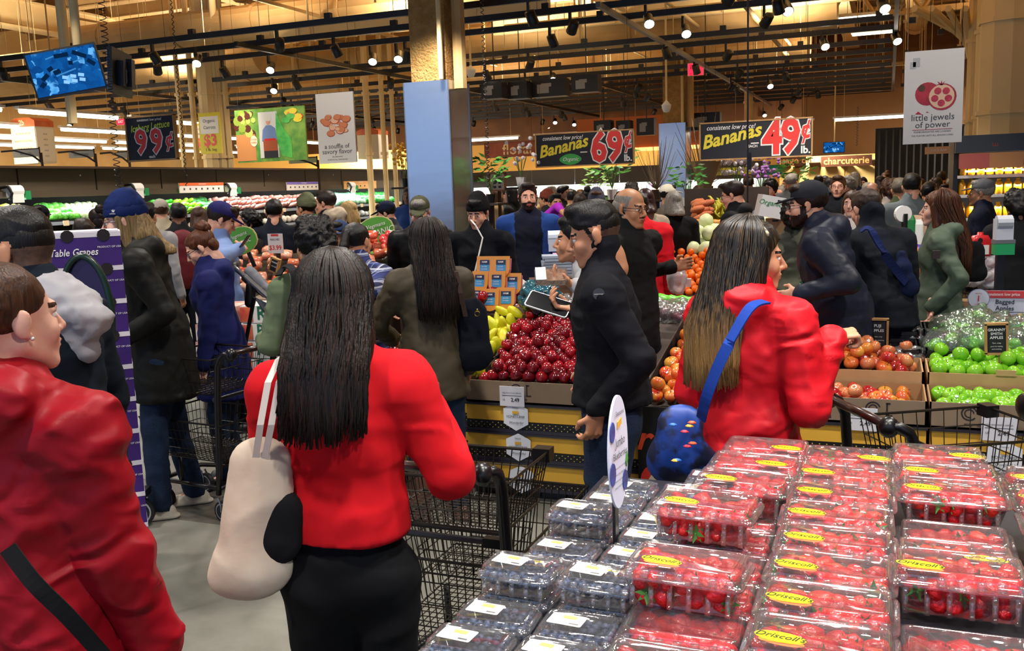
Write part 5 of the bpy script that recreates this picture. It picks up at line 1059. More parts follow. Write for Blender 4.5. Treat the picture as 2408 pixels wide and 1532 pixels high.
# ---- orange packets on the small stand
px0 = onz(1165, 735, .95); st = thing('wooden_stand', 'small wooden stand carrying the orange sliced meat packets', 'stand', (px0.x, px0.y+.12, 0)); m = MB(); m.box((0, 0, .935), (.52, .42, .025)); m.build('top_board', DKW, st); m = MB(); m.box((-.02, .02, .46), (.12, .12, .92)); m.build('post', WDB, st); m = MB(); m.box((-.2, -.15, .8), (.012, .012, .3)); m.build('brass_rail', pbr('#B8904A', .3, .8), st)
PKO = pbr('#E89A3C', .35, coat=.4); PKL = pbr('#3A9AD8', .5); PKD = pbr('#1C2A5A', .5)
def packet(loc, tilt=0, rzz=0, side=True):
    o = thing('sliced_meat_packet', 'orange shield shaped packet with blue label stacked on the wooden stand', 'packet', loc, rzz, 'orange packets on the stand'); o.rotation_euler = (R(-12), 0, rzz)
    w2 = .062; pts = [(-w2, 0, .075), (w2, 0, .075), (w2, 0, -.02)]+[(w2*cos(a), 0, -.02+.06*sin(a)) for a in np.linspace(0, -pi, 9)][1:-1]+[(-w2, 0, -.02)]
    m = MB(); m.poly(pts[::-1], .006); m.v = [(x, -y if False else y, z) for x, y, z in m.v]; m.build('front_flange', PKO, o)
    m = MB(); m.poly([(x*.86, .01, z*.86) for x, y, z in pts][::-1], .05); m.build('tub', pbr('#C8607A', .35, hex2='#D87888', vs=10, coat=.4), o)
    m = MB(); m.box((0, -.004, .005), (.07, .003, .085)); m.build('label_blue', PKL, o); m = MB(); m.box((0, -.0065, .032), (.07, .003, .032)); m.build('label_navy', PKD, o); T(o, 'HAM', 0, .033, .018, WTX, -.009, bold=.02); T(o, 'SLICED', 0, .0, .013, WTX, -.009); T(o, 'COOKED', 0, -.017, .011, WTX, -.009); return o
p1 = thing  # noqa
bx, by = px0.x, px0.y
for i, (px, py, dy) in enumerate(((1120, 700, 0), (1152, 705, -.03), (1190, 702, 0), (1128, 663, .05), (1168, 663, .05), (1205, 668, .09), (1140, 628, .1), (1178, 628, .1))):
    p = ony(px, py, by+.0+dy); packet(p, 0, rnd.uniform(-.12, .12))
K_rr = [fruit_kind('red_radish', [pbr('#B83A5A', .3, coat=.3)], apple_prof(.05, 1), stem=False)]
for px, py in ((1215, 700), (1222, 690), (1205, 695)): p = ony(px, py, by+.16); fruit(K_rr[0], 'pink_ham_ball', 'round pink wrapped ham behind the orange packets', 'ham', 'pink hams on the stand', p)
# ---- boxes at the left: table grapes stack
PUR = pbr('#43207A', .5, hex2='#381868', vs=3); WB = pbr('#DCD6DC', .6)
g = at(130, 590, 4.25); gx, gy = g.x, g.y; gz = g.z; bh = .155; ga = R(45)
zt = at(190, 548, 4.2).z; k = 0
while zt > .12:
    lab = 'purple table grapes box on %s' % (['top of the stack by the hooded man', 'the second layer of the grape stack', 'the third layer of the grape stack', 'the fourth layer of the grape stack', 'the fifth layer of the grape stack', 'the sixth layer of the grape stack', 'the seventh layer of the grape stack', 'the eighth layer of the grape stack', 'the floor under the grape stack', 'the floor'][k])
    o = thing('grape_box', lab, 'box', (gx, gy+.15, zt-bh), ga, 'stacked grape boxes'); bw, bd = .34, .30
    m = MB(); m.box((0, 0, bh*.42), (bw, bd, bh*.84)); m.build('purple_carton', PUR, o); m = MB(); m.box((0, 0, bh*.92), (bw+.004, bd+.004, bh*.14)); m.build('white_rim', WB, o)
    for x in (-.05, .1): m = MB(); m.tube([(x, -bd/2-.004, bh*.9), (x, -bd/2+.0, bh*.9)], .028, 10); m.build('hand_hole', pbr('#1A0C14', .8), o)
    if k == 0: m = MB(); m.box((0, 0, bh*1.0), (bw*.96, bd*.96, .008)); m.build('top_flap', WB, o)
    T(o, 'Table Grapes', -.03, bh*.42, .045, WTX, -bd/2-.004, shear=.25, bold=.012, sx=.82); T(o, 'PRODUCT OF USA', .12, bh*.55, .012, WTX, -bd/2-.004)
    zt -= bh; k += 1
m = MB(); A = np.linspace(0, 2*pi, 41)[:-1]; q = at(205, 740, 3.75); m.tube([q+r0*(.10*cos(a))+V((0, 0, .235*sin(a))) for a in A], .013, 8, close=True); m.tube([q-V((0, 0, .235)), V((q.x, q.y, .0))], .013, 8); tag(m.build('green_hoop', pbr('#0E2A1C', .3), smooth=True), 'dark green oval hoop standing behind the grey hood', 'hoop')
a_ = MB(); a_.poly([q+r0*(.095*cos(a))+V((0, .012, .228*sin(a))) for a in A], .004, (0, 1, 0)); tag(a_.build('oval_panel', pbr('#241044', .4)), 'dark purple oval panel held in the green hoop', 'panel')
# ---- rainier boxes and the packed peach display left of centre
PX = pbr('#E6E2DC', .6)
for i, (px, py) in enumerate(((618, 742), (618, 784), (618, 826), (618, 868))):
    p = at(px, py, 6.2); o = thing('white_produce_box', 'white cherry box with green lettering, %s from the top under the peaches' % ['first', 'second', 'third', 'fourth'][i], 'box', (p.x, p.y+.2, p.z-.06), YAW-R(10), 'white cherry boxes')
    m = MB(); m.box((0, 0, .06), (.44, .3, .116)); m.build('carton', PX, o); T(o, 'Rainier', .04, .065, .125, pbr('#1E6A4A', .5), -.153, bold=.02, sx=.82)
    m = MB(); m.poly([(-.02, -.154, .02), (.12, -.154, .02), (.07, -.154, .055), (.03, -.154, .05)], .001); m.build('mountain_print', BLK, o); m = MB(); m.box((-.18, -.152, .06), (.09, .004, .1)); m.build('red_print', pbr('#C8402A', .5, hex2='#E07848', vs=12), o)
    m = MB(); m.box((-.4, 0, .06), (.3, .3, .112)); m.build('side_carton', pbr('#C8442E', .5, hex2='#E6D8C8', vs=9), o)
d = at(662, 700, 7.5); o = thing('slanted_display', 'dark slanted produce display holding wrapped peaches', 'display', (d.x, d.y+.3, 0), YAW-R(8)); m = MB(); m.box((0, 0, .5), (1.35, 1.1, 1.0)); m.build('cabinet', DKW, o); m = MB(); m.box((0, 0, 1.12), (1.35, 1.15, .04), rx=.25); m.build('sloping_top', BLK, o)
K_pk = fruit_kind('wrapped_peach_pack', [pbr('#E08A5A', .3, hex2='#C84A34', vs=12, rnd=1, coat=.5), ], [(.001, -.03), (.05, -.028), (.06, 0), (.05, .024), (.001, .03)], 4, stem=False, wob=.0)
K_wp = fruit_kind('wrapped_peach_pack', [pbr('#F0C0A0', .25, hex2='#E07048', vs=9, rnd=1, coat=.6)], [(.001, -.03), (.05, -.028), (.06, 0), (.05, .024), (.001, .03)], 4, stem=False, wob=.0)
for i in range(8):
    for j in range(7):
        lx = -.6+i*.165+(j % 2)*.05; ly = -.5+j*.15; w_ = o.matrix_basis; q = V((d.x, d.y+.3, 0))+Matrix.Rotation(YAW-R(8), 3, 'Z') @ V((lx, ly, 1.19+.25*ly+rnd.uniform(0, .05)))
        f = fruit(K_pk if rnd.random() < .5 else K_wp, 'wrapped_peach_pack', 'film wrapped pack of peaches on the slanted display behind the stroller', 'fruit pack', 'wrapped peach packs', q, rot=(.25+rnd.uniform(-.2, .2), rnd.uniform(-.2, .2), YAW+.78+rnd.uniform(-.3, .3)), sc_=1.15)
for i in range(16):
    p = at(rnd.uniform(636, 690), rnd.uniform(655, 690), 6.5); fruit(K_ga[0], 'loose_peach', 'loose reddish peach in front of the wrapped packs', 'peach', 'loose peaches', p, sc_=.9)
m = MB(); p = at(668, 700, 6.8); m.box((p.x, p.y+.15, p.z-.25), (.6, .4, .5), rz=YAW); tag(m.build('peach_bin', CARD), 'brown bin holding the loose peaches', 'bin')
# organic leaf signs, price sign
def leaf_sign(label, px, py, wpx, hpx, D, words, rot=R(-20)):
    p = at(px, py, D); s = D/2200; a_, b_ = wpx*s/2, hpx*s/2; o = thing('organic_leaf_sign', label, 'sign', p, YAW); o.rotation_euler = (0, rot, YAW)
    def shp(k_, y): 
        pts = []
        for t in np.linspace(0, pi, 11)[:-1]: pts.append((a_*k_*cos(t), y, b_*k_*sin(t)**.8))
        for t in np.linspace(pi, 2*pi, 11)[:-1]: pts.append((a_*k_*cos(t), y, -b_*k_*abs(sin(t))**.8))
        return pts[::-1]
    m = MB(); m.poly(shp(1.06, 0), .012); m.build('cream_edge', pbr('#D8CC8A', .6), o); m = MB(); m.poly(shp(1.0, -.006), .004); m.build('green_board', pbr('#5AA63A', .55), o)
    T(o, 'Wegmans', 0, b_*.42, b_*.4, WTX, -.012, shear=.3); T(o, words, 0, -b_*.12, b_*.62, WTX, -.012, shear=.2, sx=.9); m = MB(); m.box((a_*.2, .02, -b_*1.5), (.03, .02, b_*1.4)); m.build('post', BLK, o)
leaf_sign('green leaf shaped organic sign behind the woman with the bun', 562, 568, 84, 62, 7.6, 'Organic'); leaf_sign('green leaf shaped organic sign left of the olive cap man', 884, 545, 84, 66, 8.6, 'ORGANIC', R(-15))
o, wd, hh, yy = flat_sign('price_sign', 'small white sign reading 3.99 above the peaches', 'price sign', 631, 550, 665, 596, D=7.6, mats=WTX, th=.01); m = MB(); m.box((0, yy, hh*.43), (wd*.5, .002, hh*.1)); m.build('red_header', REDP, o); T(o, 'PEACHES', 0, hh*.2, wd*.16, DT, yy); T(o, '$3.99', 0, -hh*.22, wd*.38, REDP, yy, bold=.01); m = MB(); m.box((.02, 0, -hh/2-.15), (.03, .02, .3)); m.build('post', DKBR, o)
o = chalk('small tilted black chalk sign standing in the peaches', 637, 608, 655, 640, ony(645, 620, 5.9).y, (('ORGANIC', .2, .2), ('PEACH', -.1, .2)), rz=.35)
# ---- oranges and honeydew table
oa = at(1600, 690, 8.45); o = thing('citrus_table', 'dark table carrying oranges and honeydew melons', 'table', (oa.x, oa.y+.9, 0)); m = MB(); m.box((0, 0, .36), (1.5, 1.7, .72)); m.build('cabinet', DKW, o); m = MB(); m.box((0, -.86, .74), (1.5, .03, .05)); m.build('front_lip', WDB, o)
heap(K_or, 'orange', 'bright orange in the heap in front of the honeydew melons', 'orange', 'oranges below the honeydews', oa.x-.55, oa.x+.55, oa.y+.02, oa.y+.85, sl(.77, .35, oa.y), .041, top=.2)
heap(K_hd, 'honeydew_melon', 'pale green honeydew melon piled behind the oranges', 'melon', 'honeydew melons', oa.x-.5, oa.x+.62, oa.y+.85, oa.y+1.7, sl(1.1, .22, oa.y+.85), .083, top=.45)
m = MB(); m.box((oa.x, oa.y+1.3, .9), (1.5, .9, .36)); tag(m.build('melon_crate', BLK), 'black crate holding the honeydew melons', 'crate')
bag('thin frosted plastic bag hanging from the moustached man\'s hand', at(1592, 690, 6.1), (.06, .04, .1), mt=film('#F4F0EC', .1, .3, .55), name='produce_bag', seed=9, fold=.008)
m = MB(); q = at(1602, 665, 6.15); m.box(q, (.13, .08, .05), rz=.2); tag(m.build('clear_punnet', film('#F4F0EC', .1, .3, .5)), 'small white plastic punnet held over the oranges', 'punnet')
# bananas, sweet potatoes, butternut beyond
BAN = pbr('#DCC832', .45, hex2='#B8C040', vs=6, rnd=1)
bm = MB(); bm.tube([(0, 0, .1), (.0, .02, .09), (0, .035, .04), (0, .035, -.02), (0, .015, -.07), (0, 0, -.085)], [.006, .012, .018, .018, .013, .004], 6); BANM = bm.mesh('banana', BAN, True)
b0 = at(1690, 515, 11)
for i in range(46):
    p = at(rnd.uniform(1664, 1722), rnd.uniform(478, 522), 11+rnd.uniform(0, .3)); o = put('banana', BANM, None, p, (rnd.uniform(-.4, .4), rnd.uniform(-.5, .5), rnd.uniform(0, 6.3))); tag(o, 'yellow banana hanging in bunches beyond the honeydews', 'banana', 'bananas beyond the melons')
m = MB(); m.box((b0.x, b0.y+.5, .55), (1.0, .7, 1.1)); m.box((b0.x, b0.y+.55, 1.35), (1.0, .1, .7)); tag(m.build('banana_stand', DKW), 'dark stand behind the hanging bananas', 'stand')
K_sp = fruit_kind('sweet_potato', [pbr('#D07848', .7, hex2='#C0683C', vs=6, rnd=1)], [(.001, -.09), (.03, -.07), (.045, 0), (.03, .07), (.001, .09)], 8, stem=False)
for i in range(34): p = at(rnd.uniform(1640, 1664), rnd.uniform(474, 528), 10.8+rnd.uniform(0, .3)); fruit(K_sp, 'sweet_potato', 'orange sweet potato stacked left of the bananas', 'sweet potato', 'sweet potatoes', p, rot=(1.3, rnd.uniform(-.4, .4), 1.5))
K_sq = fruit_kind('butternut_squash', [pbr('#E0A040', .5, hex2='#D08A30', vs=5, rnd=1)], [(.001, -.09), (.045, -.07), (.05, -.03), (.03, .03), (.028, .08), (.001, .09)], 10)
for i in range(12): p = at(1640+i*7, 531-(i % 2)*6, 10.4); fruit(K_sq, 'butternut_squash', 'butternut squash in the row under the bananas', 'squash', 'butternut squash row', p, rot=(1.5, 0, rnd.uniform(0, 3)))
m = MB(); q = at(1675, 560, 10.4); m.box((q.x, q.y+.2, .6), (1.3, .5, 1.1)); tag(m.build('squash_bin', WDB), 'wooden bin under the butternut squash', 'bin')
# bag dispenser and folded bags near the phone man
q = at(1304, 565, 7.3); o = thing('bag_roll_dispenser', 'white roll of produce bags on a wooden post beside the blue coat', 'dispenser', (q.x, q.y, q.z), YAW); m = MB(); m.tube([(-.05, 0, .02), (.05, 0, .02)], .055, 14); m.box((0, -.052, -.04), (.1, .004, .09)); m.build('roll', pbr('#D8E0EE', .5), o, False); m = MB(); m.box((.065, 0, -.03), (.02, .06, .18)); m.box((.04, .03, -.45), (.05, .05, .75)); m.build('post', WDB, o)
q = at(1318, 620, 6.9)
for i in range(7): m = MB(); m.box((q.x+.01*sin(i*2), q.y, q.z+.055-i*.022), (.27-.006*(i % 3), .2, .018), rz=YAW+.05*sin(i)); o = m.build('folded_bag', pbr('#B8C4D4', .4, hex2='#A8B8CC', vs=8)); tag(o, 'folded pale blue plastic bag in the stack beside the roll', 'bag', 'stack of folded bags')
m = MB(); m.box((q.x, q.y+.05, q.z-.5), (.5, .4, .76), rz=YAW); tag(m.build('wooden_counter', WDB), 'wooden counter under the stack of folded bags', 'counter')
for i in range(24): p = at(rnd.uniform(1320, 1358), rnd.uniform(562, 600), 7.6); m = MB(); m.box(p, (.05, .04, .03), rz=rnd.random()*3, rx=rnd.random()); tag(m.build('wrapped_candy', rnd.choice([pbr('#E8402A', .4), pbr('#E86A5A', .4), pbr('#7AC84A', .4)] if p.z > 1.35 else [pbr('#7AC84A', .4), pbr('#E8A0C8', .4)])), 'small bright red or green wrapped sweet left of the phone man', 'candy', 'bright wrapped sweets')
m = MB(); p = at(1340, 640, 7.7); m.box((p.x, p.y+.05, p.z-.35), (.3, .25, 1.0), rz=YAW); tag(m.build('candy_bin', pbr('#D8A0C0', .5)), 'pink bin under the bright wrapped sweets', 'bin')
bag('crumpled dark teal plastic bag on the display left of the phone', at(1272, 728, 6.2), (.13, .1, .1), mt=pbr('#16323C', .15, hex2='#3A7A8C', vs=14, coat=.8), name='teal_bag', seed=77, fold=.03, group=None)
bag('crumpled white plastic bag behind the orange packets', at(1222, 715, 6.9), (.09, .08, .09), mt=pbr('#D4D0CC', .3), name='white_bag', seed=78, fold=.02)
# ---- right middle: oranges in nets, cart goods, dispenser, jug, pepper bags
net = pbr('#3A2AB0', .4, hex2='#F07818', vs=9, lo=.48, hi=.52, coat=.3, rnd=1)
for i in range(7): p = at(2157+(-6 if i % 2 else 6), 590+i*14, 7.4); bag('purple netted bag of oranges left of the green parka', (p.x, p.y, p.z-.05), (.12, .09, .05), mt=net, name='orange_net_bag', seed=90+i, group='netted bags of oranges', fold=.01, knot=False)
m = MB(); p = at(2160, 700, 7.5); m.box((p.x, p.y+.25, .39), (.6, .4, .78)); tag(m.build('bin', DKC), 'dark bin under the netted oranges', 'bin'); o, wd, hh, yy = flat_sign('brown_carton', 'brown carton lettered under the netted oranges', 'box', 2140, 695, 2178, 727, D=7.15, mats=CARDL, th=.2); T(o, 'TAIT FARM', -.02, -hh*.25, hh*.3, DT, -.104, bold=.03)
o, wd, hh, yy = flat_sign('fruit_poster', 'blue poster with two printed oranges low behind the apples', 'poster', 2085, 738, 2205, 800, D=6.9, mats=pbr('#1A2466', .5), th=.02); 
for x in (-.08, .2): m = MB(); m.disc((x*wd, yy, -.1*hh), hh*.24, (0, -1, 0), 18); m.build('orange_print', pbr('#C87830', .5), o)
RB = film('#FF9080', .14, .12, .55, bump=.9)
K_pp = [fruit_kind('red_pepper', [pbr('#D82A1C', .25, coat=.4, hex2='#E0402A', vs=5)], apple_prof(.04, 1), stem=False)]
for i, (px, py) in enumerate(((2285, 672), (2312, 660), (2330, 678), (2300, 640), (2322, 630), (2290, 620), (2335, 655))): bag('red netted bag of peppers right of the black tote', at(px, py, 7.4), (.11, .09, .06), K_pp, 5, mt=RB, name='pepper_bag', seed=100+i, group='red bags of peppers', knot=i % 2 == 0)
m = MB(); p = at(2318, 690, 7.6); m.box((p.x, p.y+.2, .38), (.6, .5, .72)); tag(m.build('bin', CARDL), 'brown bin under the red pepper bags', 'bin')
o = thing('towel_dispenser', 'white and green bag dispenser on a post at the right', 'dispenser', at(2358, 570, 6.6), YAW-.2); m = MB(); m.box((0, 0, .09), (.11, .09, .15)); m.tube([(-.05, -.01, .14), (.05, -.01, .14)], .05, 12); m.build('housing', pbr('#C8CCD4', .3), o); m = MB(); m.box((0, -.01, -.045), (.125, .1, .08)); m.build('green_tray', pbr('#1E9E5A', .4), o); m = MB(); m.box((0, -.01, .005), (.13, .1, .03)); m.build('grey_band', GRY, o); m = MB(); m.box((0, .05, -.6), (.05, .05, 1.4)); m.build('post', BLK, o)
o = thing('detergent_jug', 'red jug with a white label standing in the cart at the right', 'jug', at(2303, 603, 7.0), YAW+.1); m = MB(); m.rings([rrect(.15, .07, .02, z) for z in (0, .01, .12)]+[rrect(.11, .06, .02, .155), rrect(.04, .04, .018, .16), rrect(.04, .04, .018, .18)]); m.build('body', pbr('#C8242A', .35), o, True); m = MB(); m.box((.02, -.037, .05), (.06, .003, .07)); m.build('label', WTX, o); m = MB(); m.disc((-.02, -.037, .12), .02, (0, -1, 0)); m.build('logo_disc', DKC, o)
o = thing('scale', 'white round hanging scale dial on a black post', 'scale', at(2123, 503, 7.2), YAW); m = MB(); m.tube([(0, -.02, 0), (0, .02, 0)], .062, 20); m.build('dial', WTX, o); m = MB(); m.box((.01, -.03, -.06), (.025, .02, .12)); m.box((.01, 0, -.75), (.03, .03, 1.4)); m.build('post', BLK, o)
# ---- juice fridge
f0 = at(2245, 322, 11.5); fz = f0.z; fx0 = f0.x; fyy = f0.y
o = thing('juice_fridge', 'open chilled case of orange juice at the right edge', 'fridge', (fx0, fyy, 0)); FW = 2.4
for nm, c, d_, mt in (('header', (FW/2, .0, fz-.1), (FW, .5, .2), pbr('#3C4046', .5)), ('back_panel', (FW/2, .75, fz/2), (FW, .05, fz), pbr('#C8C4B8', .5)), ('side_panel', (0.02, .35, fz/2), (.05, .8, fz), BLK), ('side_panel', (FW, .35, fz/2), (.05, .8, fz), BLK), ('roof', (FW/2, .35, fz-.02), (FW, .8, .04), BLK), ('base', (FW/2, .2, .2), (FW, .9, .4), BLK)): m = MB(); m.box(c, d_); m.build(nm, mt, o)
m = MB(); m.box((FW/2, -.255, fz-.3), (FW-.1, .02, .18)); bnd = m.build('printed_header_band', pbr('#E09A5A', .5), o); m = MB(); m.box((.2, -.268, fz-.3), (.32, .004, .17)); m.build('grapefruit_print', pbr('#D86A5A', .5), o); m = MB(); m.box((.85, -.268, fz-.3), (.26, .004, .16), ry=.1); m.build('juice_lettering_panel', pbr('#C8783A', .5), o); T(o, 'JUICE', .85, fz-.3, .08, WTX, -.275, shear=.3); T(o, 'LLI', .42, fz-.12, .05, REDP, -.255)
JB = pbr('#F0A810', .3, hex2='#E89C08', vs=3, coat=.4); JC = pbr('#F6C860', .3)
jm = MB(); jm.lathe([(.001, 0), (.035, 0), (.04, .02), (.04, .11), (.034, .14), (.02, .165), (.018, .175)], 10); JM = jm.mesh('bottle_body', JB, True); jc = MB(); jc.lathe([(.02, .173), (.021, .19), (.001, .192)], 10); JCM = jc.mesh('cap', pbr('#E8B820', .4), True)
for s_, (py, n_) in enumerate(((413, 18), (458, 18), (512, 18), (560, 18))):
    zs = ony(2300, py, fyy+.1).z; m = MB(); m.box((FW/2, .28, zs-.01), (FW-.08, .72, .02)); m.build('shelf', STEEL, o); m = MB(); m.box((FW/2, -.09, zs-.012), (FW-.08, .02, .035)); m.build('shelf_edge', WTX, o)
    for k in range(n_):
        b = put('juice_bottle', JM); b.location = (fx0+.1+k*.1, fyy+.02+(.02 if k % 2 else 0), zs); tag(b, 'orange juice bottle on the %s shelf of the chilled case' % ['top', 'second', 'third', 'lowest'][s_], 'bottle', 'juice bottles on the %s shelf' % ['top', 'second', 'third', 'lowest'][s_]); b.scale = (1.1, 1.1, 1.0 if s_ else .92); put('cap', JCM, b)
    m = MB()
m = MB(); m.tube([(fx0+.1, fyy+.0, fz-.42), (fx0+FW-.1, fyy+.0, fz-.42)], .012, 6); tag(m.build('case_light', emit('#FFF6E0', 9)), 'thin light tube over the top juice shelf', 'light')
for k in range(4):
    d_ = bpy.data.lights.new('case_lamp', 'AREA'); d_.energy = 9; d_.size = 2.0; d_.size_y = .05; d_.shape = 'RECTANGLE'; lo = bpy.data.objects.new('case_lamp', d_); C.objects.link(lo); zz = (fz-.4, 1.62, 1.36, 1.15)[k]; lo.location = (fx0+FW/2, fyy-.02, zz); lo.rotation_euler = (R(25), 0, 0)
# ---- left wall of chilled vegetables along X = -11.45
WX = -11.45
o = thing('vegetable_case', 'long open chilled vegetable case with a dark header along the left', 'chilled case', (WX, 0, 0)); y0c, y1c = 7.0, 24.0; yc = (y0c+y1c)/2; LC = y1c-y0c
HD_ = pbr('#544838', .5, hex2='#4A4032', vs=.6)
m = MB(); m.box((-.55, yc, 1.15), (.06, LC, 2.3)); m.build('back_panel', BLK, o)
nP = 12
for i in range(nP): m = MB(); m.box((0, y0c+LC*(i+.5)/nP, 2.13), (.08, LC/nP-.03, .34)); m.build('header_panel', HD_, o)
m = MB(); m.box((.02, yc, 2.31), (.5, LC, .03)); m.build('header_cap', DKBR, o); m = MB(); m.box((.05, yc, 1.93), (.14, LC, .09)); m.build('valance', pbr('#4A3F32', .5), o); m = MB(); m.box((-.06, yc, 1.915), (.03, LC, .015)); m.build('case_tube', emit('#F4FBFF', 4), o)
for z, dx_ in ((1.50, 0), (1.22, .18), (.95, .4)): m = MB(); m.box((-.15+dx_*.6, yc, z), (.75, LC, .03), ry=.0); m.build('shelf', BLK, o); m = MB(); m.box((.22+dx_*.6, yc, z), (.02, LC, .05)); m.build('price_rail', pbr('#8C94A0', .4), o)
m = MB(); m.box((.35, yc, .42), (1.1, LC, .84)); m.build('base', BLK, o)
for k in range(5):
    d_ = bpy.data.lights.new('case_lamp', 'AREA'); d_.energy = 42; d_.shape = 'RECTANGLE'; d_.size = .08; d_.size_y = 3.3; lo = bpy.data.objects.new('case_lamp', d_); C.objects.link(lo); lo.location = (WX+.08, y0c+1.7+k*3.4, 1.86); lo.rotation_euler = (0, R(-15), 0); d_.color = (.93, .98, 1)
def vp(hexa, hexb, prof, n=9, wob=.12, stem=False): return fruit_kind('vegetable', [pbr(hexa, .5, hex2=hexb, vs=14, rnd=1, bump=.6, bs=30)], prof, n, stem=stem, wob=wob)
rd_ = [(.001, -.06), (.06, -.045), (.08, 0), (.06, .05), (.001, .07)]; lg = [(.001, -.14), (.03, -.11), (.045, 0), (.03, .11), (.001, .14)]
segs_ = [(0, 70, 'yellow_squash', 'pale yellow squash on the left end of the vegetable case', 'squash', vp('#D8D070', '#C8C458', lg)), (105, 170, 'lettuce', 'bright green lettuce right of the pale squash in the case', 'lettuce', vp('#6ACB3A', '#2E8A2A', rd_)), (172, 250, 'white_cucumber', 'pale green gourd piled in the vegetable case', 'gourd', vp('#D4E2B8', '#B8D090', [(.001, -.07), (.05, -.05), (.06, 0), (.05, .05), (.001, .07)])),
         (320, 345, 'green_bean_bunch', 'bunch of green beans behind the navy beanie', 'beans', vp('#3FA02A', '#1E6A1E', lg)), (370, 420, 'herb_bunch', 'dark green bunch of herbs in the case', 'herbs', vp('#2E8A22', '#4AB030', lg)), (425, 470, 'celery_bunch', 'light green celery in the case below the red sign', 'celery', vp('#A8D840', '#8AC82E', lg)), (472, 505, 'spinach_bunch', 'dark spinach bunch right of the celery', 'spinach', vp('#2A8A2A', '#1A601E', rd_)),
         (508, 745, 'sausage_pack', 'pink wrapped pack of roots on the upper case shelf', 'pack', vp('#E0A898', '#B8786A', lg, 6)), (780, 850, 'salad_bag', 'pale green bag of salad on the upper case shelf', 'salad bag', vp('#B8E0C8', '#7AC8A0', rd_, 7)), (850, 918, 'kale_bunch', 'bright green kale bunch at the right end of the case', 'kale', vp('#2FB03A', '#1E8028', rd_, 8, .2))]
for (a, b_, nm, lab, cat, kd) in segs_:
    ya = onx(a, 480, WX+.05).y; yb = onx(b_, 480, WX+.05).y; n_ = int((yb-ya)/.115)+1
    for i in range(n_):
        for row in range(3): fruit(kd, nm, lab, cat, nm.replace('_', ' ')+'s in the case', (WX+.13-row*.14, ya+(i+.5)*(yb-ya)/n_, 1.575+row*.075+rnd.uniform(0, .03)), rot=(rnd.uniform(-.4, .4), R(70) if kd[0] and 'bunch' in nm or 'pack' in nm or 'squash' in nm else rnd.uniform(-.4, .4), rnd.uniform(-.3, .3)), sc_=rnd.uniform(.85, 1.1))
low = [('#2E7A34', '#1E5A26', 'leafy green bunch on the lower case shelf', 'leaf_bunch'), ('#C8B8A8', '#E8E0D4', 'white wrapped pack on the lower case shelf', 'white_pack'), ('#D8DCE0', '#9AA8B0', 'clear bagged vegetables on the lower case shelf', 'clear_pack')]
lk = [vp(a, b_, rd_, 7) for a, b_, _, _ in low]
i = 0; y = 8.5
while y < 23.5:
    t = 0 if y < 12.5 else (1 if y < 18 else 2)
    if rnd.random() < .3: t = rnd.randrange(3)
    for zz, xx in ((1.29, .3), (1.02, .5)): fruit(lk[t], low[t][3], low[t][2], 'vegetable', low[t][3].replace('_', ' ')+'s low in the case', (WX+xx-.05, y, zz+rnd.uniform(0, .03)), sc_=rnd.uniform(.9, 1.2))
    y += .19
for i in range(26): m = MB(); m.box((WX+.25, 8+i*.6, 1.50), (.012, .1, .075)); tag(m.build('shelf_ticket', pbr('#E8D0A8', .5)), 'small cream price ticket on the upper case shelf rail', 'price ticket', 'case price tickets')
for i, (px, py) in enumerate(((33, 450), (319, 443), (541, 441), (824, 437))):
    p = onx(px, py, WX+.16); o = thing('bag_roll_holder', 'white produce bag roll hung on the case header, %s from the left' % ['first', 'second', 'third', 'fourth'][i], 'dispenser', p); m = MB(); m.tube([(0, -.1, 0), (0, .1, 0)], .085, 14); m.box((.07, 0, -.1), (.01, .18, .12)); m.build('roll', WTX, o); m = MB(); m.tube([(-.1, -.12, .05), (.03, -.12, .06), (.1, -.12, -.03), (.05, -.12, -.12)], .02, 6); m.build('bracket', BLK, o); m = MB(); m.box((.02, .16, -.06), (.12, .09, .12)); m.build('green_tie_box', pbr('#1E8A50', .5), o)
for (x0, x1, y0_, y1_, c1, lab) in ((421, 525, 431, 454, '#E86A38', 'white strip sign with an orange band on the case header'), (674, 751, 429, 448, '#7A6AC0', 'white strip sign with a violet band on the case header'), (809, 884, 427, 445, '#E0A060', 'peach coloured strip sign on the case header')):
    a = onx(x0, (y0_+y1_)/2, WX+.15); b_ = onx(x1, (y0_+y1_)/2, WX+.15); zc = a.z; hh = (onx((x0+x1)/2, y0_, WX+.15).z-onx((x0+x1)/2, y1_, WX+.15).z); o = thing('strip_sign', lab, 'sign', (WX+.15, (a.y+b_.y)/2, zc)); wd = b_.y-a.y
    m = MB(); m.box((0, 0, 0), (.02, wd, hh)); m.build('board', pbr('#ECE4DC', .5) if 'peach' not in lab else pbr('#E8B070', .5), o); m = MB(); m.box((.012, 0, hh*.36), (.006, wd, hh*.28)); m.build('colour_band', pbr(c1, .5), o)
    for i in range(7): m = MB(); m.box((.012, -wd*.4+i*wd*.13, -hh*.12), (.004, wd*.03, hh*.2)); m.build('printed_icon', DT, o)
    t_ = text('VEGETABLES', hh*.2, WTX, o, (.017, 0, hh*.36), rot=(pi/2, 0, pi/2))
for i in range(7): m = MB(); m.disc((WX+.045, 8.6+i*2.35, 2.2), .014, (1, 0, 0)); tag(m.build('header_stud', WHT), 'tiny bright stud on the dark case header', 'stud', 'header studs')
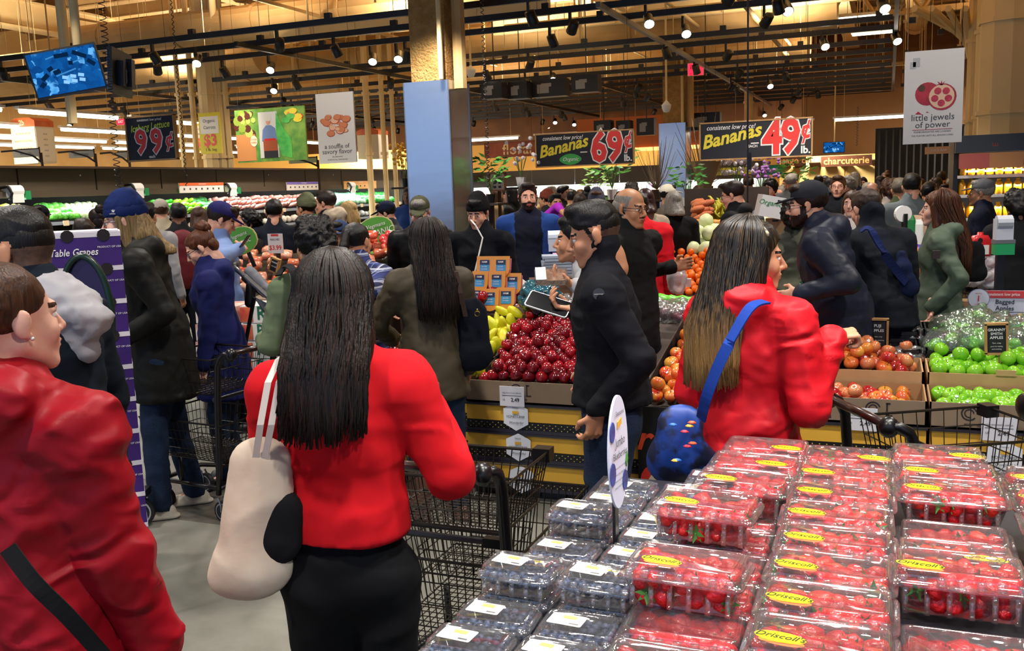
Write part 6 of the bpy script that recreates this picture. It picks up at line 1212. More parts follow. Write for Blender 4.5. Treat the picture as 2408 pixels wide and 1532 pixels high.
# ---- floral / packaged wall in the centre back
o = thing('flower_case', 'long dark fronted chilled flower case at the centre back', 'chilled case', (-7.2, 24.6, 0))
m = MB(); m.box((0, .3, 1.1), (8.6, .06, 2.2)); m.build('back_panel', pbr('#C8D4D0', .5), o)
for i in range(7): m = MB(); m.box((-3.7+i*1.23, -.35, 2.02), (1.2, .08, .42)); m.build('header_panel', HD_, o)
for z in (1.2, 1.5, .9): m = MB(); m.box((0, 0, z), (8.5, .6, .03)); m.build('shelf', WTX, o)
m = MB(); m.box((0, -.0, .4), (8.6, .9, .8)); m.build('base', BLK, o); m = MB(); m.box((0, -.1, 1.85), (8.4, .05, .02)); m.build('case_tube', emit('#F2FAFF', 6), o)
for k in range(3):
    d_ = bpy.data.lights.new('case_lamp', 'AREA'); d_.energy = 40; d_.shape = 'RECTANGLE'; d_.size = 2.6; d_.size_y = .1; lo = bpy.data.objects.new('case_lamp', d_); C.objects.link(lo); lo.location = (-10+k*2.8, 24.3, 1.78); lo.rotation_euler = (R(20), 0, 0)
PC = ['#E8D8B0', '#E8E8E0', '#D8A0A8', '#B8D8C8', '#F0C8A0', '#C8D8F0', '#9AC87A', '#E0B8D8', '#D8C088']
for z in (1.215, 1.515):
    for i in range(56):
        h_ = rnd.uniform(.16, .25); m = MB(); m.box((-11.3+i*.148, 24.45, z+h_/2), (.11, .1, h_)); m.box((-11.3+i*.148, 24.39, z+h_*.45), (.08, .01, h_*.4))
        tag(m.build('carton', pbr(rnd.choice(PC), .5)), 'small pale carton on the %s shelf of the centre back case' % ('lower' if z < 1.3 else 'upper'), 'carton', 'cartons in the centre back case, z%s' % ('low' if z < 1.3 else 'high'))
# plants, twigs, flowers
def plant(label, c, s, mt, n, kind='leaf', pot=WTX, cat='plant', name='potted_plant', seed=0):
    r_ = random.Random(seed); o = thing(name, label, cat, c); m = MB(); m.lathe([(.06*s, 0), (.08*s, .13*s), (.085*s, .15*s)], 10); m.build('pot', pot, o)
    m = MB()
    for i in range(n):
        a = r_.uniform(0, 6.28); rr = r_.uniform(.05, .28)*s; h = r_.uniform(.2, .6)*s; p = V((rr*cos(a), rr*sin(a), .15*s+h))
        if kind == 'leaf': 
            t = V((cos(a+r_.uniform(-1, 1)), sin(a), r_.uniform(-.4, .6))).normalized(); u = t.orthogonal().normalized(); q = .07*s; m.add([p, p+t*q+u*q*.4, p+t*q*2.2, p+t*q-u*q*.4], [(0, 1, 2, 3)])
        elif kind == 'twig': m.tube([(0, 0, .15*s), p*.6, p*1.25], [.006*s, .004*s, .002*s], 3)
        else: m.ball(p, .03*s, 5, 4)
    m.build('foliage' if kind == 'leaf' else 'twigs' if kind == 'twig' else 'blooms', mt, o)['kind'] = 'stuff'
    if kind != 'twig':
        m = MB()
        for i in range(7): a = i*.9; m.tube([(0, 0, .15*s), (.1*s*cos(a), .1*s*sin(a), .45*s)], .006*s, 3)
        m.build('stems', pbr('#4A6A2A', .7), o)
    return o
GRN = pbr('#2E7A32', .5, hex2='#58A840', vs=9); TWG = pbr('#7A6650', .8)
def stand_under(p, lab, w_=.5): m = MB(); m.box((p.x, p.y, p.z/2), (.06, .06, p.z)); m.box((p.x, p.y, p.z-.015), (.34, .34, .03)); m.box((p.x, p.y, .015), (.3, .3, .03)); tag(m.build('display_stand', DKW), lab, 'stand')
for i, (px, py, D, s, mt, n, kd, lab, pot) in enumerate(((1615, 485, 12, .7, GRN, 70, 'leaf', 'green leafy plant in a white pot right of the far steel column', WTX), (1545, 470, 14, 1.0, TWG, 60, 'twig', 'bundle of bare twigs left of the far steel column', DKBR), (1660, 470, 13.5, 1.3, TWG, 80, 'twig', 'tall bundle of pale twigs right of the far steel column', DKBR), (1735, 470, 14, 1.1, pbr('#D8D0D8', .6), 90, 'bloom', 'white flowering plant behind the hooded young man', WTX), (1790, 470, 15, 1.0, pbr('#9A6AB0', .6), 60, 'bloom', 'purple flowering plant near the white carton', WTX), (1226, 440, 13, .9, pbr('#E8E0E0', .5), 22, 'bloom', 'white orchid right of the steel column', WTX), (955, 440, 15, .9, pbr('#D8A020', .6), 50, 'bloom', 'yellow flowers left of the steel column', BLK), (1155, 478, 12.5, .8, GRN, 70, 'leaf', 'leafy green plant between the column and bearded man', BLK), (1440, 470, 15, 1.1, GRN, 80, 'leaf', 'leafy plant behind the bald man', WTX), (1405, 478, 16, .8, pbr('#7AA04A', .6), 60, 'leaf', 'pale green plant behind the moustached beanie man', WTX), (1870, 470, 17, 1.0, GRN, 60, 'leaf', 'green plant in front of the counters at the right back', WTX))):
    p = at(px, py, D); plant(lab, p, s, mt, n, kd, pot, seed=i); stand_under(p, 'dark stand under the '+lab.split(' in a ')[0].split(' behind')[0].split(' right')[0].split(' left')[0])
m = MB(); p = at(1660, 380, 12.5); q = at(1656, 470, 12.5); m.tube([p, q], [.2, .03], 10); m.tube([q, V((q.x, q.y, 0))], .02, 6); tag(m.build('paper_cone', pbr('#B08A60', .7)), 'brown paper cone hanging by the far twigs', 'cone')
for (x0, y0_, x1, y1_, D, c_, s, lab) in ((1678, 394, 1775, 411, 20, '#C8C030', 'FRESH CUT FLOWERS', 'yellow strip sign over the flower stands'), (1792, 388, 1840, 411, 18, '#1E9A78', 'SHOP', 'teal sign hanging over the flower stands'), (2175, 345, 2240, 362, 13, '#E0A870', 'JUICE BAR', 'small orange wooden sign under the pomegranate banner')):
    o, wd, hh, yy = flat_sign('strip_sign', lab, 'sign', x0, y0_, x1, y1_, D=D, mats=pbr(c_, .5)); T(o, s, 0, 0, hh*.45, WTX if D != 20 else DT, yy); wires(o, wd, hh, 2)
# white carton held up and brown box near camouflage man
o, wd, hh, yy = flat_sign('white_carton', 'white fruit carton with green print carried above the crowd', 'box', 1782, 462, 1850, 512, D=8.2, mats=pbr('#DCD8D4', .6), th=.3); T(o, 'Organic', -.05, .03, .06, pbr('#2E8A4A', .5), -.155, shear=.3); m = MB(); m.box((.03, -.152, .06), (.04, .004, .012)); m.build('hand_slot', BLK, o); o.rotation_euler = (0, R(12), R(15))
o, wd, hh, yy = flat_sign('brown_carton', 'brown carton under the white fruit carton', 'box', 1805, 512, 1850, 550, D=8.4, mats=CARDL, th=.3); m = MB(); m.box((0, -.152, .05), (.05, .004, .015)); m.build('hand_slot', BLK, o); m = MB(); m.box((0, .1, -.6), (.5, .3, 1.1)); m.build('pallet_box', DKW, o)

# red and orange packs left of the olive cap, and packed red fruit bin
m = MB(); q = at(898, 620, 8.4); m.box((q.x, q.y+.3, .55), (1.2, .5, 1.1), rz=YAW); tag(m.build('wooden_bin', WDB), 'wooden bin under the red bags left of the olive cap', 'bin')
for i in range(26):
    py = rnd.uniform(548, 650); p = at(rnd.uniform(866, 935), py, 8.0+rnd.uniform(0, .25)); c_ = rnd.choice(['#D8382A', '#E05A3A', '#C82A28']) if py < 590 or py > 615 else rnd.choice(['#7AA84A', '#E08A3A'])
    m = MB(); m.rings([rrect(.10, .07, .02, -.02), rrect(.13, .10, .03, 0), rrect(.10, .07, .02, .025)]); o = m.build('red_bag', pbr(c_, .3, coat=.5, bump=.6, bs=40), None, True, p, (rnd.uniform(.2, .9), rnd.uniform(-.4, .4), rnd.random()*3)); tag(o, 'shiny red or orange bag in the bin left of the olive cap', 'bag', 'red bags in the bin')
# ================================================================== berry table
TZ = .86
t_ = thing('berry_table', 'low table in front carrying the stacked strawberry and blueberry boxes', 'table', (.25, 1.9, 0)); m = MB(); m.box((-.03, 0, TZ-.03), (2.12, 1.86, .06)); m.build('table_top', DKC, t_); m = MB(); m.box((-.03, 0, .42), (1.9, 1.6, .78)); m.build('skirt', BLK, t_)
CLR = film(refl=.12, rough=.045, white=.05); CLR2 = film('#EEF4FF', refl=.12, rough=.05, white=.05)
def clam_mesh(w, d, hb, hl, rows):
    """base tub and domed lid, thin formed plastic with real flanges and ribs"""
    b = MB(); R1 = lambda k, z, r: rrect(w*k, d*(1-(1-k)*w/d), r, z, 3)
    b.rings([R1(.80, 0, .015), R1(.80, .002, .015), R1(.93, hb-.004, .02), R1(.985, hb-.003, .02), R1(1.0, hb, .02), R1(.99, hb+.003, .02)], (1, 0))
    for i in range(rows): x = -w*.38+i*w*.76/(rows-1); b.box((x, -d*.435, hb*.5), (.010, .004, hb*.8), rx=-.1); b.box((x, d*.435, hb*.5), (.010, .004, hb*.8), rx=.1)
    l = MB(); z0 = hb+.003
    l.rings([R1(1.0, z0, .02), R1(.985, z0+.004, .02), R1(.93, z0+.004, .02), R1(.90, z0+hl*.55, .02), R1(.88, z0+hl*.93, .018), R1(.84, z0+hl, .016), R1(.80, z0+hl, .014), R1(.79, z0+hl-.003, .014)], (0, 1))
    for i in range(rows+1):
        x = -w*.40+i*w*.80/rows
        for s in (-1, 1): l.box((x, s*d*.455, z0+hl*.35), (.016, .006, hl*.6))
    l.box((0, -d*.5, z0+.002), (.05, .012, .006)); l.box((w*.47, 0, z0+hl*.3), (.006, d*.5, hl*.5))
    return b.mesh('clear_base', CLR), l.mesh('clear_lid', CLR)
SBm = clam_mesh(.252, .155, .062, .026, 6); BBm = clam_mesh(.172, .120, .040, .020, 5)
for me in SBm+BBm: me.polygons.foreach_set('use_smooth', [True]*len(me.polygons))
STR = pbr('#D01418', .22, hex2='#B00A14', vs=9, rnd=1, coat=.35, bump=.5, bs=130); STR2 = pbr('#E03A1C', .25, hex2='#C8141A', vs=9, rnd=1, coat=.35, bump=.5, bs=130); SEED = pbr('#E8B048', .5)
def straw(mt, seed):
    r_ = random.Random(seed); m = MB(); m.lathe([(.001, -.024), (.007, -.021), (.014, -.010), (.0185, .004), (.0185, .012), (.012, .018), (.001, .018)], 10)
    m.v = [(x*(1+.1*sin(z*90+seed)), y*(1+.12*cos(3*atan2(y, x)+seed)), z) for x, y, z in m.v]; me = m.mesh('strawberry', [mt], True)
    l = MB()
    for i in range(8): a = i*pi/4; u = V((cos(a), sin(a), 0)); v_ = V((-sin(a), cos(a), 0)); c = V((0, 0, .0185)); l.add([c, c+u*.008-v_*.004, c+u*.019+V((0, 0, -.002 if i % 2 else .005)), c+u*.008+v_*.004], [(0, 1, 2, 3)])
    l.tube([(0, 0, .018), (.002, 0, .026)], .0012, 4); return me, l.mesh('leaf_cap', pbr('#3E7A2C', .6))
SK_ = [straw(STR, 1), straw(STR2, 2), straw(STR, 5)]
BLUE = pbr('#1C2440', .5, hex2='#44506E', vs=60, rnd=1, bump=.2, bs=200)
bb = MB(); bb.lathe([(.001, -.0085), (.007, -.006), (.0095, 0), (.007, .0065), (.003, .0085), (.0028, .007), (.001, .0065)], 8); BBM = bb.mesh('blueberry', BLUE, True)
SYEL = pbr('#F2DE1E', .35); SORG = pbr('#F08038', .35); WL_ = pbr('#E9E6DE', .45)
def oval(m, cx, cy, a, b_, z, ang=0, n=20):
    m.add([(cx+a*cos(t)*cos(ang)-b_*sin(t)*sin(ang), cy+a*cos(t)*sin(ang)+b_*sin(t)*cos(ang), z) for t in np.linspace(0, 2*pi, n+1)[:-1]], [tuple(range(n))])
s_m = MB(); oval(s_m, 0, 0, .043, .0185, 0); OVM = s_m.mesh('oval_sticker', SYEL); s_m = MB(); oval(s_m, .002, -.003, .038, .013, 0); OVO = s_m.mesh('orange_underprint', SORG)
s_m = MB(); s_m.add(rrect(.074, .046, .004, 0), [tuple(range(16))]); WLM = s_m.mesh('paper_label', WL_); s_m = MB(); s_m.box((0, 0, 0), (.028, .012, .0006)); WLY = s_m.mesh('yellow_print', pbr('#E8D060', .5)); s_m = MB()
for i in range(9): s_m.box((-.009+i*.0023, 0, 0), (.0012, .006, .0005))
WLB = s_m.mesh('barcode', DT)
HS, HBx = .091, .063
extra_b = MB(); extra_s = MB(); nS = [0]; nB = [0]; rb = random.Random(5)
def sbox(label, x, y, z, lx=-.07, ly=-.035, rz=0, rx=0, la=-.12, flip=False, full=True):
    o = thing('strawberry_box', label, 'fruit box', (x, y, z), rz, 'clear strawberry boxes'); o.rotation_euler = (rx, 0, rz)
    put('clear_base', SBm[0], o); put('clear_lid', SBm[1], o); zt = .062+.003+.026-.003+.0008+.0005
    if lx is not None:
        for me, dz, dx_, dy_ in ((OVO, .0002, .002, -.012), (OVM, .0007, 0, 0)): c = put(me.name, me, o, (lx+dx_, ly+dy_, zt+dz), (0, 0, la+(pi if flip else 0)))
        text("Driscoll's", .022, pbr('#2A3A10', .5), o, (lx, ly+.001, zt+.0014), rot=(0, 0, la+(pi if flip else 0)), shear=.3, ext=0, bold=.01)
    M = Matrix.Translation((x, y, z)) @ Euler((rx, 0, rz)).to_matrix().to_4x4()
    lay = [(.024, 5, 3), (.054, 6, 4)] if full else [(.054, 6, 4)]
    for zz, nx, ny in lay:
        for i in range(nx):
            for j in range(ny):
                sc_ = rb.uniform(1.0, 1.32); sx = (.76 if zz < .04 else .84)
                p = M @ V(((-.5+(i+.5)/nx)*.236*sx+rb.uniform(-.006, .006), (-.5+(j+.5)/ny)*.152*sx*.93+rb.uniform(-.005, .005), zz+rb.uniform(-.004, .004)))
                rot = (rb.uniform(1.1, 2.0)*rb.choice((1, -1)), rb.uniform(-.5, .5), rb.uniform(0, 6.3)); k_ = rb.choice(SK_)
                if zz > .04 and nS[0] < 300 and on_view(p):
                    s = put('strawberry', k_[0], None, p, rot); s.scale = (sc_*1.05,)*3; tag(s, 'red strawberry seen through a clear strawberry box lid', 'strawberry', 'strawberries in the clear boxes')
                    if rb.random() < .6: put('leaf_cap', k_[1], s)
                    nS[0] += 1
                elif zz > .04 or j == 0:
                    mm = Matrix.Translation(p) @ Euler(rot).to_matrix().to_4x4() @ Matrix.Scale(sc_*1.05, 4)
                    extra_s.mi = 0; extra_s.add([mm @ v.co for v in k_[0].vertices], [tuple(f.vertices) for f in k_[0].polygons])
                    if rb.random() < .6: extra_s.mi = 1; extra_s.add([mm @ v.co for v in k_[1].vertices], [tuple(f.vertices) for f in k_[1].polygons])
def on_view(p):
    d = V(p)-V((0, 0, CZ)); f = d.dot(fw); return f > 0 and abs(d.dot(rt)/f) < 1204/2200 and abs(d.dot(up)/f) < 766/2200
def bbox_(label, x, y, z, rz=0, lx=-.028, ly=.008):
    o = thing('blueberry_box', label, 'fruit box', (x, y, z), rz, 'clear blueberry boxes')
    put('clear_base', BBm[0], o); put('clear_lid', BBm[1], o); zt = .04+.003+.02-.003+.001
    put('paper_label', WLM, o, (lx, ly, zt), (0, 0, -.08)); put('yellow_print', WLY, o, (lx+.004, ly+.010, zt+.0007), (0, 0, -.08)); put('barcode', WLB, o, (lx+.018, ly-.016, zt+.0006), (0, 0, -.08)); text('JUMBO BLUEBERRIES', .0045, DT, o, (lx, ly-.004, zt+.0006), rot=(0, 0, -.08))
    M = Matrix.Translation((x, y, z)) @ Euler((0, 0, rz)).to_matrix().to_4x4()
    for zz, nx, ny in ((.035, 9, 6), (.043, 8, 5)):
        for i in range(nx):
            for j in range(ny):
                if zz < .04 and 0 < j and 0 < i < nx-1: continue
                p = M @ V(((-.5+(i+.5)/nx)*.148+rb.uniform(-.003, .003), (-.5+(j+.5)/ny)*.098+rb.uniform(-.003, .003), zz-.004+rb.uniform(-.002, .004))); sc_ = rb.uniform(.9, 1.15); rot = (rb.uniform(-1, 1), rb.uniform(-1, 1), 0)
                if nB[0] < 300 and zz > .04 and on_view(p):
                    s = put('blueberry', BBM, None, p, rot); s.scale = (sc_,)*3; tag(s, 'dark blueberry seen through a clear blueberry box lid', 'blueberry', 'blueberries in the clear boxes'); nB[0] += 1
                else:
                    mm = Matrix.Translation(p) @ Euler(rot).to_matrix().to_4x4() @ Matrix.Scale(sc_, 4); extra_b.add([mm @ v.co for v in BBM.vertices], [tuple(f.vertices) for f in BBM.polygons])
ordn = ['front', 'second', 'third', 'fourth', 'fifth', 'sixth', 'seventh', 'eighth', 'ninth']
# column 2 (x centre -.10), column 3 (.15), column 1 (-.34)
Zt = 1.045-HS
rowsY = [1.475+.158*i for i in range(8)]
for i in range(7, -1, -1):
    y = rowsY[i]+.07; far_ = i >= 7
    sbox('clear strawberry box on top of the middle column, %s row from the front' % ordn[i], -.092+rb.uniform(-.004, .004), y, Zt, lx=.07 if far_ else -.062, ly=-.03, rz=rb.uniform(-.03, .03), full=i < 2)
for k, (x, y, z, lx, fl_, lab) in enumerate(((.14, 2.735, Zt, .07, False, 'farthest strawberry box of the right column, sticker at its right end'), (.158, 2.575, Zt, -.065, False, 'strawberry box of the right column just nearer than the farthest one'), (.158, 2.415, Zt+.005, -.065, False, 'raised strawberry box in the middle of the right column showing its front side'), (.15, 2.11, Zt-.045, .055, True, 'sunken strawberry box of the right column with an upside down sticker'), (.158, 2.27, Zt-.06, None, False, 'strawberry box hidden under the raised one of the right column'), (.142, 1.90, Zt+.012, -.07, False, 'nearest large strawberry box of the right column at the bottom edge'), (.15, 1.74, Zt-.08, None, False, 'low strawberry box at the very front of the right column'))):
    sbox(lab, x, y, z, lx=lx, ly=-.03, flip=fl_, rz=rb.uniform(-.03, .03), full=k in (2, 5))
for i in range(7): sbox('clear strawberry box in the column cut by the right frame edge, %s row' % ordn[i], .41, rowsY[i]+.16, Zt-.0, full=False, rz=.02)
Z1 = .955-HS
for i in range(8): sbox('clear strawberry box in the lower left column, %s row' % ordn[i], -.35, rowsY[i]-.0+.07, Z1, lx=-.06 if i in (0,) else None, rz=rb.uniform(-.03, .03), full=i < 4)
for k, (x, y, z, lx, lab) in enumerate(((-.362, 1.80, Z1+HS, -.045, 'nearest raised strawberry box on the left column, its berries and leaves showing'), (-.385, 2.14, Z1+HS+.01, -.05, 'second raised strawberry box, leaning out over the blueberries'), (-.335, 2.385, Z1+HS-.005, -.05, 'third strawberry box on the left column, just behind the leaning one'), (-.325, 2.54, Z1+HS-.003, .05, 'fourth strawberry box on the left column with its sticker at the right'), (-.31, 2.69, Z1+HS, .06, 'farthest strawberry box on the left column below the red raincoat'))):
    sbox(lab, x, y, z, lx=lx, ly=-.03, rz=(-.05, -.07, -.04, -.02, -.02)[k], rx=(0, 0, 0, 0, 0)[k])
Zb = .93-HBx
for i in range(9):
    y = 1.56+.125*i
    for j, x in enumerate((-.745, -.565)):
        if j == 1 and i > 8: continue
        up2 = (j == 0 and i in (2, 5)) or (j == 1 and i in (2,))
        xo = .02*i*.35
        if not (j == 0 and i < 0): bbox_('clear blueberry box in the %s row, %s from the front, lowest layer' % (['outer', 'inner'][j], ordn[i]), x+xo, y, Zb-(.0), rz=rb.uniform(-.06, .06))
        if up2: bbox_('blueberry box stacked on top in the %s row, %s' % (['outer', 'inner'][j], ['near the big cart', 'by the sign post'][i > 3]), x+xo+.005, y-.01, Zb+HBx*.98, rz=-.04)
for i in range(3): bbox_('clear blueberry box at the far end of the table beside the jeans, %s' % ['nearest', 'middle', 'farthest'][i], -.46+.0*i, 2.45+.13*i, Zb+.002, rz=.03)
m = MB(); m.box((-.62, 2.2, (TZ+Zb)/2), (.56, 1.5, Zb-TZ)) if Zb-TZ > .004 else None
m2 = MB(); m2.box((-.35, 2.0, (TZ+Z1)/2), (.24, 1.4, max(.002, Z1-TZ-.002)))
o = extra_s.build('strawberries', [STR, pbr('#3E7A2C', .6)], None, True); tag(o, 'remaining strawberries packed deeper inside the clear boxes', 'strawberries', None, 'stuff')
o = extra_b.build('blueberries', BLUE, None, True); tag(o, 'remaining blueberries packed inside the clear boxes', 'blueberries', None, 'stuff')
# oval blueberry sign
q = onz(1459, 1262, .93); top = at(1467, 912, 2.31); sg = thing('blueberry_sign', 'tall white oval sign on a black stake reading jumbo blueberries', 'sign', (q.x, q.y, .9), YAW+R(62)); hh = top.z-.9; oh = (at(1467, 912, 2.31).z-at(1467, 1168, 2.31).z)
m = MB(); m.box((0, .012, (hh-oh*.75)/2), (.022, .008, hh-oh*.6)); m.build('stake', BLK, sg); zc = hh-oh/2
m = MB(); a_, b_ = .062, oh/2; m.poly([(a_*cos(t), -.0, zc+b_*sin(t)) for t in np.linspace(0, 2*pi, 37)[:-1]][::-1], .006); m.build('oval_board', pbr('#D8DEF2', .45), sg)
LB = pbr('#3E58B0', .4, hex2='#22306E', vs=30)
for x, z, r in ((-.045, .06, .016), (-.046, -.045, .018), (.036, -.08, .016)): m = MB(); m.poly([(x+r*cos(t), -.003, zc+z+r*1.6*sin(t)) for t in np.linspace(0, 2*pi, 17)[:-1]][::-1], .002); m.build('berry_print', LB, sg)
m = MB(); m.poly([(.046, -.003, zc-.05), (.055, -.003, zc-.03), (.05, -.003, zc-.01), (.04, -.003, zc-.035)], .002); m.build('leaf_print', GRN, sg)
for s, z, sz, mt in (('Seasons', .1, .017, DT), ('Jumbo', .028, .032, DT), ('Blueberries', -.004, .026, DT)): text(s, sz, mt, sg, (0, -.004, zc+z), sx=.78 if sz > .02 else 1)
m = MB(); m.poly([(-.012, -.003, zc+.062), (.014, -.003, zc+.07), (.012, -.003, zc+.085), (-.01, -.003, zc+.078)], .002); m.build('yellow_swoosh', YEL, sg)
for i in range(4): text('sweet juicy ripe berries', .0085, DT, sg, (.002, -.004, zc-.035-.016*i))
# ================================================================== carts
WIRE = pbr('#1C1712', .35, .4, hex2='#2A221A', vs=5); PLB = pbr('#100E10', .3)
def basket(p, x0, x1, y0, y1, z0, z1, nx, ny, nz, taper=.02, name='basket', m_=None, r=.0022):
    """wire basket: rods across floor and walls, heavier rim"""
    m_ = m_ or WIRE; g = MB()
    X0 = lambda z: x0+taper*(1-(z-z0)/(z1-z0)); X1 = lambda z: x1-taper*(1-(z-z0)/(z1-z0)); Y0 = lambda z: y0+taper*(1-(z-z0)/(z1-z0)); Y1 = lambda z: y1-taper*(1-(z-z0)/(z1-z0))
    for i in range(nx+1):
        t = i/nx; xa = X0(z0)+(X1(z0)-X0(z0))*t; xb = x0+(x1-x0)*t; g.tube([(xb, y0, z1), (xa, Y0(z0)+.0, z0+.012), (xa, Y0(z0)+.014, z0), (xa, Y1(z0)-.014, z0), (xa, Y1(z0), z0+.012), (xb, y1, z1)], r, 4)
    for i in range(ny+1):
        t = i/ny; ya = Y0(z0)+(Y1(z0)-Y0(z0))*t; yb = y0+(y1-y0)*t; g.tube([(x0, yb, z1), (X0(z0), ya, z0+.012), (X0(z0)+.014, ya, z0), (X1(z0)-.014, ya, z0), (X1(z0), ya, z0+.012), (x1, yb, z1)], r, 4)
    o = g.build(name, m_, p); g = MB()
    for i in range(1, nz): z = z0+(z1-z0)*i/nz; g.tube([(X0(z), Y0(z), z), (X1(z), Y0(z), z), (X1(z), Y1(z), z), (X0(z), Y1(z), z)], r*1.2, 4, close=True)
    g.build('wire_band', m_, o); g = MB(); g.tube([(x0, y0, z1), (x1, y0, z1), (x1, y1, z1), (x0, y1, z1)], .0055, 6, close=True); g.tube([(X0(z0), Y0(z0), z0), (X1(z0), Y0(z0), z0), (X1(z0), Y1(z0), z0), (X0(z0), Y1(z0), z0)], .004, 5, close=True); g.build('rim', m_, o); return o
def wheel(p, x, y, r=.06):
    o = MB(); o.tube([(x-.014, y, r), (x+.014, y, r)], r, 20); w_ = o.build('wheel', pbr('#0C0C0C', .6), p); o = MB(); o.tube([(x-.0155, y, r), (x+.0155, y, r)], r*.8, 20); o.build('wheel_rim', pbr('#A8A8A8', .4), w_); o = MB(); o.tube([(x-.017, y, r), (x+.017, y, r)], r*.7, 20); o.build('wheel_disc', BLK, w_)
    o = MB(); o.tube([(x-.02, y, r), (x-.02, y, r*1.6), (x-.015, y+.02, r*2.3)], .006, 5); o.tube([(x+.02, y, r), (x+.02, y, r*1.6), (x+.015, y+.02, r*2.3)], .006, 5); o.build('caster_fork', STEEL, w_)
def cart(label, loc, rz, w=.46, ln=.5, ln2=.78, zh=1.0, zu=(.74, .93), zl=(.36, .60), group=None, dens=1.0, child=True):
    """two tier cart: local origin under the handle, +y runs to the front"""
    o = thing('shopping_cart', label, 'cart', loc, rz, group); hw = w/2
    basket(o, -hw, hw, .04, .04+ln, zu[0], zu[1], int(15*dens), int(12*dens), 3, .03, 'upper_basket'); basket(o, -hw-.01, hw+.01, -.02, ln2, zl[0], zl[1], int(18*dens), int(22*dens), 4, .04, 'lower_basket')
    if child: basket(o, -hw*.55, hw*.75, .12, .42, zl[1]-.12, zl[1]+.05, 9, 8, 2, .02, 'inner_tray')
    for s in (-1, 1):
        m = MB(); m.tube([(s*hw, .05, .16), (s*hw, .03, .3), (s*hw, -.0, .7), (s*hw, -.02, zh-.07), (s*hw, -.045, zh-.02), (s*hw, -.08, zh), (s*(hw-.02), -.1, zh)], [.016, .018, .019, .019, .019, .018, .016], 10); m.build('side_post', PLB, o, True)
        m = MB(); m.ball((s*(hw-.025), -.1, zh-.005), (.032, .034, .036), 12, 8); m.build('handle_knuckle', PLB, o, True)
    m = MB(); m.tube([(-hw+.02, -.1, zh), (hw-.02, -.1, zh)], .016, 12); m.build('handle', pbr('#2A120E', .3, coat=.5), o, True)
    m = MB(); m.tube([(-hw, .03, zu[0]-.02), (hw, .03, zu[0]-.02)], .011, 8); m.box((hw*.8, .03, zu[0]-.02), (.07, .03, .03)); m.build('cross_bar', PLB, o)
    m = MB(); m.box((hw-.02, .04+ln, zu[1]-.01), (.06, .05, .045)); m.box((-hw+.02, .04+ln, zu[1]-.01), (.06, .05, .045)); m.build('corner_bumper', PLB, o)
    m = MB(); m.tube([(-hw, .03, .2), (-hw*.7, ln2-.05, .17), (hw*.7, ln2-.05, .17), (hw, .03, .2)], .014, 8); m.tube([(-hw, .03, .2), (hw, .03, .2)], .012, 6)
    for s in (-1, 1): m.tube([(s*hw*.8, ln2*.6, .18), (s*hw*.8, ln2*.6, zl[0])], .012, 6)
    m.build('chassis', PLB, o, True)
    for s in (-1, 1): wheel(o, s*(hw-.02), .04); wheel(o, s*(hw*.7), ln2-.08)
    return o
c1 = at(1172, 1095, 2.62); cart('empty two tier black wire cart in front of the woman in the red sweater', (c1.x-.268, c1.y+.08, 0), R(0), w=.50, ln=.36, ln2=.80, zh=.985, zu=(.74, .91), zl=(.34, .66))
c2 = at(612, 812, 5.15); cart('black wire cart pushed by the person in the green jacket', (c2.x-.12, c2.y+.0, 0), YAW+R(62), w=.44, ln=.46, ln2=.62, zh=.96, zu=(.72, .92), zl=(.34, .56), dens=.8, child=False)
c3 = at(1965, 950, 3.25); cart('black wire cart between the red raincoat and the green apples', (c3.x+.16, c3.y-.06, 0), YAW-R(82), w=.46, ln=.5, ln2=.6, zh=1.0, zu=(.72, .92), zl=(.34, .56), dens=.8, child=False)
o = thing('cart_handle_grip', 'black rounded cart grip cut by the right frame edge', 'cart handle', at(2412, 958, 2.9), YAW); m = MB(); m.ball((0, 0, 0), (.022, .05, .045), 12, 8); m.build('grip', PLB, o, True); m = MB(); m.tube([(0, 0, 0), (.2, .0, -.02), (.25, .05, -.3), (.25, .05, -1.0)], .018, 8); m.build('post', PLB, o, True)
# phone mount on third cart
pm = at(1930, 945, 3.2); m = MB(); m.box(pm, (.05, .04, .12), rz=YAW, rx=-.3); tag(m.build('cup_holder', pbr('#10141C', .3)), 'dark blue black clip holder on the cart handle by the red raincoat', 'holder')
# far cart with groceries (right)
c4 = at(2168, 590, 7.6); cart('far cart filled with groceries left of the green parka', (c4.x, c4.y, 0), YAW-R(95), w=.44, ln=.55, ln2=.6, zh=1.12, zu=(.8, 1.12), zl=(.4, .6), dens=.6, child=False)
for i, (px, py, cc, nm) in enumerate(((2165, 535, '#C8A080', 'brown paper bag in the far cart'), (2140, 535, '#1E7A3E', 'green bottle shape leaning in the far cart'), (2150, 545, '#E8ECE4', 'white pack in the far cart'))): p = at(px, py, 7.7); m = MB(); m.rings([rrect(.14-.06*(i == 1), .09, .02, p.z-.12, 3, p.x, p.y), rrect(.14-.06*(i == 1), .09, .02, p.z+.06, 3, p.x, p.y), rrect(.12-.07*(i == 1), .05, .02, p.z+.1, 3, p.x, p.y)]); tag(m.build(['paper_bag', 'green_bottle', 'white_pack'][i], pbr(cc, .6)), nm, ['bag', 'bottle', 'pack'][i])
